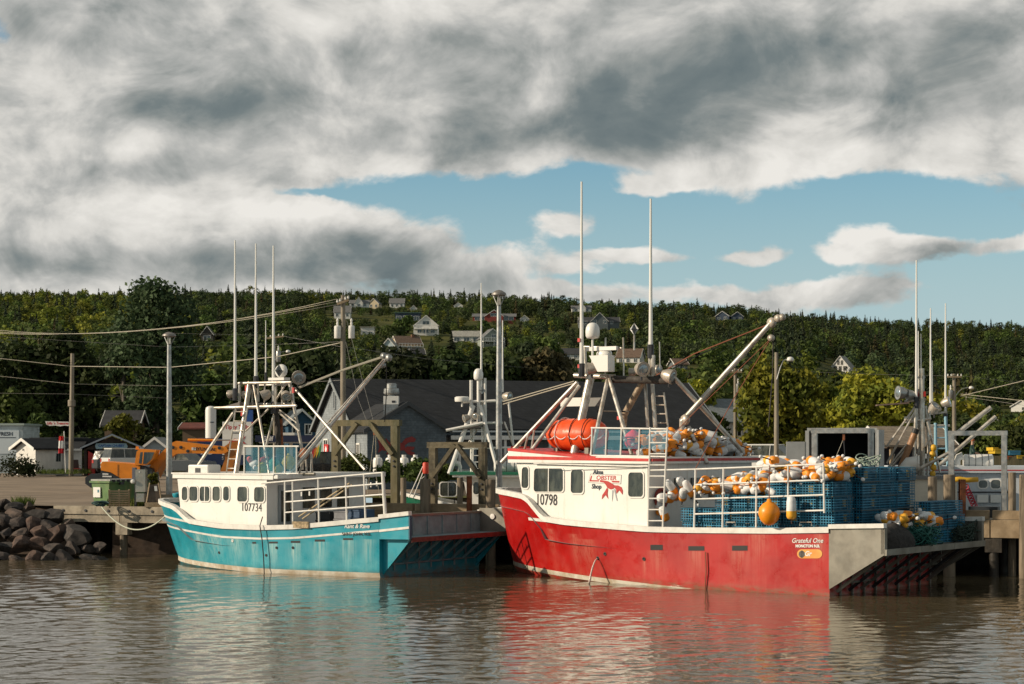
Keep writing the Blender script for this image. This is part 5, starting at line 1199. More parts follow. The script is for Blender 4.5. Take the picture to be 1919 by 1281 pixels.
for x0, y0, x1, y1 in [(943, 752, 1076, 714), (943, 757, 1076, 718)]: RB.rope('stay_rope', [(x0, y0, -2.5), (x1, y1, 0.9)], m_wire_l, 0.018)
# roof raft, boxes, fenders
p = RB.y(1082, 814, 1.2)
def raft():
    b = MB(); n = 22; seg = 20; L, r = 2.35, 0.56
    for i in range(n):
        t = i/(n-1)*2-1; x = t*L/2; rr = r*max(0.02, 1-abs(t)**5.0)**0.5*(0.93+0.07*(1-t*t))
        for k in range(seg):
            a = 2*math.pi*k/seg; ca, sa = math.cos(a), math.sin(a); fl_ = 0.92 if abs(sa) < 0.18 else 1.0
            b.v.append((x, ca*rr*1.08*(1.05 if abs(sa) < 0.18 else 1), sa*rr*0.98+0.006*math.sin(x*5+k)*(sa > 0.2)))
    for i in range(n-1):
        for k in range(seg): b.f.append([i*seg+k, i*seg+(k+1) % seg, (i+1)*seg+(k+1) % seg, (i+1)*seg+k]); b.mi.append(0)
    return b
lr = thing('life_raft', 'orange inflatable rescue raft on the red boat wheelhouse roof', 'life raft', RB.w(p.x, p.y, p.z), RB.rz)
m_raft = mat('raft_orange', (0.80, 0.085, 0.012), 0.45, var=0.15, vscale=3, bump=0.35, bscale=5)
raft().obj('body', m_raft, lr, smooth=True)
for t in (-0.62, -0.1, 0.5):
    MB().tube([(t, math.cos(a)*0.635, math.sin(a)*0.585) for a in [i*math.pi/10 for i in range(21)]], 0.016, 5).obj('strap', m_stick if t < 0 else m_wht, lr)
for s_ in (1,):
    for i in range(5): MB().tube([(1.0-i*0.5-0.5*t, 0.60, -0.02-0.14*4*t*(1-t)) for t in [j/6 for j in range(7)]], 0.016, 5).obj('grab_rope', m_wht, lr)
for xx in (-0.7, 0.6): MB().bx(xx-0.08, xx+0.08, -0.45, 0.45, -(p.z-4.12), -0.45).obj('cradle', m_dull, lr)
pk = RB.y(1187, 826, 2.1); o = MB().lathe([(0.0, -0.33), (0.16, -0.28), (0.29, -0.10), (0.31, 0.06), (0.25, 0.22), (0.12, 0.32), (0.05, 0.38), (0.04, 0.44)], n=18).obj('balloon_buoy', mat('pink_buoy', (0.80, 0.035, 0.085), 0.4), smooth=True); o.location = RB.w(*pk); tag(o, 'bright pink balloon buoy in the mesh pen on the red boat roof', 'buoy')
op = RB.y(1441.5, 962, 3.66); o = MB().lathe([(0.0, -0.36), (0.14, -0.33), (0.27, -0.2), (0.335, 0.0), (0.30, 0.17), (0.19, 0.30), (0.08, 0.36), (0.06, 0.44), (0.03, 0.45)], n=24).obj('balloon_buoy', mat('orange_buoy', (0.80, 0.27, 0.012), 0.38, var=0.06), smooth=True); o.location = RB.w(*op); tag(o, 'large amber balloon buoy hanging outside the red boat railing', 'buoy')
q = MB().tube([(0, 0, 0.42), (-0.01, -0.12, 0.9), (-0.02, -0.25, 1.45)], 0.015, 5).obj('hanging_line', m_rope_o, o)
# traps: port tier, aft tier, starboard stack on the platform
tr = random.Random(9); ORD = ['first', 'second', 'third', 'fourth', 'fifth', 'sixth', 'seventh', 'eighth', 'ninth']
def trap(u, v, z, along, lab, grp): place(TM[tr.randrange(3)], 'lobster_trap', RB.w(u+tr.uniform(-0.03, 0.03), v+tr.uniform(-0.04, 0.04), z), (0, 0, RB.rz+(math.pi/2 if along == 'v' else 0)+(math.pi if tr.random() < 0.5 else 0)+tr.uniform(-0.03, 0.03)), lab, 'lobster trap', grp)
TZ = 1.22; DZ = 0.435
for r_ in range(5):
    for k in range(9):
        u = 5.05-k*0.60
        if r_ >= 3 and k < 2: continue
        if r_ == 4 and k < 5: continue
        trap(u, 2.62, TZ+r_*DZ, 'v', 'blue wire lobster trap in the %s tier along the port rail, %s from the ladder' % (['lowest', 'second', 'third', 'fourth', 'topmost'][r_], ORD[k]), 'traps behind the port rail')
for r_ in range(6):
    for k in range(3):
        v = 1.30-k*1.2-0.05
        trap(0.05, v, TZ+r_*DZ*0.99, 'v', 'blue wire lobster trap in the %s row facing the stern, %s from the port side' % (['lowest', 'second', 'third', 'fourth', 'fifth', 'topmost'][r_], ORD[k]), 'traps facing the stern')
for k in range(3): trap(0.75, 1.35-k*1.2, TZ+5*DZ*0.99, 'v', 'blue wire lobster trap on top, behind the stern row, %s from port' % ORD[k], 'traps facing the stern')
for k in range(2): trap(-0.72, 2.75-k*1.2, PZ+0.03, 'v', 'blue wire lobster trap on the platform %s' % ('beside the aluminium wing' if k == 0 else 'behind the dark net'), 'traps on the stern platform')
for r_ in range(3):
    for k in range(2): trap(-0.98+0.02*r_, -1.35-k*1.2, PZ+0.03+r_*DZ, 'v', 'blue wire lobster trap in the low starboard stack, %s row, %s column' % (['bottom', 'middle', 'top'][r_], ['inner', 'outer'][k]), 'traps on the stern platform')
# heaps of buoys
def heap(n, fpos, lab, grp, floats=0):
    for i in range(n): buoy(fpos(i), lab, grp)
    for i in range(floats):
        P = fpos(i*3)+Vector((br.uniform(-0.2, 0.2), br.uniform(-0.2, 0.2), br.uniform(0.0, 0.15))); place(FLM, 'small_float', P, (br.uniform(0, 3), br.uniform(0, 3), 0), lab.replace('white and orange lobster buoy', 'small white egg float'), 'float', grp+' floats')
def f_roof(i):
    v = br.uniform(-3.0, 2.3); u = br.uniform(6.55, 7.6); hmax = 0.78*(1-abs((v-0.6)/4.6))**0.7
    return RB.w(u, v, 4.22+hmax*br.random())
heap(112, f_roof, 'white and orange lobster buoy in the heap on the red boat wheelhouse roof', 'buoys on the wheelhouse roof', 30)
def f_tier(i):
    u = br.uniform(-0.1, 4.7); v = br.uniform(1.95, 3.15); k = 4 if u < 2.35 else 4
    base = TZ+DZ*(5 if u < 2.2 else 4)+0.12
    return RB.w(u, v, base+0.46*br.random()**1.2*(0.5 if u > 3.6 else 1))
heap(118, f_tier, 'white and orange lobster buoy lying on the traps behind the port rail', 'buoys on the port traps', 16)
def f_in(i): return RB.w(br.uniform(0.9, 3.6), br.uniform(0.0, 1.9), TZ+DZ*5+br.uniform(0.1, 0.5))
heap(30, f_in, 'white and orange lobster buoy lying amidships on top of the traps', 'buoys amidships')
for u in (1.2, 1.8, 2.4, 3.0, 3.6):
    for v in (1.3, 0.1): trap(u, v, TZ+4*DZ, 'v', 'blue wire lobster trap amidships under the loose buoys', 'traps amidships')
for i, (x, y, rx, ry) in enumerate([(1258, 912, 2.5, 0.4), (1277, 904, 2.3, -0.5), (1262, 928, 2.0, 0.9), (1280, 926, 2.2, -0.2), (1247, 933, 1.9, 1.4), (1236, 948, 2.95, 0.1), (1291, 915, 2.6, 0.3), (1244, 962, 2.9, 0.3)]):
    buoy(RB.w(*RB.y(x, y, 2.9-0.1*(i % 3))), 'white and orange lobster buoy hanging beside the red boat ladder', 'buoys hanging by the ladder', (rx, ry, RB.rz+br.uniform(-0.5, 0.5)))
buoy(RB.w(*RB.y(1483, 951, 3.58)), 'single white and orange lobster buoy hanging outside the railing', 'single hanging buoy', (math.pi, 0, 0), 1.15, 1)
def f_plat(i): return RB.w(br.uniform(-1.35, -0.8), br.uniform(-0.95, 1.75), PZ+0.55+0.4*br.random())
heap(20, f_plat, 'white and orange lobster buoy in the small heap on the stern platform', 'buoys on the stern platform', 6)
# the rest of the heaps, past what can be told apart
def loose(n, fpos, lab):
    b = MB()
    for i in range(n):
        me = BM[br.randrange(len(BM))]; P = fpos(i)-Vector((0, 0, 0.05)); M = Matrix.Translation(P) @ Matrix.Rotation(br.uniform(0, 6.28), 4, 'Z') @ Matrix.Rotation(br.uniform(1.15, 1.95), 4, 'X')
        st = len(b.v); b.v.extend([tuple(M @ v.co) for v in me.vertices])
        for p in me.polygons: b.f.append([st+k for k in p.vertices]); b.mi.append(p.material_index)
    o = b.obj('buoy_heap', [m_bw, m_bo, m_stick], smooth=40, fix=False); tag(o, lab, 'buoys', kind='stuff')
loose(70, f_tier, 'loose buoys filling the heap on the port traps'); loose(60, f_roof, 'loose buoys filling the heap on the wheelhouse roof')
# nets and ropes on the platform
def mound(name, u, v, ru, rv, h, mt, lab, cat, seed=0):
    b = MB(); n, k = 22, 10
    for j in range(k+1):
        t = j/k
        for i in range(n):
            a = 2*math.pi*i/n; rr = math.sin(min(1, t*1.05)*math.pi/2); q = Vector((math.cos(a)*rr*ru, math.sin(a)*rr*rv, h*math.cos(t*math.pi/2)**0.8)); w_ = mnoise.noise(q*2.5+Vector((seed, 0, 0)))*0.16+mnoise.noise(q*7)*0.05
            b.v.append((q.x*(1+w_), q.y*(1+w_), max(0, q.z*(1+w_))))
    for j in range(k):
        for i in range(n): b.f.append([j*n+i, j*n+(i+1) % n, (j+1)*n+(i+1) % n, (j+1)*n+i]); b.mi.append(0)
    o = b.obj(name, mt, smooth=True); o.location = RB.w(u, v, PZ+0.002); o.rotation_euler = (0, 0, RB.rz); tag(o, lab, cat); return o
mound('net_heap', -1.30, 2.1, 0.50, 1.25, 0.72, mat('dark_net', (0.030, 0.026, 0.024), 0.95, var=0.5, vscale=9, bump=1.0, bscale=60), 'dark brown fishing net bundled at the stern of the red boat', 'fishing net')
def rope_heap(u, v, ru, rv, h, mt, lab, n=26, seed=1):
    r = random.Random(seed); b = MB()
    for i in range(n):
        cx, cy = r.uniform(-ru*0.55, ru*0.55), r.uniform(-rv*0.6, rv*0.6); R1, R2 = r.uniform(0.18, 0.36), r.uniform(0.15, 0.34); z = h*(1-(cy/rv)**2)*r.uniform(0.25, 1.0); tx, ty = r.uniform(-0.9, 0.9), r.uniform(-0.9, 0.9); ph = r.uniform(0, 6.28)
        b.tube([(cx+math.cos(a+ph)*R1, cy+math.sin(a+ph)*R2*1.2, max(0.02, z+tx*0.2*math.cos(a)+ty*0.2*math.sin(2*a))) for a in [k*5.6/13 for k in range(14)]], 0.017, 5, cap=False)
    o = b.obj('rope_heap', mt, smooth=True, fix=False); o.location = RB.w(u, v, PZ+0.01); o.rotation_euler = (0, 0, RB.rz); tag(o, lab, 'rope'); return o
m_rg = mat('green_rope', (0.015, 0.12, 0.10), 0.7, var=0.4, vscale=3); m_rk = mat('dull_green_rope', (0.03, 0.055, 0.04), 0.8, var=0.4, vscale=3)
rope_heap(-1.35, 0.15, 0.45, 1.0, 0.62, m_rg, 'tangled green rope on the stern platform beside the dark net', 50, 3)
rope_heap(-1.30, -2.75, 0.45, 0.62, 0.48, m_rk, 'dull green rope coiled in the far corner of the stern platform', 40, 6)
rope_heap(0.3, 0.6, 0.3, 0.5, 0.25, mat('pale_rope', (0.35, 0.42, 0.34), 0.7), 'pale green rope loops on top of the stern traps', 7, 9).location.z = TZ+6*DZ
# ---------------------------------------------------------------- blue-green fishing boat
m_tealhull = hullpaint('teal_hull', (0.010, 0.285, 0.37), (0.14, 0.47, 0.50), (0.012, 0.15, 0.20))
m_teal = mat('teal_paint', (0.010, 0.27, 0.35), 0.4, var=0.12, vscale=1.5)
zlow = tabf([(-1.4, 2.15), (0.0, 1.99), (2.6, 1.74), (3.5, 1.66), (5, 1.60), (6.9, 1.60), (8.8, 1.72), (12.2, 1.86)])
TB = Boat(-2.835, 65.62, 147, 'fishing_boat', 'turquoise fishing boat with white wheelhouse moored at the wharf',
          hbf(6.7, 11.9, 4.0, 1.9, 0.78, 0.90), hbf(6.8, 12.6, 4.5, 2.1, 0.64, 0.89), 11.9, 12.6,
          lambda u: zlow(u) if u < 8.9 else max(zlow(u), interp(u, [(8.9, 1.73), (9.75, 2.10), (10.2, 2.22), (11.2, 2.30), (12.7, 2.38)])),
          lambda u: 0.07+0.018*max(0, u-5), [m_tealhull, m_boot], 0.085, 'fishing boat')
TT = TB.t
TB.deck = lambda u: 0.70
TB.hull(); TB.rail(0.24, 0.16)
TB.stripe('hull_stripe', lambda u: zlow(u)-0.40, 0.07, m_rail, 0.02, 11.9, 44)
TB.stripe('bow_stripe', lambda u: zlow(u)-0.04, 0.08, m_rail, 8.9, 12.0, 20)
TV = lambda u: 2.86-0.13*max(0, u-5.1)
m_gel2 = mat('white_gelcoat_plain', (0.78, 0.76, 0.715), 0.36, var=0.04, vscale=0.7, streak=0.35, scol=(0.50, 0.41, 0.29), grime=0.10)
wheelhouse(TB, 5.1, 9.75, 9.95, 1.2, 3.27, TV, m_gel2, m_gel2)
TB.t.children[-1]  # aft wall
for k in range(5): MB().add([(9.86, -1.95+k*0.80, 2.35), (9.86, -1.28+k*0.80, 2.35), (9.965, -1.28+k*0.80, 3.05), (9.965, -1.95+k*0.80, 3.05)], [(0, 1, 2, 3)]).obj('front_window', m_wglass, TT)
def troof(name, z0, z1, out, mt, u0, u1):
    b = MB(); n = 9
    for i in range(n):
        u = u0+(u1-u0)*i/(n-1); v = TV(u)+out
        for sgn in (1, -1): b.v += [(u, v*sgn, z0), (u, v*sgn, z1)]
    for i in range(n-1):
        a = 4*i; b.f += [[a, a+4, a+5, a+1], [a+2, a+3, a+7, a+6], [a+1, a+5, a+7, a+3], [a, a+2, a+6, a+4]]; b.mi += [0]*4
    b.f += [[0, 1, 3, 2], [4*n-4, 4*n-2, 4*n-1, 4*n-3]]; b.mi += [0, 0]; return b.obj(name, mt, TT)
troof('roof', 3.265, 3.42, 0.07, m_gel2, 4.75, 10.15); troof('roof_lip', 3.42, 3.47, 0.10, m_rail, 4.70, 10.2)
MB().add([(4.72, TV(5)+0.06, 3.30), (4.72, -3.4, 3.30), (4.72, -3.4, 3.47), (4.72, TV(5)+0.06, 3.43), (4.55, TV(5)+0.06, 3.30), (4.55, -3.4, 3.30), (4.55, -3.4, 3.47), (4.55, TV(5)+0.06, 3.43)], [(0,1,2,3),(7,6,5,4),(0,4,5,1),(1,5,6,2),(2,6,7,3),(3,7,4,0)]).obj('roof_aft_edge', m_gel2, TT)
for r_, mu in [((341.5, 352, 912, 937), 0), ((355.5, 371, 911.5, 938), 0), ((375, 393.5, 911.5, 938.5), 1), ((399, 413, 911.5, 938), 0), ((419, 430, 911.5, 937.5), 0), ((445.5, 464, 912, 939.5), 0), ((477, 496, 912.5, 940), 0)]: TB.cabin_window(r_, TV, 0.5, bool(mu), 0.05)
TB.walltext('107734', 471.5, 951, 15.2, TV, m_ink, sx=0.90, bold=0.0)
dr = MB().bx(5.04, 5.095, 1.55, 2.25, 1.3, 3.05).obj('door', mat('cabin_door', (0.30, 0.32, 0.33), 0.6), TT)
MB().bx(5.02, 5.038, 1.66, 2.14, 1.75, 2.85).obj('door_glass', m_wglass, dr); MB().box((5.01, 1.62, 2.1), (0.05, 0.04, 0.16)).obj('handle', m_dk, dr)
for v in (0.55, -0.45, -1.45): MB().bx(5.05, 5.092, v-0.32, v+0.32, 2.2, 2.95).obj('aft_window', m_wglass, TT)
# hull details
TB.hulltext('Rant & Rave', 669, 986, 7.4, m_wht, shear=0.25, bold=0.004, sx=1.05); TB.hulltext('SAINT JOHN, N.B.', 668, 1000.5, 5.6, m_ink, sx=1.0, bold=0.002)
for a in [(473, 480, 1015, 1018.5), (504, 520.5, 1014.5, 1018), (545, 562.5, 1013, 1017), (590, 609, 1010.5, 1014.5), (643, 661.5, 1008, 1011.5)]: TB.hullpatch('scupper', *a, m_black, 0.006)
for (x, y) in [(411, 1035), (499, 1040), (518.5, 1026), (549, 1026), (436, 1013)]:
    c = TB.onhull(x, y); MB().lathe([(0.05, -0.01), (0.05, 0.02), (0.03, 0.022), (0.0, 0.004)], c, (0, 1, 0), 10).obj('outlet', m_black if x != 436 else m_dome, TT)
c = TB.onhull(565, 984); MB().box(c+Vector((0, 0.035, 0.02)), (0.72, 0.07, 0.22)).obj('rubbing_plate', mat('worn_plate', (0.36, 0.27, 0.16), 0.8, var=0.5, vscale=12), TT)
TB.rope('hanging_rope', [(492, 968, 3.35), (487, 985, 3.55), (491, 1010, 3.52), (494, 1045, 3.50), (495.5, 1082, 3.45)], m_stick, 0.02)
TS = [(TB.onhull(x, y).x, TB.onhull(x, y).z, w, l) for x, y, w, l in [(476, 1018, 0.16, 1.0), (512, 1018, 0.25, 1.0), (553, 1017, 0.25, 1.1), (599, 1014, 0.28, 1.2), (652, 1011, 0.28, 1.2), (549, 1027, 0.05, 0.5), (400, 1000, 0.5, 1.2), (440, 1005, 0.4, 1.3), (370, 1000, 0.3, 1.3), (690, 1010, 0.2, 1.3)]]
add_stains(m_tealhull, TS, (0.34, 0.52, 0.50), 3.0)
# stern platform
TPZ = 1.36
for sgn in (1, -1):
    MB().prism([(0.0, 2.02), (0.0, 1.30), (-1.25, 1.32), (-1.25, 2.18)], (0, 2.99*sgn-0.03, 0), (1, 0, 0), (0, 0, 1), -0.06).obj('wing_panel', m_teal if sgn > 0 else m_dull, TT)
    MB().prism([(0.0, 1.295), (0.0, 0.08), (-1.15, 1.295)], (0, 2.80*sgn-0.03, 0), (1, 0, 0), (0, 0, 1), -0.05).obj('wing_gusset', m_teal, TT)
    MB().beam((0.0, 2.99*sgn, 2.06), (-1.26, 2.99*sgn, 2.20), 0.20, 0.14).obj('wing_rail', m_rail, TT)
MB().prism([(0.0, 1.62), (0.0, 1.54), (-1.25, 1.68), (-1.25, 1.76)], (0, 3.024, 0), (1, 0, 0), (0, 0, 1), -0.02).obj('wing_stripe', m_rail, TT)
MB().bx(-1.27, -1.22, 2.90, 3.03, 1.34, 2.12).obj('wing_end', mat('teal_dark', (0.004, 0.08, 0.13), 0.5), TT)
m_pgrey = mat('platform_grey', (0.17, 0.27, 0.29), 0.6, var=0.2, vscale=3)
MB().bx(-1.22, 0.2, -2.95, 2.95, TPZ-0.05, TPZ).obj('platform', m_pgrey, TT)
MB().bx(-1.27, -1.225, -2.95, 2.88, TPZ-0.14, TPZ+0.02).obj('platform_edge', mat('red_oxide', (0.15, 0.035, 0.028), 0.7, var=0.3, vscale=4), TT)
MB().bx(-0.14, -0.06, -2.9, 2.9, TPZ+0.001, 2.02).obj('stern_board', m_pgrey, TT); MB().bx(-0.18, -0.02, -2.9, 2.9, 2.022, 2.10).obj('stern_cap', m_dull, TT)
for k in range(6): MB().bx(-0.17, -0.142, 2.2-k*0.9, 2.25-k*0.9, TPZ+0.002, 2.02).obj('stern_rib', m_pgrey, TT)
MB().bx(-1.24, -0.1, -2.90, -2.86, TPZ, 2.2).obj('bulwark', m_dull, TT); MB().lathe([(0.0, 0), (0.1, 0.0), (0.1, 0.04), (0.0, 0.05)], (-0.7, -2.85, 1.9), (0, 1, 0), 14).obj('deck_light', m_dome, TT)
for i in range(8):
    v = 2.45-i*0.72; MB().beam((-1.16, v, TPZ-0.06), (-0.05, v, 0.42), 0.05, 0.09).obj('strut', m_pgrey, TT); MB().beam((-0.03, v-0.22, TPZ-0.06), (-0.03, v-0.22, 0.2), 0.06, 0.05).obj('stanchion', m_pgrey, TT)
MB().tube([(-0.05, 2.6, 0.42), (-0.05, -2.6, 0.42)], 0.035, 7).obj('brace_pipe', m_pgrey, TT)
# railings
for xb, yb, xt, yt in [(534, 984, 534, 903), (549, 984, 548.5, 902), (598, 980, 596.5, 898), (650, 976, 648, 894), (685, 972, 682, 889)]: TB.tubes('rail_post', [(xb, yb, xt, yt, 0.034)], 2.95, m_rail)
TB.tubes('rail_post', [(722, 967, 717, 884, 0.06)], 2.95, m_rail)
for xa, ya, yb in [(490, 905.5, 885), (535, 921, 905.5), (535, 940.5, 926), (535, 960, 946)]: TB.tubes('side_rail', [(xa, ya, 719, yb, 0.028)], 2.95, m_rail)
for x, y in [(565, 925), (580, 924), (695, 908), (706, 906)]: MB().box(TB.y(x, y, 2.9), (0.05, 0.03, 0.16)).obj('hook', m_rail, TT)
# roof furniture
bxp = TB.y(383, 879, 1.8); o = MB().bx(-0.5, 0.5, -0.35, 0.35, -0.18, 0.17).obj('storage_box', m_dome, None); bv = o.modifiers.new('b', 'BEVEL'); bv.width = 0.05; bv.segments = 2; o.location = TB.w(*bxp); o.rotation_euler = (0, 0, TB.rz); tag(o, 'white plastic storage box on the turquoise boat roof', 'box')
MB().bx(-0.12, 0.12, 0.355, 0.37, -0.15, 0.05).obj('latch', m_dk, o)
for x in (458, 485, 513, 534, 556): TB.tubes('pen_post', [(x, 888, x, 836, 0.028)], 2.3, m_rail)
TB.tubes('pen_rail', [(457, 836, 560, 836, 0.03), (457, 888, 560, 887, 0.03)], 2.3, m_rail); netpanel(TB, 458, 556, 837, 888, 2.28, m_netb, 44, 24)
for (x, y, r_, c, nm) in [(492, 877, 0.24, (0.42, 0.42, 0.07), 'yellow-green'), (513, 871, 0.24, (0.02, 0.35, 0.30), 'sea-green'), (541, 866, 0.26, (0.45, 0.36, 0.06), 'mustard'), (522, 880, 0.18, (0.40, 0.38, 0.10), 'olive')]:
    o = MB().lathe([(0.0, -r_), (r_*0.6, -r_*0.8), (r_, -0.1*r_), (r_*0.8, r_*0.6), (r_*0.25, r_), (r_*0.15, r_*1.25)], n=16).obj('balloon_buoy', mat('buoy_'+nm, c, 0.5), smooth=True); o.location = TB.w(*TB.y(x, y, 1.7)); tag(o, '%s balloon buoy in the pen on the turquoise boat roof' % nm, 'buoy')
for i, (x, y, m_) in enumerate([(468, 861, 0), (476, 868, 1), (495, 860, 0), (479, 876, 1), (522, 856, 2)]):
    o = MB().lathe([(0.0, -0.18), (0.08, -0.15), (0.1, 0.0), (0.1, 0.1), (0.05, 0.18), (0, 0.19)], n=10).obj('small_float', [mat('float_red', (0.55, 0.05, 0.05), 0.5), m_bw, mat('float_navy', (0.02, 0.05, 0.10), 0.5)][m_], smooth=True); o.location = TB.w(*TB.y(x, y, 1.9)); o.rotation_euler = (1.2, 0.4*i, i); tag(o, ['short red float', 'short white float', 'short navy float'][m_]+' among the balloon buoys on the turquoise boat', 'float', 'floats in the roof pen')
# mast
TMV = 0.8
TB.tubes('mast_leg', [(442, 888, 468, 716, 0.095, 2.0, 0.9), (505, 889, 474.5, 716, 0.045, 2.3, 0.9), (566, 843, 543, 719, 0.06, 0.6, 0.6), (499, 835, 513, 778, 0.045, 0.6), (566, 880, 566, 843, 0.06, 0.6)], TMV, m_tube, n=10)
TB.tubes('mast_stay', [(371, 872, 442, 766, 0.06, 1.6, 0.9), (551.5, 727, 684, 880, 0.05, 0.6, 1.2)], TMV, m_tube)
TB.tubes('mast_brace', [(503, 766, 460, 808, 0.035), (523, 772, 561, 808, 0.045), (524, 768, 556, 792, 0.03), (534, 722, 511, 759, 0.035)], TMV, m_tube)
TB.tubes('mast_platform_beam', [(402, 764, 555, 760, 0.05, 1.2), (440, 758, 552, 756, 0.04, 0.2), (447, 718, 546, 716, 0.05, 1.0), (470, 722, 545, 720, 0.03, 0.2)], TMV, m_tube)
TB.tubes('mast_post', [(449, 718, 449, 762, 0.05), (472, 720, 473, 762, 0.035), (483, 720, 484, 752, 0.045), (496, 720, 496, 760, 0.03), (517, 720, 517, 762, 0.045), (529, 722, 529, 760, 0.04), (547, 722, 551, 760, 0.035)], TMV, m_tube)
TB.ladder((424, 888), (442, 764), (445, 888), (464, 764), 7, 1.6, 0.028)
pp = [TB.y(401, 766, 1.2), TB.y(449, 753, 1.2), TB.y(449, 764, 1.2)]; MB().add(pp+[q-Vector((0, 1.4, 0)) for q in pp], [(0, 1, 2), (5, 4, 3), (0, 3, 4, 1), (1, 4, 5, 2), (2, 5, 3, 0)]).obj('canvas_visor', mat('grey_canvas', (0.15, 0.13, 0.12), 0.9), TT)
TB.whip(440.5, 450, 745, 1.2, 0.062); TB.whip(479.5, 456, 722, 0.8, 0.062); TB.whip(512.5, 460, 770, 0.4, 0.068); TB.whip(498, 600, 715, 0.2, 0.03)
TB.lamp(433, 738, 15, 1.0, (0.9, 0.1, -0.1)); TB.lamp(461, 739, 15, 0.9, (0.9, 0.0, -0.2)); TB.lamp(497, 740, 21, 0.9, (0.6, 0.5, -0.4)); TB.lamp(536, 741, 19, 0.9, (-0.5, 0.5, -0.5)); TB.lamp(559, 706, 25, 0.6, (-0.7, 0.62, -0.22))
o = MB().lathe([(0.0, -0.10), (0.22, -0.08), (0.26, 0.0), (0.22, 0.08), (0.0, 0.10)], TB.y(527, 695, 0.3), (-0.2, 1, 0.1), 18).obj('loud_hailer', m_dome, TT, smooth=True)
TB.diamond(523, 694, 24, 24, 0.7); MB().box(TB.y(523, 710, 0.5), (0.75, 0.35, 0.10)).obj('radar_scanner', m_dome, TT)
for x, y in [(462, 727), (454, 774), (550, 731)]: MB().box(TB.y(x, y, 1.0), (0.08, 0.08, 0.20)).obj('marker_light', m_red, TT)
MB().tube([TB.y(517, 765, 0.3), TB.y(520, 800, 0.3), TB.y(523, 842, 0.3)], [0.09, 0.10, 0.10], 10).obj('exhaust_pipe', m_soot, TT, smooth=40); MB().tube([TB.y(525, 785, 0.1), TB.y(526, 835, 0.1)], 0.10, 10).obj('exhaust_lagging', m_rust, TT, smooth=40)
bm0, bm1 = TB.y(546, 884, 1.6), TB.y(722, 673, -0.6)
MB().tube([bm0, bm1], [0.085, 0.06], 12).obj('boom', mat('boom_tube', (0.66, 0.61, 0.55), 0.3, 0.6, var=0.2, vscale=3), TT, smooth=40); MB().tube([bm0+Vector((0.0, 0.12, 0.2)), bm1+Vector((0, 0.1, 0.0))], 0.028, 6).obj('boom_rod', m_tube, TT)
for x, y, s_ in [(719, 667, 0.16), (728, 670, 0.18), (717, 684, 0.14), (570, 850, 0.28)]: MB().lathe([(0.0, -0.09), (s_*0.7, -0.08), (s_*0.8, 0), (s_*0.7, 0.08), (0.0, 0.09)], TB.y(x, y, -0.6 if y < 700 else 1.0), (0.2, 1, 0), 9).obj('pulley_block', m_rust if s_ > 0.2 else m_galv, TT, smooth=True)
TB.rope('stay_rope', [(716, 669, -0.6), (640, 694, 0.0), (560, 726, 0.6)], m_wire_l, 0.045); TB.rope('hanging_rope', [(724, 678, -0.6), (724, 740, -0.6), (721, 790, -0.6)], m_soot, 0.02); TB.rope('boom_line', [(722, 676, -0.6), (570, 860, 1.2), (515, 890, 2.0)], m_wire_l, 0.014)
for a in [(575, 888, 572, 845), (585, 888, 584, 850), (560, 888, 575, 846)]: TB.tubes('winch_post', [(*a, 0.035, 1.0)], TMV, m_tube)
MB().tube([TB.y(545, 888, 1.5), TB.y(590, 888, 1.5)], 0.06, 8).obj('winch_shaft', m_dull, TT)
# poles, tubs and crates on the working deck
for a in [(560, 968, 655, 905), (567, 972, 660, 908)]: TB.tubes('gaff_pole', [(*a, 0.03, 2.3)], 2.3, mat('bamboo', (0.42, 0.33, 0.2), 0.7))
def tcrate(px, py, w, d, h, v, mt, lab, cat='crate', grp=None):
    p = TB.y(px, py, v); t = thing('fish_crate', lab, cat, TB.w(p.x, v, p.z), TB.rz, grp)
    MB().bx(-w/2, w/2, -d/2, d/2, 0, 0.05).obj('base', mt, t)
    for a in ((-w/2, -w/2+0.04, -d/2, d/2), (w/2-0.04, w/2, -d/2, d/2), (-w/2+0.041, w/2-0.041, -d/2, -d/2+0.04), (-w/2+0.041, w/2-0.041, d/2-0.04, d/2)):
        MB().bx(*a, 0.051, h).obj('side', mt, t)
    MB().bx(-w/2-0.02, w/2+0.02, d/2+0.001, d/2+0.02, h*0.8, h).obj('rim', mt, t); return t
m_cr = [mat('crate_grey', (0.20, 0.20, 0.22), 0.6, var=0.2), mat('crate_blue', (0.02, 0.06, 0.13), 0.6, var=0.2), mat('crate_black', (0.02, 0.02, 0.022), 0.6)]
k = 0
for (x, y, n, c, nm) in [(618, 975, 4, 2, 'black'), (652, 972, 4, 0, 'grey'), (676, 968, 4, 1, 'navy'), (590, 978, 2, 1, 'navy')]:
    base = TB.y(x, y, 0.9)
    for j in range(n):
        t = tcrate(x, y, 0.62, 0.8, 0.28, 0.9, m_cr[c], '%s fish crate on the turquoise boat deck, %s of its stack' % (nm, ['lowest', 'second', 'third', 'topmost'][j]), grp='fish crates on the turquoise boat'); t.location = TB.w(base.x, 0.9, zlow(base.x)-0.70+0.29*j)
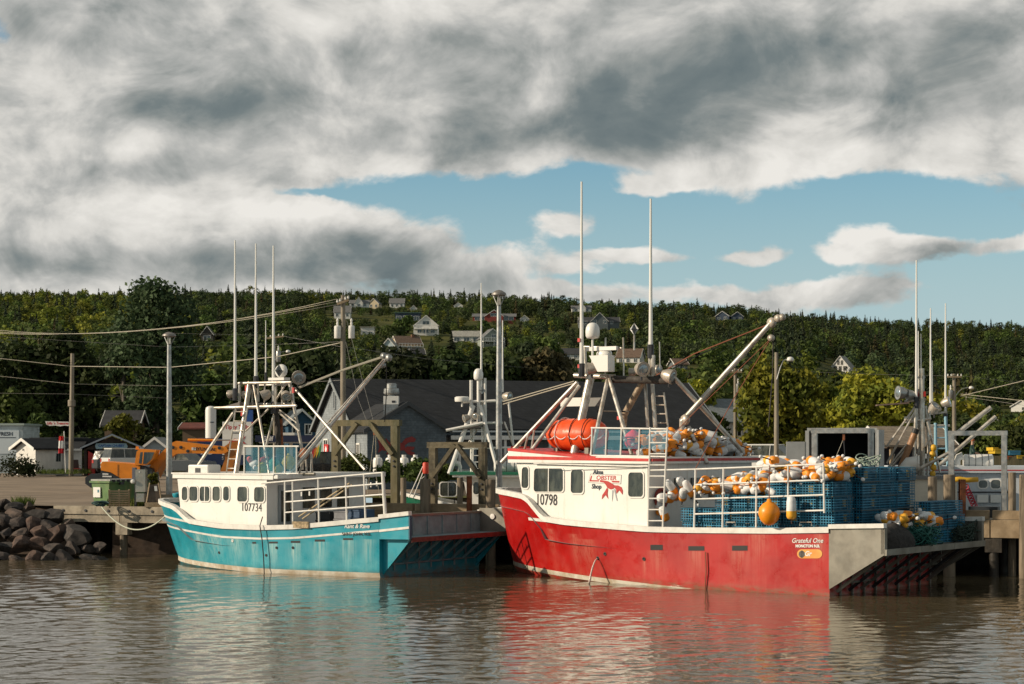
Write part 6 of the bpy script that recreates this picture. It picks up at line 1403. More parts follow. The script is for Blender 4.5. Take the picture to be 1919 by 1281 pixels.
# mooring line from the wharf to the bow
p0 = at(188, 946, 75.9); p1 = TB.w(*TB.y(318, 958, 0.0)); L = [p0.lerp(p1, i/20)-Vector((0, 0, 0.85*4*(i/20)*(1-i/20))) for i in range(21)]
o = MB().tube(L, 0.028, 6).obj('mooring_line', mat('pale_line', (0.45, 0.47, 0.38), 0.7), smooth=True); tag(o, 'pale mooring line sagging from the wharf to the turquoise bow', 'rope')
o = MB()
for i in range(6): o.tube([(math.cos(a)*(0.2+0.03*i), math.sin(a)*(0.16+0.02*i), 0.03+0.02*i+0.05*math.sin(a*2+i)) for a in [k*6.0/12 for k in range(13)]], 0.025, 5)
o = o.obj('rope_coil', mat('dark_teal_rope', (0.03, 0.07, 0.07), 0.8), smooth=True); o.location = at(188, 947, 76.0); tag(o, 'coil of dark rope on the wharf edge by the dumpster', 'rope')
o = MB().lathe([(0.16, 0), (0.20, 0.08), (0.2, 0.16), (0.0, 0.2)], n=12).obj('fender', m_teal, smooth=40); o.location = TB.w(*TB.y(333, 932, 0.5)); tag(o, 'round turquoise hatch cap on the bow of the turquoise boat', 'cap')
# ---------------------------------------------------------------- buildings by the harbour
def courses(name, col, pitch, dark=0.55, rough=0.85, brick=False, var=0.25):
    """boards or shingles too fine to tell apart: a shadow line at every course and mottled colour"""
    m = bpy.data.materials.new(name); m.use_nodes = True; nt = m.node_tree; b = nt.nodes['Principled BSDF']; tc = nt.nodes.new('ShaderNodeTexCoord'); V = tc.outputs['Object']
    x, y, z = n_sep(nt, V); fr = (z*(1.0/pitch)).op('FRACT'); line = fr.ramp(0.0, 0.16, 1.0, 0.0)
    c = n_mix(nt, n_tex(nt, V, 1.1, 5, 0.65, vscale=(1, 1, 2)).ramp(0.3, 0.7), tuple(min(1, q*(1+var*0.5)) for q in col), tuple(q*(1-var) for q in col))
    if brick:
        cell = (z*(1.0/pitch)).op('FLOOR'); tab = n_tex(nt, n_comb(nt, (x+y)*5.0, cell*3.7, 0.0), 1.0, 1)
        c = n_mix(nt, tab.ramp(0.4, 0.6)*0.5, c, tuple(q*0.6 for q in col))
    c = n_mix(nt, line*dark, c, tuple(q*0.25 for q in col)); nt.links.new(c, b.inputs['Base Color']); b.inputs['Roughness'].default_value = rough; b.inputs['Specular IOR Level'].default_value = 0.25
    bp = nt.nodes.new('ShaderNodeBump'); bp.inputs['Strength'].default_value = 0.6; bp.inputs['Distance'].default_value = 0.03; nt.links.new(fr.s, bp.inputs['Height']); nt.links.new(bp.outputs[0], b.inputs['Normal'])
    MATS[name] = m; return m
m_slate = courses('slate_shingle_wall', (0.27, 0.30, 0.32), 0.145, brick=True); m_roofd = courses('dark_roof_shingle', (0.030, 0.032, 0.036), 0.16, 0.6, brick=True); m_roofb = courses('brown_roof_shingle', (0.10, 0.082, 0.068), 0.16, 0.5, brick=True)
m_clap = courses('white_clapboard', (0.62, 0.64, 0.65), 0.14, 0.45); m_palec = courses('pale_blue_clapboard', (0.48, 0.55, 0.58), 0.16, 0.5); m_bluew = courses('blue_clapboard', (0.035, 0.085, 0.14), 0.15, 0.4)
m_darkw = courses('dark_blue_grey_board', (0.085, 0.10, 0.115), 0.16, 0.4)
# big slate building with lobster annex
LZ = lot_z(112)
sb = FR(-9.34, 112, math.radians(20), LZ); rs_ = thing('restaurant', 'long slate-shingled building with dark roof and red lobster gable', 'building', sb.o, sb.rz)
gable_house(rs_, 24.0, 10.0, 5.55-LZ, 8.55-LZ, m_slate, m_roofd, False, over=0.30, low=0.3, x0=0.0, y0=0.0, trim=mat('slate_trim', (0.20, 0.22, 0.23), 0.7))
gable_house(rs_, 4.7, 6.3, 5.40-LZ, 6.85-LZ, m_slate, m_roofd, True, over=0.28, low=0.3, x0=-1.05, y0=-6.2, name='annex_roof', wname='annex_wall', trim=mat('dark_trim', (0.04, 0.045, 0.05), 0.6))
MB().bx(5.0, 23.8, -0.42, -0.34, 3.32, 3.42).obj('gutter', m_white, rs_); MB().bx(5.2, 5.32, -0.45, -0.33, 0, 3.3).obj('downpipe', m_white, rs_)
pr = MB().bx(5.2, 23.5, -2.6, -0.02, 3.0, 3.14).obj('porch_roof', m_roofd, rs_); MB().bx(5.1, 23.6, -2.72, -2.62, 2.86, 3.10).obj('porch_fascia', m_white, pr)
for i in range(7): MB().bx(5.6+i*2.9, 5.75+i*2.9, -2.6, -2.45, -0.3, 2.98).obj('porch_post', m_white, rs_)
for i in range(6): window(rs_, (7.2+i*2.9, -0.002, 1.7), (1, 0, 0), 1.3, 1.3)
window(rs_, (-1.056, -4.4, 2.1), (0, -1, 0), 0.55, 0.9); window(rs_, (-0.006, 5.0, 5.35), (0, -1, 0), 0.35, 1.0, m=m_slate, mg=mat('vent_slats', (0.16, 0.17, 0.18), 0.8), cross=False, name='vent')
window(rs_, (-0.006, 3.2, 2.2), (0, -1, 0), 0.9, 1.3); window(rs_, (-0.006, 7.2, 2.2), (0, -1, 0), 0.9, 1.3)
m_lobs = mat('lobster_red', (0.20, 0.012, 0.010), 0.5)
def onfront(fr, pts, yy, off=0.03): return [fr.y(a, b, yy)-Vector((0, off, 0)) for a, b in pts]
def wallcut(name, fr, parent, pts, yy, mt, th=0.03):
    P = onfront(fr, pts, yy, 0.04); n = len(P); MB().add(P+[q+Vector((0, th, 0)) for q in P], [tuple(range(n)), tuple(reversed(range(n, 2*n)))]+[(i, (i+1) % n, n+(i+1) % n, n+i) for i in range(n)]).obj(name, mt, parent)
cxy = lambda pts: [(580+a*400/1919, 640+b*400/1919) for a, b in pts]
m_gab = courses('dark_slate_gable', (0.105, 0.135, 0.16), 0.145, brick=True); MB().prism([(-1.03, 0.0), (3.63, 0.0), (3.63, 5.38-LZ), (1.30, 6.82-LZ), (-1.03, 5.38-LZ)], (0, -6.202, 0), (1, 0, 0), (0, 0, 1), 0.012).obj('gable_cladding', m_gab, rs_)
lobt = thing('lobster_sign', 'big red lobster cut-out on the shaded slate gable', 'sign', sb.o, sb.rz)
wallcut('lobster_body', sb, lobt, cxy([(640, 915), (700, 905), (790, 900), (845, 915), (860, 945), (845, 975), (780, 985), (690, 980), (640, 975)]), -6.2, m_lobs)
wallcut('lobster_tail', sb, lobt, cxy([(612, 880), (650, 905), (650, 975), (612, 1000), (628, 945)]), -6.2, m_lobs)
wallcut('lobster_claw', sb, lobt, cxy([(825, 915), (860, 870), (920, 850), (955, 875), (945, 900), (890, 905), (855, 930)]), -6.2, m_lobs); wallcut('lobster_claw', sb, lobt, cxy([(840, 965), (880, 940), (945, 945), (935, 970), (900, 978), (945, 1000), (930, 1025), (880, 1010)]), -6.2, m_lobs)
for pts in ([(700, 905), (715, 905), (690, 870), (682, 872)], [(760, 902), (772, 902), (765, 865), (756, 867)], [(700, 980), (715, 980), (700, 1015), (690, 1013)], [(770, 985), (782, 985), (790, 1020), (780, 1022)]): wallcut('lobster_leg', sb, lobt, cxy(pts), -6.2, m_lobs)
fan = thing('roof_exhaust', 'round metal exhaust fan on a white box on the annex roof', 'exhaust fan', at(733.5, 778, 107.0))
MB().bx(-0.42, 0.42, -0.42, 0.42, -0.6, 0.62).obj('curb', m_slate, fan); MB().bx(-0.43, 0.43, -0.43, 0.43, 0.622, 1.10).obj('fan_box', m_dome, fan)
MB().lathe([(0.20, 1.10), (0.20, 1.16), (0.43, 1.22), (0.45, 1.30), (0.43, 1.52), (0.30, 1.56), (0.30, 1.78), (0.24, 1.84), (0, 1.85)], n=20).obj('fan_drum', m_galv, fan, smooth=30)
MB().bx(0.05, 0.25, -0.445, -0.432, 0.72, 0.84).obj('badge', m_dk, fan)
for i, px in enumerate((708, 731, 757, 778.5)):
    t = thing('propane_tank', ['white propane tank by the lit slate wall', 'white propane tank half hidden by leaves', 'white propane tank second from the gable corner', 'white propane tank nearest the gable corner'][i], 'gas tank', at(px, 884, 100), 0, 'propane tanks')
    MB().lathe([(0.25, 0), (0.26, 0.05), (0.26, 0.62), (0.22, 0.74), (0.10, 0.80), (0.0, 0.80)], n=16).obj('tank', m_dome, t, smooth=40); MB().lathe([(0.12, 0.80), (0.12, 0.92), (0.10, 0.92), (0.10, 0.81)], n=12).obj('collar', m_dome, t)
for a in [('green bush in front of the slate annex wall, beside the gas tanks', 660, 905, 862, 70), ('green bush under the lobster gable', 790, 905, 868, 70), ('green bush between frame and gas tanks', 728, 905, 874, 60), ('leafy bush right of the lobster gable', 830, 905, 876, 50)]: tree(*a, 'mid', 97, n=1500, leaf=0.11, lobes=9, trunk=False, name='bush', cat='bush', z0=0.0)
# two slate-blue gables behind the red boat
def block(lab, px0, px1, yt, ye, d, rot, depth, wall, roof, name='building', front=True, wins=(), trim=None, yb=None):
    cx = (px0+px1)/2; zt = H+(YH-yt)/F*d; ze = H+(YH-ye)/F*d; w = (px1-px0)*d/F/math.cos(rot); b = lot_z(d)
    t = thing(name, lab, 'building', ((cx-CX)/F*d, d, b), rot); gable_house(t, w, depth, ze-b, zt-b, wall, roof, front, over=0.3, low=0.3, trim=trim or m_white)
    for (fx, fz, ww, hh) in wins: window(t, (fx*w, -0.002, fz), (1, 0, 0), ww, hh)
    return t
m_dtrim = MATS['dark_trim']
block('dark slate building with gable just right of the big roof', 1110, 1235, 741, 800, 138, math.radians(22), 12, m_darkw, m_roofb, trim=m_dtrim, wins=[(-0.2, 1.5, 1.0, 1.2), (0.2, 1.5, 1.0, 1.2)])
block('dark slate gabled building behind the boom foot of the red boat', 1186, 1332, 754, 806, 128, math.radians(22), 10, m_darkw, m_roofb, trim=m_dtrim, wins=[(-0.25, 1.5, 1.1, 1.2), (0.25, 1.5, 1.1, 1.2)])
block('white clapboard house behind the maple', 1322, 1402, 748, 790, 168, math.radians(12), 8, m_clap, mat('grey_roof_plain', (0.16, 0.18, 0.19), 0.8, var=0.2), 'house', False, [(-0.3, 3.9, 0.7, 1.1), (0.25, 3.9, 0.7, 1.1), (0.3, 1.4, 1.0, 1.1), (0.05, 1.4, 0.8, 1.1), (-0.25, 1.4, 0.8, 1.1)])
block('blue clapboard house with white trim behind the filling station', 541, 590, 769, 792, 178, math.radians(14), 8, m_bluew, mat('grey_roof_plain', (0.16, 0.18, 0.19), 0.8), 'house', True, [(-0.22, 4.0, 0.55, 0.9), (0.24, 4.0, 0.55, 0.9)])
gs = thing('filling_station_canopy', 'dark navy filling station canopy lettered Gulf', 'canopy', at(540, 885, 150)); gw = 62*150/F
MB().bx(-gw, gw, 0, 4, 2.45, 2.98).obj('canopy', mat('navy_band', (0.008, 0.015, 0.05), 0.5), gs)
MB().bx(-gw+0.3, gw-0.3, 0.2, 3.8, 2.35, 2.449).obj('canopy_soffit', m_white, gs)
for x in (-gw+0.5, 0, gw-0.5): MB().bx(x-0.12, x+0.12, 1.9, 2.14, -0.05, 2.35).obj('post', m_white, gs)
lettering('Gulf', 0.50, (-gw*0.62, -0.012, 2.70), (1, 0, 0), (0, 0, 1), m_wht, gs, bold=0.01); MB().bx(-0.9, 0.5, -0.02, 3, 2.985, 3.2).obj('roof_box', m_white, gs)
tk = thing('storage_tank', 'tall white cylindrical storage tank behind the excavator', 'tank', at(395, 868, 140)); R_ = 10*140/F
MB().lathe([(R_, 0), (R_, 4.0), (R_*0.9, 4.18), (R_*0.5, 4.28), (0, 4.3)], n=22).obj('shell', m_dome, tk, smooth=30); MB().bx(0.0, 0.3, -R_*1.02, -R_*0.9, 3.05, 3.12).obj('tank_mark', m_navy, tk); MB().lathe([(R_*1.05, -0.2), (R_*1.05, 0.0)], n=22).obj('base', m_conc, tk)
sg = thing('restaurant_sign', 'white sign board with red Tipsy Tail lettering and lobster', 'sign', at(444, 886, 118)); k_ = 118/F
MB().bx(-27*k_, 27*k_, -0.05, 0.05, (886-852)*k_, (886-790)*k_).obj('board', m_white, sg)
for x in (-24, 24): MB().bx(x*k_-0.06, x*k_+0.06, 0.052, 0.16, -0.1, (886-800)*k_).obj('post', m_dk, sg)
m_sr = mat('sign_red', (0.45, 0.02, 0.02), 0.5)
lettering('Tipsy Tails', 0.36, (0, -0.054, (886-800)*k_), (1, -0.0, 0), (0.0, 0, 1), m_sr, sg, bold=0.008); MB().bx(-0.25, 0.35, -0.056, -0.051, (886-812)*k_, (886-810)*k_).obj('small_print', m_navy, sg); lettering('REST', 0.26, (-0.1, -0.054, (886-846)*k_), (1, 0, 0), (0, 0, 1), m_sr, sg, bold=0.008)
MB().prism([(-0.5, 0.1), (-0.2, 0.25), (0.1, 0.2), (0.5, 0.4), (0.35, 0.1), (0.55, -0.1), (0.2, -0.02), (-0.1, -0.25), (-0.35, -0.05), (-0.6, -0.2)], (0.05, -0.055, (886-829)*k_), (1, 0, 0), (0, 0, 1), 0.01).obj('lobster_picture', m_sr, sg)
sg = thing('roadside_sign', 'tall blue and red roadside sign behind the blue boat mast', 'sign', at(466, 884, 145)); k_ = 145/F
MB().bx(-12*k_, 8*k_, -0.1, 0.1, (884-790)*k_, (884-768)*k_).obj('board', mat('sign_blue', (0.015, 0.07, 0.26), 0.5), sg); MB().bx(-12*k_, 8*k_, -0.1, 0.1, (884-794)*k_, (884-790.4)*k_).obj('red_band', m_sr, sg); MB().bx(2*k_, 8*k_, -0.09, 0.09, -0.1, (884-794.2)*k_).obj('post', m_galv, sg)
MB().lathe([(0.0, 0), (0.28, 0), (0.28, 0.02), (0, 0.02)], (-8*k_, -0.1, (884-770)*k_), (0, -1, 0), 16).obj('orange_disc', mat('sign_orange', (0.7, 0.12, 0.03), 0.5), sg); MB().bx(-10*k_, 0, -0.08, 0.08, (884-850)*k_, (884-800)*k_).obj('price_board', m_navy, sg)
sg = thing('wall_sign', 'red square sign with white figure on the lit slate wall', 'sign', sb.w(-0.02, 2.6, 0)); p = sb.x(612, 847, -0.05)
sg.rotation_euler = (0, 0, sb.rz); sg.location = sb.w(-0.06, p.y, p.z); MB().bx(-0.03, 0.0, -0.55, 0.55, -0.5, 0.5).obj('board', m_sr, sg); MB().prism([(-0.2, -0.4), (0.2, -0.4), (0.1, 0.0), (0.25, 0.2), (0.0, 0.42), (-0.25, 0.2), (-0.1, 0)], (-0.032, 0, 0), (0, -1, 0), (0, 0, 1), 0.01).obj('figure', m_wht, sg)
sg = thing('feather_banner', 'rainbow coloured banner on a pole by the lit slate wall', 'banner', at(594, 884, 105)); k_ = 105/F
cs = [(0.45, 0.03, 0.03), (0.6, 0.2, 0.02), (0.6, 0.45, 0.03), (0.05, 0.25, 0.06)]
for i, c in enumerate(cs): MB().prism([(-12*k_+i*5*k_, (884-860)*k_+i*0.02), (-7*k_+i*5*k_, (884-855)*k_+i*0.12), (-3*k_+i*4*k_, (884-838)*k_+i*0.12), (-8*k_+i*4*k_, (884-843)*k_+i*0.04)], (0, 0, 0), (1, 0, 0), (0, 0, 1), 0.03).obj('stripe', mat('banner_%d' % i, c, 0.6), sg)
MB().tube([(-12*k_, 0, -0.05), (-10*k_, 0, (884-835)*k_)], 0.03, 6).obj('pole', m_galv, sg)
# ---------------------------------------------------------------- shops at the left
sd = thing('garden_shed', 'small white gabled shed at the left of the lot', 'shed', at(66.5, 888, 150), math.radians(-42))
gable_house(sd, 2.75, 2.5, 2.10, 2.72, m_clap if False else mat('shed_white', (0.66, 0.64, 0.60), 0.7, var=0.12, vscale=1.5, bump=0.2, bscale=6), m_roofd, True, over=0.40, low=0.1, x0=-2.75, y0=0.0)
sh = FR(*(at(104, 888, 152).xy), math.radians(12), lot_z(152)); sp = thing('souvenir_shop', 'brown gabled souvenir shop with red entrance and blue sign', 'shop', sh.o, sh.rz); k_ = 152/F
MB().bx(0.0, 48*k_, 0, 4, -0.1, 2.15).obj('side_wall', MATS['shed_white'], sp); MB().prism([(-0.6, 2.1), (4.6, 2.1), (3.6, 3.1), (-0.4, 3.1)], (0, 2.2, 0), (1, 0, 0), (0, 0, 1), -0.2).obj('side_roof', m_roofd, sp); MB().add([(-2.6, -0.4, 2.16), (2.1, -0.4, 2.16), (2.6, 3.5, 3.15), (-2.2, 3.5, 3.15)], [(0, 1, 2, 3)]).obj('lean_roof', m_roofd, sp)
MB().bx(-2.6, 2.1, -0.46, -0.40, 2.06, 2.22).obj('eaves_board', m_white, sp)
m_brn = mat('brown_board', (0.06, 0.042, 0.032), 0.8, var=0.3, vscale=3)
gw0, gw1 = 47*k_, 160*k_; gm = (gw0+gw1)/2
MB().prism([(gw0+0.2, 2.15), (gw1-0.2, 2.15), (gm, 3.25)], (0, 0.05, 0), (1, 0, 0), (0, 0, 1), -4).obj('gable_wall', m_brn, sp)
MB().bx(gw0+0.2, gw0+0.45, 0.06, 4, -0.1, 2.148).obj('wall', m_brn, sp); MB().bx(gm+0.9, gw1-0.2, 0.06, 4, -0.1, 2.148).obj('wall', m_brn, sp); MB().bx(gw0+0.3, gw1-0.3, 3.6, 3.7, -0.1, 2.148).obj('back_wall', m_brn, sp)
for sgn in (-1, 1):
    e = gw0-0.1 if sgn < 0 else gw1+0.1; q = [(gm, 3.34), (e, 2.22), (e, 2.36), (gm, 3.48)]
    ro = MB().add([(a, -0.45, c) for a, c in q]+[(a, 4.2, c) for a, c in q], [(0,1,2,3),(7,6,5,4),(0,4,5,1),(1,5,6,2),(2,6,7,3),(3,7,4,0)]).obj('roof', m_roofd, sp)
    MB().add([(a, -0.52, c-0.04) for a, c in q]+[(a, -0.455, c-0.04) for a, c in q], [(0,1,2,3),(7,6,5,4),(0,4,5,1),(1,5,6,2),(2,6,7,3),(3,7,4,0)]).obj('fascia', mat('grey_trim', (0.40, 0.43, 0.47), 0.6), ro)
MB().prism([(gw0+0.55, 0), (gw0+1.1, 0), (gw0+1.1, 1.25), (gw0+0.95, 1.8), (gw0+0.55, 2.05)], (0, -0.10, 0), (1, 0, 0), (0, 0, 1), 0.06).obj('red_door', m_red, sp); MB().prism([(gm+0.15, 1.75), (gm+0.85, 1.75), (gm+0.85, 2.1), (gm+0.6, 2.1)], (0, -0.10, 0), (1, 0, 0), (0, 0, 1), 0.06).obj('red_panel', m_red, sp)
MB().prism([(-1.2, -0.2), (1.2, -0.2), (1.32, 0), (1.2, 0.26), (-1.2, 0.26), (-1.32, 0.05)], (gm-0.05, -0.06, 2.40), (1, 0, 0), (0, 0, 1), 0.05).obj('sign_board', mat('sign_cyan', (0.34, 0.50, 0.56), 0.5), sp)
lettering('CAPTAIN CHUBBY', 0.27, (gm-0.05, -0.125, 2.46), (1, 0, 0), (0, 0, 1), mat('sign_ink_blue', (0.015, 0.10, 0.36), 0.5), sp, bold=0.012, sx=0.92); MB().bx(gm-0.75, gm+0.65, -0.13, -0.115, 2.19, 2.30).obj('sign_strip', mat('sign_gold', (0.35, 0.22, 0.05), 0.5), sp)
for i, (x, c) in enumerate([(gm-0.35, (0.02, 0.05, 0.16)), (gm-0.05, (0.25, 0.20, 0.16)), (gm+0.25, (0.03, 0.06, 0.2))]): MB().bx(x-0.12, x+0.12, 0.7, 1.0, 0.0, 1.0+0.15*i).obj('display_rack', mat('goods_%d' % i, c, 0.7, var=0.5, vscale=8), sp)
wc = thing('rocking_chair', 'dark wooden rocking chair with red seat outside the souvenir shop', 'chair', at(143, 888, 149.5), 0.5); m_ch = mat('chair_wood', (0.05, 0.025, 0.02), 0.7)
MB().bx(-0.3, 0.3, -0.3, 0.3, 0.40, 0.46).obj('seat', m_red, wc); MB().add([(-0.3, 0.27, 0.46), (0.3, 0.27, 0.46), (0.3, 0.50, 1.15), (-0.3, 0.50, 1.15), (-0.3, 0.32, 0.46), (0.3, 0.32, 0.46), (0.3, 0.55, 1.15), (-0.3, 0.55, 1.15)], [(0,1,2,3),(7,6,5,4),(0,4,5,1),(1,5,6,2),(2,6,7,3),(3,7,4,0)]).obj('backrest', m_ch, wc)
for sx in (-0.28, 0.28):
    for sy in (-0.27, 0.27): MB().bx(sx-0.03, sx+0.03, sy-0.03, sy+0.03, 0.08, 0.40).obj('leg', m_ch, wc)
    MB().tube([(sx, -0.5, 0.12), (sx, 0, 0.04), (sx, 0.55, 0.13)], 0.03, 5).obj('rocker', m_ch, wc); MB().bx(sx-0.03, sx+0.03, -0.3, 0.3, 0.66, 0.70).obj('armrest', m_ch, wc)
fb = thing('fish_market', 'pale blue clapboard market building lettered FRESH at the left edge', 'building', at(42, 884, 166), 0.0); k_ = 166/F
MB().bx(-130*k_, 0, 0, 6, -0.2, (884-797)*k_).obj('wall', m_palec, fb); MB().bx(-130*k_-0.2, 0.2, -0.2, 6.2, (884-797)*k_+0.01, (884-793)*k_).obj('roof_edge', mat('sage_trim', (0.30, 0.36, 0.33), 0.7), fb)
MB().bx(-62*k_, -6*k_, -0.05, -0.004, (884-850)*k_, (884-806)*k_).obj('sign_board', mat('sign_pale', (0.50, 0.56, 0.60), 0.6), fb)
lettering('FRESH', 0.46, (-31*k_, -0.06, (884-813)*k_), (1, 0, 0), (0, 0, 1), m_navy, fb, bold=0.012); lettering('SEAFOOD MARKET', 0.13, (-31*k_, -0.06, (884-820)*k_), (1, 0, 0), (0, 0, 1), m_ink, fb) if False else MB().bx(-44*k_, -12*k_, -0.062, -0.052, (884-820.5)*k_, (884-819)*k_).obj('sign_rule', m_navy, fb)
t = hill_house('dark barn with corrugated tin roof behind the shops', 196, 256, 771, 815, 'side', 'brown', 'dark', (), 0.0, 'barn', 'barn', None, 0.45, 0.5, 176, None, 0.5)
t = hill_house('white gabled garage behind the excavator', 268, 314, 822, 862, 'gable', 'pale', 'light', (), 0.0, 'garage', 'garage', None, 0.55, 1.0, 160, None, 0.6)
t = hill_house('low house with red roof behind the light pole', 342, 382, 794, 812, 'side', 'brown', 'red', (), 0.0, 'house', 'house', None, 0.5, 1.0, 174, None, 0.6)
# ---------------------------------------------------------------- poles and wires
m_pole = mat('grey_pole', (0.25, 0.215, 0.165), 0.9, var=0.35, vscale=1.5, bump=0.4, bscale=8, stretch=(3, 3, 0.3))
def upole(px, yt, yb, wpx, d, lab, arms=(), trans=(), lamp=None, mt=None, lean=0.0):
    o = at(px, yb, d); k = d/F; h = (yb-yt)*k; r = wpx*k/2; t = thing('utility_pole', lab, 'utility pole', o)
    MB().tube([(0, 0, -0.3), (lean*h*0.5, 0, h*0.5), (lean*h, 0, h)], [r*1.1, r, r*0.8], 10).obj('pole', mt or m_pole, t, smooth=40)
    for (ay, aw, tilt) in arms:
        z = (yb-ay)*k; w = aw*k/2; a = MB().beam((-w, -r, z-tilt*w), (w, -r, z+tilt*w), 0.11, 0.13).obj('crossarm', m_plank, t)
        for f in (-0.92, -0.45, 0.45, 0.92): MB().lathe([(0.03, 0), (0.07, 0.05), (0.05, 0.12), (0.07, 0.16), (0.0, 0.2)], (f*w, -r, z+tilt*f*w+0.06), n=8).obj('insulator', m_dome, a)
    for (tx, ty0, ty1, tw) in trans:
        R = tw*k/2; x = (tx-px)*k; o2 = MB().lathe([(R*0.9, 0), (R, 0.03), (R, (ty1-ty0)*k*0.86), (R*0.75, (ty1-ty0)*k*0.92), (0, (ty1-ty0)*k*0.94)], (x, -0.1, (yb-ty1)*k), n=14).obj('transformer', m_galv if tw < 10 else m_dome, t, smooth=40)
        MB().lathe([(0.05, 0), (0.08, 0.1), (0.05, 0.2), (0.08, 0.3), (0.03, 0.42)], (x, -0.1, (yb-ty0)*k-0.06), n=8).obj('bushing', m_dome, o2)
    if lamp:
        lx_, ly_ = lamp; a = Vector(((lx_-px)*k, 0, (yb-ly_)*k)); s0 = Vector((0, -r*0.9, a.z-0.9 if abs(a.x) > 1.0 else a.z-1.2)); md_ = Vector((a.x*0.5, 0, a.z-0.12))
        ar = MB().tube([s0, s0.lerp(md_, 0.5)+Vector((0, 0, 0.1)), md_, a], 0.035, 6).obj('lamp_arm', m_galv, t, smooth=40); MB().lathe([(0.05, 0.08), (0.15, 0.05), (0.22, -0.10), (0.16, -0.16), (0, -0.17)], a, n=12).obj('lamp_head', m_dome, ar, smooth=True)
    return t
upole(133, 662, 884, 8.5, 149, 'bare weathered pole in front of the white shed', lean=0.012); 
p = at(132, 752, 148.7); o = MB().lathe([(0.26, -0.28), (0.30, -0.25), (0.30, 0.2), (0.26, 0.25)], n=14).obj('pole_collar', m_pole, bpy.data.objects['utility_pole']); o.location = (0.06, 0, 5.5)
upole(643, 553, 892, 10.5, 108, 'tall utility pole with two transformers behind the blue boat boom', [(566, 22, 0.35)], [(633, 608, 634, 13), (659, 608, 634, 12)])
upole(515, 628, 885, 6.5, 165, 'utility pole with crossarm and street lamp behind the blue boat mast', [(632, 34, 0.12)], [(522, 655, 678, 9)], (540, 657))
upole(1788, 700, 868, 7.5, 160, 'utility pole with crossarm and curved street lamp at the right', [(706, 27, 0.0)], [(1781, 729, 747, 8)], (1820, 725)); upole(1811, 735, 790, 2.5, 230, 'thin grey pole behind the curved street lamp')
upole(1378, 690, 880, 7, 162, 'utility pole with transformer in front of the white clapboard house', [(697, 24, 0.0)], [(1383, 717, 735, 8)])
upole(1455, 660, 884, 8.5, 105, 'plain wooden pole with bracket lamp before the maple', lamp=(1481, 671))
WI = 0
def wire(pts, lab, r=0.03, mt=None, n=14, sag=0.0):
    """pts: (px,py,d); hangs between them"""
    P = []
    for (a, b) in zip(pts, pts[1:]):
        p, q = at(*a), at(*b)
        for i in range(n+1):
            t = i/n; P.append(p.lerp(q, t)-Vector((0, 0, sag*4*t*(1-t))))
    o = MB().tube(P, r*0.6, 4).obj('overhead_wire', mt or m_wire_l, smooth=True); tag(o, lab, 'wire', 'overhead wires'); return o
wire([(-40, 614, 150), (632, 560, 108)], 'uppermost pale wire rising to the crossarm of the transformer pole', 0.028, sag=1.1); wire([(-40, 619, 150), (640, 563, 108)], 'middle pale wire rising to the crossarm of the transformer pole', 0.028, sag=0.9); wire([(-40, 622, 150), (650, 567, 108)], 'lowest pale wire of the three rising to the transformer pole', 0.028, sag=0.8)
wire([(-40, 628, 140), (318, 650, 140), (515, 645, 165), (640, 640, 108)], 'thin wire crossing the poplar above the lamp post', 0.018, m_wire)
wire([(-40, 667, 150), (132, 686, 149), (318, 688, 130), (520, 668, 115), (638, 642, 108)], 'thick pale cable from the bare pole to the transformer pole', 0.045); wire([(-40, 700, 150), (132, 719, 149), (318, 723, 150), (460, 718, 160)], 'pale wire below the thick cable', 0.028); wire([(-40, 736, 150), (133, 738, 149), (318, 746, 150)], 'dark low wire over the tin roof', 0.02, m_wire)
wire([(320, 723, 150), (575, 716, 150), (640, 712, 108)], 'pale wire running behind the blue boat mast', 0.024, m_wire); wire([(320, 624, 165), (500, 628, 165)], 'thin wire left of the small crossarm', 0.018, m_wire); wire([(533, 630, 165), (642, 650, 108)], 'thin wire from small crossarm to the transformer pole', 0.018, m_wire)
wire([(1960, 703, 130), (1800, 742, 160)], 'pale twisted cable falling to the right utility pole', 0.05); wire([(1960, 755, 150), (1800, 738, 160)], 'pale cable leaving the right utility pole', 0.04); wire([(1960, 765, 150), (1800, 742, 160)], 'lower pale cable at the right edge', 0.03, m_wire)
wire([(1390, 690, 162), (1600, 700, 162), (1776, 704, 160)], 'thin wire between the two right-hand crossarms', 0.018, m_wire); wire([(1802, 704, 160), (1960, 722, 170)], 'thin wire right of the crossarm', 0.018, m_wire); wire([(650, 650, 108), (800, 672, 150), (1000, 690, 220)], 'thin wire passing behind the big roof', 0.016, m_wire)
wire([(648, 640, 107), (672, 750, 100), (692, 800, 96)], 'guy wire from the transformer pole down past the hoist frame', 0.014, m_wire); wire([(650, 600, 107), (676, 700, 100), (700, 790, 96)], 'upper guy wire beside the transformer pole', 0.014, m_wire)
# flag and hanging sign by the bare pole
sg = thing('hanging_sign', 'wavy white sign with red Gifts n Treasures lettering', 'sign', at(107, 793, 148)); k_ = 148/F
MB().prism([(-22*k_, 4*k_), (22*k_, 3*k_), (22*k_, -5*k_), (14*k_, -4*k_), (6*k_, -5.5*k_), (-4*k_, -4*k_), (-14*k_, -4.6*k_), (-20*k_, -2*k_)], (0, 0.03, 0), (1, 0, 0), (0, 0, 1), 0.06).obj('board', m_white, sg); lettering("Gifts 'n Treasures", 0.30, (0.04, -0.034, 0.0), (1, 0, 0), (0, 0, 1), m_sr, sg, shear=0.1, bold=0.008, sx=0.80)
sg = thing('flag', 'red, white and black flag hanging limp in front of the shed', 'flag', at(117, 886, 147.5)); k_ = 147.5/F
MB().tube([(6*k_, 0, 0), (3*k_, 0, 3.3)], 0.035, 6).obj('pole', m_dome, sg)
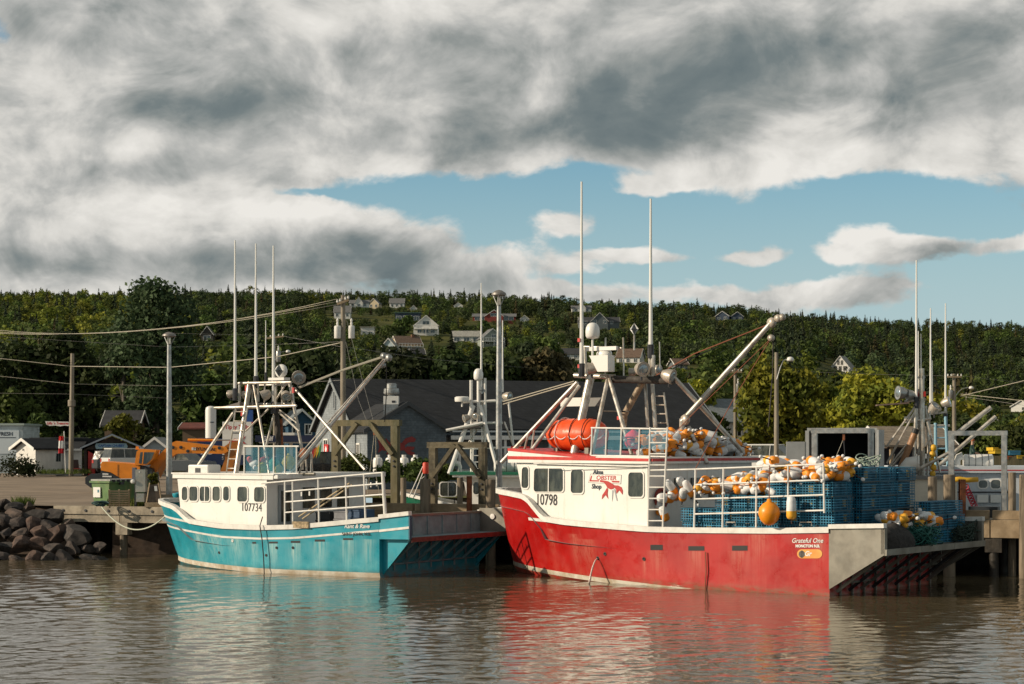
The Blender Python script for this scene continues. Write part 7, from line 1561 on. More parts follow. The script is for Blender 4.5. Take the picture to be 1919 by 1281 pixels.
for i, (z0, z1, c) in enumerate([(2.55, 2.9, (0.6, 0.02, 0.02)), (1.95, 2.549, (0.7, 0.7, 0.68)), (1.55, 1.949, (0.55, 0.02, 0.03)), (0.9, 1.549, (0.012, 0.025, 0.03))]):
    b = MB()
    for j in range(9):
        x = -7*k_+j*1.2*k_-0.12*(2.9-z0)*(1 if i == 3 else 0.3); b.v += [(x, 0.08*math.sin(j*1.7+i), z0), (x+0.03, 0.08*math.sin(j*1.7+i+0.4), z1)]
    for j in range(8): b.f.append([2*j, 2*j+2, 2*j+3, 2*j+1]); b.mi.append(0)
    o = b.obj('cloth', mat('flag_%d' % i, c, 0.8), sg); so = o.modifiers.new('t', 'SOLIDIFY'); so.thickness = 0.01
# small hedge and flowers by the shed
for a in [('low dark hedge in front of the FRESH building', 25, 893, 866, 90), ('flowering bush at the corner of the white shed', 52, 893, 872, 36)]: tree(*a, 'shade', 146, n=1200, leaf=0.10, lobes=12, trunk=False, name='bush', cat='bush', z0=0.0)
# ---------------------------------------------------------------- things on the wharf and the lot
m_dgreen = mat('dumpster_green', (0.085, 0.17, 0.05), 0.6, var=0.25, vscale=2, streak=0.6, scol=(0.30, 0.16, 0.06), grime=0.5)
t = thing('dumpster', 'green steel dumpster with white notice on the wharf', 'dumpster', at(203, 951, 77.2), math.radians(-35))
def tub(b, x0, x1, y0, y1, h, tp): b.add([(x0+tp, y0+tp*0.4, 0), (x1-tp, y0+tp*0.4, 0), (x1-tp, y1, 0), (x0+tp, y1, 0), (x0, y0, h), (x1, y0, h), (x1, y1, h), (x0, y1, h)], [(0,3,2,1),(0,1,5,4),(1,2,6,5),(2,3,7,6),(3,0,4,7),(4,5,6,7)]); return b
tub(MB(), -1.0, 0.05, 0, 2.2, 1.02, 0.12).obj('body', m_dgreen, t)
MB().bx(-1.08, 0.12, -0.06, 2.26, 1.02, 1.10).obj('rim', m_dgreen, t); MB().bx(-1.05, 0.10, 0.0, 2.2, 1.102, 1.17).obj('lid', mat('lid_grey', (0.34, 0.33, 0.30), 0.7, var=0.3), t)
for i in range(8): MB().bx(0.10, 0.13, 0.12+i*0.27, 0.26+i*0.27, 1.05, 1.16).obj('lid_tooth', m_black, t)
MB().bx(-0.86, -0.44, -0.045, 0.0, 0.42, 0.84).obj('notice', m_dome, t); MB().bx(-0.60, -0.50, -0.05, -0.046, 0.62, 0.74).obj('notice_mark', mat('mark_teal', (0.03, 0.15, 0.20), 0.5), t)
for sx in (-1.12, 0.09): MB().bx(sx, sx+0.10, 0.5, 0.7, 0.95, 1.05).obj('lifting_lug', m_dk, t)
t = thing('pallet', 'wooden pallet leaning against the dumpster', 'pallet', at(224, 951, 76.6), math.radians(4)); Rt = Matrix.Rotation(math.radians(12), 3, 'X')
for i in range(8): MB().box(Rt @ Vector((0, -0.05, 0.04+i*0.095)), (0.84, 0.018, 0.062), Rt).obj('slat', m_plank, t)
for x in (-0.40, 0.0, 0.40): MB().box(Rt @ Vector((x, 0.0, 0.37)), (0.06, 0.08, 0.78), Rt).obj('bearer', m_plank, t)
t = thing('electrical_cabinet', 'stainless electrical cabinet on posts by the wharf edge', 'cabinet', at(263, 950, 76.4), math.radians(-8)); m_ss = mat('stainless', (0.36, 0.33, 0.28), 0.35, 0.7, var=0.2, vscale=2)
MB().bx(-0.21, 0.21, 0, 0.25, 0.62, 1.54).obj('upper_box', m_ss, t); MB().bx(-0.18, 0.16, 0, 0.2, 0.22, 0.56).obj('lower_box', m_ss, t); MB().bx(-0.06, -0.01, -0.02, -0.001, 1.42, 1.46).obj('latch', m_dome, t)
MB().bx(-0.36, -0.225, 0.02, 0.2, 1.05, 1.62).obj('meter_panel', mat('panel_grey', (0.10, 0.11, 0.14), 0.6), t); MB().lathe([(0.09, 0), (0.09, 0.1), (0.06, 0.14), (0, 0.15)], (-0.30, 0.02, 1.05), (0, -1, 0), 14).obj('meter', m_dome, t)
for x in (-0.30, 0.12): MB().bx(x-0.04, x+0.04, 0.26, 0.34, 0, 1.6).obj('post', m_dk, t)
t = thing('sandwich_board', 'folding sandwich board with bare wooden frame by the lamp post', 'sign', at(289, 948, 76.2), math.radians(10))
for s_ in (-1, 1):
    for x in (-0.33, 0.33): MB().beam((x, s_*0.3, 0), (x*0.55, s_*0.03, 0.95), 0.045, 0.03).obj('leg', m_timber if s_ > 0 else m_plank, t)
MB().add([(-0.27, -0.24, 0.12), (0.27, -0.24, 0.12), (0.17, -0.05, 0.88), (-0.17, -0.05, 0.88)], [(0, 1, 2, 3)]).obj('panel', mat('board_brown', (0.11, 0.08, 0.06), 0.8, var=0.3), t); MB().add([(0.02, -0.262, 0.62), (0.13, -0.262, 0.62), (0.11, -0.2, 0.82), (0.0, -0.2, 0.82)], [(0, 1, 2, 3)]).obj('paper', m_dome, t)
o = MB().bx(-0.34, 0.34, -0.12, 0.12, 0.0, 0.19).obj('timber_block', m_plank); o.location = at(288, 950, 75.9); tag(o, 'short squared timber lying under the sandwich board', 'timber')
tree('orange-flowered weeds behind the electrical cabinet', 286, 912, 886, 24, 'yellow', 80, n=500, leaf=0.06, lobes=6, trunk=False, name='bush', cat='bush', z0=0.0)
# ---------------------------------------------------------------- excavator
m_exy = mat('excavator_yellow', (0.78, 0.24, 0.010), 0.45, var=0.12, vscale=2, grime=0.2); m_exd = mat('excavator_dark', (0.02, 0.025, 0.03), 0.5); m_exb = mat('excavator_orange_stick', (0.42, 0.14, 0.015), 0.5, var=0.2, vscale=2)
XD = 100.0; ex = FR(*(at(228, 908, XD).xy), 0.0, at(228, 908, XD).z); xt = thing('excavator', 'yellow crawler excavator parked behind the dumpster', 'excavator', ex.o, 0.0)
E_ = lambda px, py, y=0.0: ex.y(px, py, y)
def expoly(name, pts, y0, dp, mt, par=None):
    P = [E_(a, b, y0) for a, b in pts]; o_ = MB().prism([(p.x, p.z) for p in P], (0, y0+dp, 0), (1, 0, 0), (0, 0, 1), dp); return o_.obj(name, mt, par or xt)
expoly('engine_house', [(188.5, 869), (192, 864.5), (252, 869), (262, 873), (262, 897), (228, 897), (208, 885), (189, 881)], -1.2, 2.4, m_exy)
expoly('counterweight', [(188.5, 882), (208, 886), (228, 898), (262, 898), (262, 904), (190, 903), (187.5, 893)], -1.22, 2.44, m_exd)
MB().beam(E_(221, 870, -1.205), E_(221, 895, -1.205), 0.02, 0.02).obj('panel_seam', m_exd, xt)
cab = expoly('cab', [(252, 871), (256, 846), (261, 841), (293, 843), (288, 860), (276, 871)], -1.25, 1.1, m_exy); expoly('cab_window', [(260, 868), (263, 847), (289, 847), (284, 860), (274, 869)], -1.27, 0.012, m_wglass, cab); expoly('cab_frame', [(266, 869), (268, 846), (270, 846), (268, 869)], -1.30, 0.02, m_exy, cab)
expoly('platform', [(262, 872), (284, 878), (286, 890), (262, 896)], -1.1, 2.2, m_exd)
expoly('beacon', [(254, 842), (254.5, 836), (259, 836), (260, 842)], -0.9, 0.2, m_exy)
expoly('boom', [(272, 884), (298, 852), (320, 830), (330, 826), (345, 828), (424, 837), (428, 845), (420, 850), (352, 849), (330, 850), (312, 864), (292, 884), (278, 892)], -0.3, 0.6, m_exy)
expoly('stick', [(418, 838), (432, 828), (446, 826), (452, 834), (440, 860), (434, 884), (412, 884), (422, 860)], -0.22, 0.44, m_exb); expoly('boom_cylinder', [(300, 895), (296, 880), (311, 858), (318, 862)], -0.5, 0.16, m_exb)
MB().tube([E_(352, 824, 0), E_(400, 824.5, 0)], 0.075, 10).obj('arm_cylinder', m_exy, xt, smooth=40); MB().tube([E_(398, 824.5, 0), E_(436, 824, 0)], 0.04, 8).obj('piston_rod', m_galv, xt)
for x, y in [(324, 838), (339, 838), (352, 845), (411, 839)]: MB().lathe([(0.0, 0), (0.09, 0), (0.09, 0.03), (0, 0.04)], E_(x, y, -0.3), (0, -1, 0), 10).obj('pin', m_exd, xt)
lettering('HYUNDAI', 0.25, E_(383, 841.5, -0.312), (1, 0, -0.03), (0.03, 0, 1), m_ink, xt, bold=0.006, sx=1.05); expoly('name_plate', [(359, 838), (367, 838.6), (367, 843.5), (359, 843)], -0.312, 0.01, m_dome); [expoly('model_mark', [(192, y), (192+w_, y+0.4), (192+w_, y+3), (192, y+2.6)], -1.235, 0.01, m_wht) for y, w_ in ((886.5, 11), (891, 17))]
for yy in (-1.1, 0.6):
    MB().prism([(-1.7, 0.1), (-1.4, -0.12), (1.5, -0.12), (1.8, 0.1), (1.8, 0.42), (1.5, 0.62), (-1.4, 0.62), (-1.7, 0.42)], (0, yy+0.5, -0.02), (1, 0, 0), (0, 0, 1), 0.5).obj('track', m_exd, xt)
MB().bx(-0.9, 0.9, -0.55, 0.55, 0.3, 0.75).obj('undercarriage', m_exd, xt)
# ---------------------------------------------------------------- vehicles
m_tyre = mat('tyre', (0.015, 0.015, 0.016), 0.8); m_rim = mat('wheel_rim', (0.45, 0.45, 0.45), 0.35, 0.7)
def car(lab, px, yb, d, rz, L, body, mt, cabin, w=1.75, name='parked_car', cat='car', glassm=None):
    """body and cabin are side outlines (x along the car, z up); wheels under it"""
    t = thing(name, lab, cat, at(px, yb, d), rz)
    o = MB().prism(body, (0, w/2, 0), (1, 0, 0), (0, 0, 1), w).obj('body', mt, t); bv = o.modifiers.new('b', 'BEVEL'); bv.width = 0.06; bv.segments = 2; bv.limit_method = 'ANGLE'
    if cabin:
        n = len(cabin); zt = max(c[1] for c in cabin); zb = min(c[1] for c in cabin); P = []
        for s_ in (1, -1): P += [(a, s_*(w/2-0.04-0.16*(b-zb)/(zt-zb)), b) for a, b in cabin]
        c = MB().add(P, [tuple(range(n)), tuple(reversed(range(n, 2*n)))]+[(i, n+i, n+(i+1) % n, (i+1) % n) for i in range(n)]).obj('cabin_glass', glassm or m_wglass, t)
        xs = [a for a, b in cabin if b > zt-0.05]; MB().bx(min(xs)-0.02, max(xs)+0.02, -w/2+0.17, w/2-0.17, zt-0.02, zt+0.05).obj('roof', mt, t)
        for s_ in (1, -1):
            for f in (0.33, 0.68):
                xa = min(a for a, b in cabin)+f*(max(a for a, b in cabin)-min(a for a, b in cabin)); MB().beam((xa, s_*(w/2-0.03), zb), (xa, s_*(w/2-0.19), zt), 0.07, 0.03).obj('pillar', mt, t)
    for x in (-L*0.31, L*0.31):
        for s_ in (1, -1):
            wh = MB().lathe([(0.33, -0.11), (0.35, -0.06), (0.35, 0.06), (0.33, 0.11), (0.2, 0.11)], (x, s_*(w/2-0.1), 0.34), (0, s_, 0), 18).obj('wheel', m_tyre, t, smooth=35); MB().lathe([(0.21, 0.09), (0.2, 0.12), (0.06, 0.10), (0, 0.11)], (x, s_*(w/2-0.1), 0.34), (0, s_, 0), 10).obj('rim', m_rim, wh)
    for s_ in (1, -1): MB().box((L/2-0.05, s_*(w/2-0.25), 0.72), (0.12, 0.32, 0.14)).obj('headlight', m_lens, t); MB().box((-L/2+0.03, s_*(w/2-0.14), 0.85), (0.08, 0.16, 0.25)).obj('tail_light', m_red, t)
    return t
suvb = lambda L: [(-L/2, 0.28), (L/2, 0.28), (L/2, 0.75), (L/2-0.12, 0.95), (L*0.22, 1.05), (-L/2+0.02, 1.05)]
vanc = lambda L: [(-L/2+0.08, 1.03), (L*0.27, 1.03), (L*0.10, 1.66), (-L/2+0.25, 1.68)]
car('dark grey minivan beside the excavator boom', 338, 891, 122, math.radians(-25), 4.6, suvb(4.6), mat('car_charcoal', (0.03, 0.032, 0.037), 0.25, coat=0.6), vanc(4.6))
car('dark sport utility car behind the excavator house', 222, 884, 150, math.radians(62), 4.5, suvb(4.5), mat('car_silver', (0.07, 0.07, 0.075), 0.3, 0.4, coat=0.4), vanc(4.5))
car('white car half hidden behind the excavator cab', 250, 884, 136, math.radians(35), 4.4, suvb(4.4), mat('car_white', (0.62, 0.62, 0.60), 0.3, coat=0.5), vanc(4.4))
car('white sport utility car left of the open truck box', 1448, 886, 112, math.radians(-30), 4.6, suvb(4.6), MATS['car_white'], vanc(4.6))
car('dark car parked right of the silver roofed one', 238, 888, 118, math.radians(40), 4.3, suvb(4.3), MATS['car_charcoal'], vanc(4.3)) if False else None
car('black car behind the winch of the blue boat', 620, 900, 112, math.radians(15), 4.5, suvb(4.5), mat('car_black', (0.012, 0.012, 0.014), 0.2, coat=0.6), vanc(4.5))
# white truck with blue box
t = thing('delivery_truck', 'white delivery truck with navy box behind the excavator boom', 'truck', at(342, 886, 126), math.radians(4)); k_ = 126/F
MB().prism([(-0.2, 0.5), (1.0, 0.5), (1.0, 1.95), (0.25, 1.95), (0.0, 1.35), (-0.2, 1.25)], (0, 1.0, 0), (1, 0, 0), (0, 0, 1), 2.0).obj('cab', MATS['car_white'], t); MB().prism([(0.12, 1.3), (0.75, 1.3), (0.75, 1.8), (0.3, 1.8)], (0, -1.001, 0), (1, 0, 0), (0, 0, 1), 0.012).obj('side_window', m_wglass, t)
MB().bx(1.1, 4.1, -1.1, 1.1, 0.55, 2.35).obj('box', mat('truck_navy', (0.012, 0.03, 0.10), 0.5), t); MB().bx(2.3, 4.08, -1.108, -1.101, 1.35, 1.75).obj('white_band', m_dome, t); lettering('nb', 0.9, (1.75, -1.112, 1.55), (1, 0, 0), (0, 0, 1), m_wht, t, bold=0.02); lettering('506', 0.32, (2.95, -1.112, 1.0), (1, 0, 0), (0, 0, 1), m_wht, t)
for x in (0.35, 1.7, 3.4):
    for yy in (-0.95, 0.95): MB().lathe([(0.40, -0.13), (0.42, 0), (0.40, 0.13)], (x, yy, 0.42), (0, 1, 0), 16).obj('wheel', m_tyre, t)
# box truck on the wharf, open at the back
bt = FR(*(at(1578, 950, 72).xy), math.radians(-11), lot_z(76)+0.0); t = thing('box_truck', 'grey box truck on the wharf with its rear doors open', 'truck', bt.o, bt.rz); k_ = 72/F
BW, BH0, BH1 = 2.66, 0.95, 3.12; m_box = mat('truck_grey', (0.36, 0.37, 0.37), 0.55, var=0.15, vscale=1.5, streak=0.4, scol=(0.20, 0.18, 0.16)); m_in = mat('box_interior', (0.06, 0.06, 0.06), 0.9)
for x0, x1 in ((-BW/2, -BW/2+0.07), (BW/2-0.07, BW/2)): MB().bx(x0, x1, 0.0, 5.5, BH0, BH1).obj('side_panel', m_box, t)
MB().bx(-BW/2+0.071, BW/2-0.071, 0, 5.5, BH1-0.07, BH1).obj('box_roof', m_box, t); MB().bx(-BW/2+0.071, BW/2-0.071, 0, 5.5, BH0, BH0+0.1).obj('box_floor', m_in, t); MB().bx(-BW/2+0.072, BW/2-0.072, 5.4, 5.5, BH0+0.101, BH1-0.071).obj('front_panel', m_in, t)
MB().bx(-BW/2, BW/2, -0.06, -0.002, BH1-0.02, BH1+0.08).obj('header', m_box, t)
for x in (-BW/2, BW/2): MB().bx(x-0.07, x+0.07, -0.07, -0.003, BH0, BH1-0.021).obj('door_post', m_box, t)
MB().box((-BW/2-0.44, -0.12, (BH0+BH1)/2-0.2), (0.72, 0.06, BH1-BH0-0.5), Matrix.Rotation(math.radians(10), 3, 'Z')).obj('door', m_box, t); MB().box((BW/2+0.13, -0.5, (BH0+BH1)/2), (0.06, 1.0, BH1-BH0), Matrix.Rotation(math.radians(-12), 3, 'Z')).obj('door', m_box, t)
MB().bx(-0.9, 0.9, 1.5, 2.4, BH0+0.101, BH0+0.8).obj('cargo_bin', mat('bin_dark', (0.05, 0.05, 0.055), 0.8), t); MB().bx(-BW/2+0.2, BW/2-0.2, -0.1, 7.0, 0.5, BH0-0.001).obj('chassis', m_dk, t); MB().bx(-1.1, 1.1, 5.7, 7.6, 0.6, 2.6).obj('cab', MATS['car_white'], t)
for x in (-1.0, 1.0):
    for yy in (1.0, 6.6): MB().lathe([(0.42, -0.14), (0.44, 0), (0.42, 0.14)], (x, yy, 0.44), (1, 0, 0), 16).obj('wheel', m_tyre, t)
# campers on the bank
for i, (x0, x1, yt, yb, lab) in enumerate([(1828, 1869, 795, 807, 'white camper trailer on the bank, left and lower of the two'), (1865, 1935, 786, 809, 'large white camper trailer with dark stripes on the bank')]):
    d = 330+15*i; k_ = d/F; t = thing('camper_trailer', lab, 'camper', at((x0+x1)/2, yb, d), -0.12); w = (x1-x0)*k_; h = (yb-yt)*k_
    o = MB().prism([(-w/2, 0.3), (w/2, 0.3), (w/2, h), (-w/2+0.4, h), (-w/2, h*0.75)], (0, 2.4, 0), (1, 0, 0), (0, 0, 1), 2.4).obj('body', m_dome, t)
    for fx in (-0.36, -0.02, 0.3): MB().bx(fx*w-0.4, fx*w+0.4, -0.03, -0.002, h*0.48, h*0.72).obj('window', m_wglass, t)
    MB().prism([(-0.1*w, h*0.3), (w*0.5, h*0.42), (w*0.5, h*0.5), (0, h*0.4)], (0, -0.004, 0), (1, 0, 0), (0, 0, 1), 0.01).obj('stripe', m_exd, t); MB().bx(0, 0.9, 0.8, 1.6, h+0.001, h+0.3).obj('roof_vent', m_dome, t)
    for fx in (-0.1, 0.05): MB().lathe([(0.35, -0.1), (0.36, 0), (0.35, 0.1)], (fx*w, 0.1, 0.35), (0, 1, 0), 12).obj('wheel', m_tyre, t)
# shingled hut
hp = at(1722, 884, 118); t = thing('picnic_shelter', 'open hut with weathered shingle roof behind the white boats', 'shelter', hp, math.radians(14)); m_shk = courses('shake_roof', (0.27, 0.22, 0.17), 0.18, 0.6, brick=True)
gable_house(t, 4.3, 4.0, 1.75, 2.75, m_brn, m_shk, False, over=0.4, low=-1.5, name='roof', wname='beam_wall')
for x in (-1.9, 0, 1.9): MB().bx(x-0.09, x+0.09, -0.1, 0.08, 0, 1.55).obj('post', m_plank, t)
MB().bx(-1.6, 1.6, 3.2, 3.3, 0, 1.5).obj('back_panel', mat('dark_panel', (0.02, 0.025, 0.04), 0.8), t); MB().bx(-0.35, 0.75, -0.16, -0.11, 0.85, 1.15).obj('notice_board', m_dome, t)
# yellow and blue crates on the far quay, person
for i, (x, y, w, h, c) in enumerate([(1876, 846, 24, 11, (0.55, 0.36, 0.02)), (1902, 849, 22, 10, (0.05, 0.22, 0.35)), (1890, 858, 26, 8, (0.55, 0.10, 0.02)), (1866, 842, 10, 8, (0.6, 0.38, 0.02)), (1916, 857, 20, 8, (0.55, 0.36, 0.02))]):
    k_ = 98/F; o = thing('fish_box', ['yellow fish box on the far quay, left end of the top row', 'pale blue fish box on the far quay', 'orange-red fish box under the others on the far quay', 'small yellow fish box left of the stack on the far quay', 'yellow fish box at the right edge on the far quay'][i], 'box', at(x, y+h/2, 98), 0.15, 'fish boxes on the far quay')
    cm = mat('fishbox_%d' % i, c, 0.6, var=0.2); hh = h*k_; ww = w*k_; MB().bx(-ww/2, ww/2, 0, 0.9, 0.05, 0.1).obj('base', cm, o)
    for a in ((-ww/2, ww/2, 0, 0.05), (-ww/2, ww/2, 0.85, 0.9), (-ww/2, -ww/2+0.05, 0.051, 0.849), (ww/2-0.05, ww/2, 0.051, 0.849)): MB().bx(*a, 0.101, hh).obj('side', cm, o)
    MB().bx(-ww/2-0.03, ww/2+0.03, -0.03, -0.001, hh*0.78, hh*0.9).obj('rim', cm, o)
o = MB().bx(-2.6, 2.6, 0, 1.6, 0, 1.15).obj('loading_table', m_timber); o.location = at(1893, 895, 98); tag(o, 'dark work table carrying the fish boxes on the far quay', 'table')
def person(P, rz):
    t = thing('person', 'person in dark green shirt and cap working on the far quay', 'person', P, rz)
    V = [(0, 0, 0.95), (0, 0, 1.2), (0, -0.02, 1.42), (0, -0.03, 1.53), (0, -0.05, 1.66), (0.19, -0.02, 1.40), (0.27, -0.12, 1.14), (0.20, -0.36, 1.06), (-0.19, -0.02, 1.40), (-0.27, -0.12, 1.14), (-0.18, -0.36, 1.04), (0.10, 0, 0.90), (0.12, -0.02, 0.50), (0.13, 0.02, 0.06), (-0.10, 0, 0.90), (-0.12, 0.0, 0.50), (-0.13, 0.04, 0.06), (0.13, -0.14, 0.03), (-0.13, -0.12, 0.03), (0, -0.05, 1.74)]
    R = [0.155, 0.15, 0.14, 0.058, 0.095, 0.065, 0.05, 0.035, 0.065, 0.05, 0.035, 0.095, 0.065, 0.045, 0.095, 0.065, 0.045, 0.04, 0.04, 0.07]
    Ed = [(0, 1), (1, 2), (2, 3), (3, 4), (4, 19), (2, 5), (5, 6), (6, 7), (2, 8), (8, 9), (9, 10), (0, 11), (11, 12), (12, 13), (13, 17), (0, 14), (14, 15), (15, 16), (16, 18)]
    me = bpy.data.meshes.new('body'); me.from_pydata(V, Ed, []); o = bpy.data.objects.new('body', me); link(o, t); sk = o.modifiers.new('skin', 'SKIN'); sk.use_smooth_shade = True
    for i, r in enumerate(R): me.skin_vertices[0].data[i].radius = (r, r*0.85 if i in (0, 1, 2) else r); 
    me.skin_vertices[0].data[0].use_root = True; ss = o.modifiers.new('sub', 'SUBSURF'); ss.levels = 1; ss.render_levels = 2
    m = bpy.data.materials.new('clothing'); m.use_nodes = True; nt = m.node_tree; tc = nt.nodes.new('ShaderNodeTexCoord'); x, y, z = n_sep(nt, tc.outputs['Object'])
    c = n_mix(nt, z.ramp(0.93, 0.95), (0.03, 0.035, 0.06), (0.012, 0.045, 0.035)); c = n_mix(nt, z.ramp(1.50, 1.52), c, (0.40, 0.23, 0.16)); arm = (y*-1.0).ramp(0.19, 0.21); c = n_mix(nt, arm*z.ramp(0.9, 0.95), c, (0.40, 0.23, 0.16)); nt.links.new(c, nt.nodes['Principled BSDF'].inputs['Base Color']); me.materials.append(m)
    MB().lathe([(0.105, 0.0), (0.108, 0.05), (0.09, 0.10), (0, 0.13)], (0, -0.04, 1.70), n=14).obj('cap', mat('cap_orange', (0.35, 0.10, 0.03), 0.8), t, smooth=40); MB().lathe([(0.03, -0.02), (0.02, 0.02), (0, 0.03)], (0, -0.145, 1.645), (0, -1, 0), 8).obj('nose', mat('skin', (0.40, 0.23, 0.16), 0.6), t)
    for s_ in (-1, 1):
        for f in range(5): MB().tube([(s_*(0.20-0.005*f), -0.36, 1.05), (s_*(0.21-0.02*f), -0.43, 1.04-0.004*f), (s_*(0.20-0.02*f), -0.46, 1.01)], [0.012, 0.010, 0.008], 5).obj('finger', MATS['skin'], t, smooth=True)
person(at(1821, 890, 93), math.radians(70))
# ---------------------------------------------------------------- boats behind the wharf
m_ggreen = mat('green_trim', (0.012, 0.14, 0.075), 0.5); m_whitehull = hullpaint('white_hull', (0.62, 0.62, 0.60), (0.45, 0.38, 0.28), (0.2, 0.2, 0.19)); m_greenhull = hullpaint('green_hull', (0.015, 0.13, 0.075), (0.1, 0.2, 0.15), (0.01, 0.05, 0.03))
def small_boat(X, Y, deg, name, lab, L, B, hull_m, zg=1.9, bowz=2.6):
    b = Boat(X, Y, deg, name, lab, hbf(B*0.97, L-0.6, L*0.4, 2.0, 0.75), hbf(B, L, L*0.45, 2.1, 0.65), L-0.6, L, tabf([(0, zg), (L*0.5, zg-0.15), (L*0.75, zg+0.1), (L, bowz)]), lambda u: 0.1, [hull_m, m_rail], 0.08, 'fishing boat')
    b.hull(36, 6); b.rail(0.2, 0.14); return b
GP = at(760, 928, 79.5)
GB = small_boat(7.3, 80.0, 176, 'fishing_boat', 'white fishing boat with green trim behind the timber frames', 12.2, 4.4, m_greenhull, 1.75, 2.45)
GV = lambda u: 1.85-0.08*max(0, u-5)
wheelhouse(GB, 4.6, 9.0, 9.3, 1.0, 3.15, GV, m_gel2, m_gel2)
MB().bx(2.2, 9.7, -2.0, 2.0, 3.151, 3.24).obj('roof', m_gel2, GB.t); MB().bx(2.1, 9.8, -2.05, 2.05, 3.242, 3.36).obj('roof_edge', m_ggreen, GB.t)
for r_, mu in [((825, 855, 904, 929), True), ((887, 898, 903, 926), False)]: GB.cabin_window(r_, GV, 0.0, mu)
GB.walltext('1', 852, 938, 11, GV, m_ink, bold=0.004); GB.walltext('4', 876, 938, 11, GV, m_ink, bold=0.004)
MB().bx(9.35, 9.42, -1.5, 1.5, 2.3, 2.95).obj('front_window', m_wglass, GB.t)
GB.tubes('mast_leg', [(842, 888, 887, 760, 0.10, 1.2, 0.3), (934, 886, 900, 760, 0.08, 1.2, 0.3), (884, 752, 884, 890, 0.07, 0.0), (905, 752, 912, 890, 0.06, 0.0), (953, 752, 962, 835, 0.05, -0.5), (883, 790, 883, 712, 0.07, 0.2), (897, 790, 897, 712, 0.08, 0.2), (910, 790, 909, 708, 0.06, 0.2)], 0.2, m_dome, n=9)
GB.tubes('mast_platform_beam', [(866, 753, 945, 750, 0.06), (836, 806, 905, 792, 0.06, 0.9), (885, 792, 942, 792, 0.05), (866, 840, 960, 838, 0.04)], 0.2, m_dome)
GB.tubes('mast_brace', [(885, 792, 905, 752, 0.03), (905, 790, 870, 840, 0.03), (945, 790, 962, 835, 0.04)], 0.2, m_tube); GB.ladder((886, 885), (888, 800), (905, 885), (903, 800), 7, 0.5, 0.03, m_dome)
p = GB.y(850, 800, 0.8); MB().add([p+Vector((0.35, 0, -0.12)), p+Vector((-1.1, 0, -0.05)), p+Vector((-1.1, 0, 0.22)), p+Vector((0.35, -1.2, -0.12)), p+Vector((-1.1, -1.2, -0.05)), p+Vector((-1.1, -1.2, 0.22))], [(0, 1, 2), (5, 4, 3), (0, 3, 4, 1), (1, 4, 5, 2), (2, 5, 3, 0)]).obj('canvas_visor', MATS['grey_canvas'], GB.t)
GB.dome(896.5, 690, 712, 18, 0.2, 752); GB.whip(902, 530, 745, 0.2, 0.055); GB.whip(942, 600, 750, 0.0, 0.05); GB.whip(930, 708, 750, 0.0, 0.02)
GB.lamp(951, 743, 18, 0.3, (-0.85, 0.5, -0.1)); GB.lamp(873, 783, 14, 0.6, (0.8, 0.4, -0.2)); GB.lamp(892, 779, 12, 0.6, (0.3, 0.8, -0.2)); GB.diamond(903, 731, 15, 13, 0.4)
MB().lathe([(0.30, -0.1), (0.32, -0.04), (0.32, 0.08), (0.25, 0.12), (0, 0.13)], GB.y(866, 748, 0.6), n=18).obj('radar_dome', m_dome, GB.t, smooth=40); GB.tubes('radar_post', [(866, 752, 866, 762, 0.04)], 0.6, m_dome)
for x, y in [(862, 877), (890, 877)]:
    p = GB.y(x, y+8, 0.9); MB().tube([p, p+Vector((0, 0, 0.25)), p+Vector((0.05, 0, 0.36)), p+Vector((0.2, 0, 0.4))], [0.09, 0.09, 0.11, 0.14], 10).obj('cowl_vent', m_dome, GB.t, smooth=40)
o = MB().lathe([(0.26, -0.7), (0.30, -0.66), (0.30, 0.66), (0.26, 0.7)], (0, 0, 0), (1, 0, 0), 18).obj('raft_canister', m_dome, None, smooth=40); o.location = GB.w(*GB.y(957, 873, 0.6)); o.rotation_euler = (0, 0, GB.rz); tag(o, 'white raft canister on the green-trimmed boat roof', 'canister')
for i in range(4): MB().tube([(-0.5+i*0.33, math.cos(a)*0.306, math.sin(a)*0.306) for a in [k*math.pi/8 for k in range(17)]], 0.012, 4).obj('band', m_dk, o)
o = MB().lathe([(0.13, 0), (0.14, 0.05), (0.14, 0.42), (0.10, 0.48), (0.0, 0.48)], n=12).obj('red_barrel', mat('lamp_red', (0.5, 0.04, 0.015), 0.5), None, smooth=40); o.location = GB.w(*GB.y(798, 887, 1.0)); tag(o, 'small orange-red canister on the green-trimmed boat bow', 'canister')
MB().lathe([(0.05, -0.3), (0.08, 0)], n=8).obj('stand', m_dk, o)
GB.tubes('bow_rail', [(766, 932, 795, 868, 0.02, 0.9), (775, 930, 798, 872, 0.02, 0.9), (786, 900, 826, 868, 0.015, 0.9)], 0.9, m_dome)
t = thing('fishery_flag_board', 'red and white striped board behind the red boat bow', 'sign', at(975, 850, 76.5))
for i in range(4): MB().bx(-0.38, 0.38, -0.02, 0.02, -0.30+i*0.15, -0.151+i*0.15).obj('stripe', m_red if i % 2 else m_dome, t)
MB().tube([(0.0, 0.05, -0.75), (0.0, 0.05, 0.35)], 0.03, 6).obj('pole', m_tube, t)
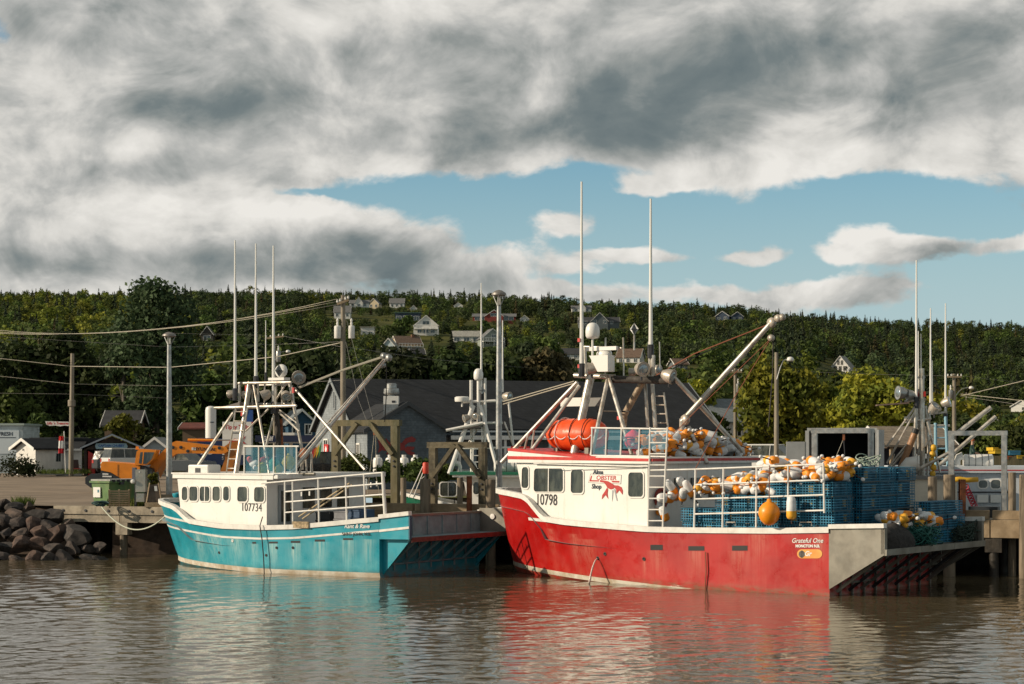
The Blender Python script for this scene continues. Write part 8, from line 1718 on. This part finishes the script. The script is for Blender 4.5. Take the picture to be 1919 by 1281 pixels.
# pale boat behind the right end of the wharf
PB = small_boat(26.2, 78.5, 174, 'fishing_boat', 'pale blue-white fishing boat with red line behind the galvanised frame', 13.5, 4.6, m_whitehull, 1.8, 2.5)
m_pw = mat('pale_blue_white', (0.56, 0.60, 0.64), 0.5, var=0.08, vscale=1, streak=0.4, scol=(0.30, 0.27, 0.22)); PV = lambda u: 2.0-0.06*max(0, u-6)
wheelhouse(PB, 3.0, 9.6, 9.8, 1.0, 3.35, PV, m_pw, m_pw); MB().bx(2.0, 10.2, -2.15, 2.15, 3.351, 3.62).obj('roof', m_pw, PB.t)
MB().bx(2.0, 10.2, 2.152, 2.162, 3.44, 3.48).obj('red_line', m_red, PB.t); PB.tubes('grab_rail', [(1795, 922, 1900, 922, 0.03)], 2.06, m_dk)
for r_ in ((1834, 1850, 900, 914), (1857, 1875, 899, 915)): PB.cabin_window(r_, PV, 0, False)
PB.walltext('X', 1815, 902, 0.1, PV, m_ink) if False else None
for x in (1841, 1866): MB().box(PB.y(x, 934, 2.15), (0.45, 0.25, 0.32)).obj('locker', m_dome, PB.t)
o = MB().lathe([(0.28, -0.6), (0.32, -0.56), (0.32, 0.56), (0.28, 0.6)], (0, 0, 0), (1, 0, 0), 18).obj('raft_canister', m_dome, None, smooth=40); o.location = PB.w(*PB.y(1833, 865, 0.8)); o.rotation_euler = (0, 0, PB.rz); tag(o, 'white raft canister on the pale blue boat roof', 'canister')
for i in range(4): MB().tube([(-0.4+i*0.27, math.cos(a)*0.326, math.sin(a)*0.326) for a in [k*math.pi/8 for k in range(17)]], 0.012, 4).obj('band', m_dk, o)
MB().box(PB.y(1798, 877, 1.2), (0.42, 0.4, 0.2)).obj('vent_box', m_dome, PB.t)
p = PB.y(1794, 872, 1.2); MB().tube([p, p+Vector((0, 0, 0.2)), p+Vector((-0.05, 0, 0.35)), p+Vector((-0.22, 0, 0.4))], [0.13, 0.13, 0.15, 0.17], 12).obj('cowl_vent', m_dome, PB.t, smooth=40)
for i, (a) in enumerate([(1793, 812, 1857, 763, 0.10), (1760, 872, 1866, 780, 0.085)]): PB.tubes('boom', [(*a, 1.0 if i == 0 else 1.4)], 1.0, m_tube, n=10)
PB.tubes('ladder_rail', [(1754, 890, 1753, 792, 0.065, 1.2), (1777, 890, 1772, 780, 0.065, 1.2)], 1.2, mat('sky_blue_paint', (0.24, 0.42, 0.52), 0.5))
for y in (800, 820, 840, 860, 880): PB.tubes('rung', [(1754, y, 1775, y, 0.03, 1.2)], 1.2, MATS['sky_blue_paint'])
for x, y0, y1 in [(1744, 577, 770), (1772, 568, 790), (1746.5, 675, 768)]: PB.whip(x, y0, y1, 1.0, 0.055)
PB.lamp(1751, 765, 22, 1.2, (-0.5, 0.4, 0.6)); PB.lamp(1774, 754, 19, 1.0, (-0.8, 0.3, 0.3)); PB.tubes('mast_beam', [(1740, 797, 1780, 797, 0.05), (1740, 775, 1775, 772, 0.04)], 1.2, m_tube)
# cream boat with the crowded mast
CB = small_boat(20.8, 74.6, 174, 'fishing_boat', 'cream fishing boat with crowded mast behind the stacked traps', 10.0, 4.2, m_whitehull, 1.7, 2.3)
m_cream = mat('cream_gelcoat', (0.60, 0.55, 0.46), 0.5, var=0.08, streak=0.3, scol=(0.35, 0.29, 0.2)); CV = lambda u: 1.8-0.05*max(0, u-5)
wheelhouse(CB, 3.2, 7.6, 7.8, 0.9, 3.15, CV, m_cream, m_cream); MB().bx(3.0, 8.2, -1.95, 1.95, 3.151, 3.28).obj('roof', mat('grey_roof_edge', (0.16, 0.16, 0.16), 0.6), CB.t)
CB.cabin_window((1693, 1702, 907, 930), CV); MB().bx(4.2, 4.9, CV(4.5)+0.004, CV(4.5)+0.03, 1.6, 3.0).obj('door', m_cream, CB.t)
p = CB.y(1695, 893, 1.4); MB().tube([p, p+Vector((0, 0, 0.28)), p+Vector((-0.18, 0.05, 0.52)), p+Vector((-0.5, 0.1, 0.55))], [0.27, 0.27, 0.27, 0.27], 14).obj('exhaust_elbow', m_dome, CB.t, smooth=40); MB().lathe([(0.29, -0.02), (0.30, 0.05), (0.24, 0.05), (0.22, -0.05)], p+Vector((-0.52, 0.1, 0.55)), (-1, 0.1, 0), 14).obj('elbow_collar', m_dome, CB.t)
MB().lathe([(0.0, -0.05), (0.26, 0.02), (0.3, 0.15), (0.2, 0.3), (0, 0.34)], CB.y(1674, 890, 1.0), n=14).obj('float_cover', m_dome, CB.t, smooth=True)
CB.tubes('mast_post', [(1717, 760, 1712, 892, 0.07, 0.9), (1727, 690, 1729, 892, 0.11, 0.8), (1735, 760, 1745, 892, 0.05, 0.6), (1721, 740, 1722, 892, 0.06, 0.5), (1742, 770, 1738, 890, 0.05, 0.2)], 0.8, m_tube, n=9)
CB.tubes('mast_stay', [(1662, 836, 1715, 762, 0.045, 0.9), (1662, 868, 1718, 765, 0.045, 0.9), (1662, 885, 1718, 818, 0.045, 0.9), (1663, 877, 1714, 815, 0.04, 0.9), (1738, 790, 1762, 885, 0.045, 0.9), (1730, 840, 1748, 818, 0.03, 0.9), (1676, 873, 1682, 851, 0.025, 0.9), (1672, 873, 1676, 850, 0.025, 0.9)], 0.8, m_tube)
MB().tube([CB.y(1684, 886, 1.2), CB.y(1714, 812, 1.2)], 0.13, 12).obj('brown_boom', mat('brown_tube', (0.30, 0.15, 0.07), 0.5, var=0.2), CB.t, smooth=40); MB().tube([CB.y(1714, 812, 1.2), CB.y(1717, 803, 1.2)], 0.135, 12).obj('boom_end', m_black, CB.t)
CB.tubes('boom', [(1705, 888, 1782, 846, 0.07, 1.4)], 1.4, m_tube)
CB.whip(1717.5, 487, 760, 0.9, 0.062); CB.whip(1721, 620, 745, 0.7, 0.04); CB.whip(1726, 625, 715, 0.8, 0.03)
CB.diamond(1727, 707, 22, 15, 0.8); CB.lamp(1689, 736, 24, 0.9, (0.9, 0.35, 0.05), mt=m_galv); CB.lamp(1706, 740, 20, 0.8, (0.9, 0.2, 0.05), mt=m_galv)
CB.tubes('mast_beam', [(1695, 752, 1735, 748, 0.05), (1698, 790, 1745, 784, 0.06)], 0.8, m_tube)
p = CB.y(1672, 757, 0.9); MB().box(p+Vector((0.0, 0, 0)), (1.25, 0.8, 0.05), Matrix.Rotation(math.radians(4), 3, 'Y')).obj('canvas_visor', mat('brown_canvas', (0.15, 0.10, 0.08), 0.9), CB.t); p = CB.y(1712, 786, 0.6); MB().box(p, (0.7, 0.3, 0.25)).obj('radar_box', m_dome, CB.t)
for x in (1719, 1733): MB().box(CB.y(x, 738, 0.9), (0.07, 0.07, 0.2)).obj('marker_light', m_red, CB.t)
o = MB()
for i in range(5): o.lathe([(0.0, -0.14), (0.1, -0.1), (0.12, 0.0), (0.1, 0.1), (0, 0.14)], (0.04*math.sin(i*2), 0, i*0.26), n=9)
o = o.obj('float_string', mat('yellow_float', (0.62, 0.35, 0.02), 0.5), None, smooth=True); o.location = CB.w(*CB.y(1748, 888, 1.3)); tag(o, 'string of yellow floats hanging by the sky blue ladder', 'floats', kind='stuff')
o = MB().tube([(0.0, 0, 0), (0.25, 0, 0.03), (0.5, 0, -0.01), (0.9, 0, 0.02)], 0.09, 8).obj('yellow_hose', MATS['yellow_float'], None, smooth=True); o.location = at(1785, 899, 66); tag(o, 'yellow hose lying behind the tallest mooring post', 'hose')
o = MB()
for i in range(9): o.tube([(math.cos(a)*0.1+0.05*i, 0.02*i, -0.1*i+math.sin(a)*0.1) for a in [k*6.2/8 for k in range(9)]], 0.02, 4)
o = o.obj('red_rope_coil', mat('crimson_rope', (0.4, 0.02, 0.04), 0.7), None); o.location = at(1810, 912, 66); tag(o, 'red rope tied to the rusty beam pile', 'rope')
o = MB().bx(-0.5, 0.5, 0, 0.6, 0, 0.38).obj('deck_tote', m_exd); o.location = WF.w(WF.y(1842, 957, 1.5).x, 1.5, DECK); o.rotation_euler = (0, 0, PRZ); tag(o, 'black tote box on the wharf before the pale blue boat', 'box')
# background shrubs that close the view between the lot and the wood
def undergrowth():
    rs = np.random.RandomState(33); pts = []
    for i in range(420):
        px = rs.uniform(-60, 1990); d = rs.uniform(176, 213); X = (px-CX)/F*d; z = ground_z(X, d); k = 'maple' if px > 1250 and rs.rand() < 0.35 else ('mid' if rs.rand() < 0.45 else 'shade')
        h = rs.uniform(2.2, 4.6)
        if 1780 < px: h *= 0.55
        pts.append((X, d, z-0.3, KIDX[k][0], h*1.5, h, rs.rand()*6.28))
    return pts
u = scatter('undergrowth', undergrowth(), pcol, ng_wood); tag(u, 'shrubs and undergrowth between the lot and the wooded hill', 'shrubs', kind='stuff')
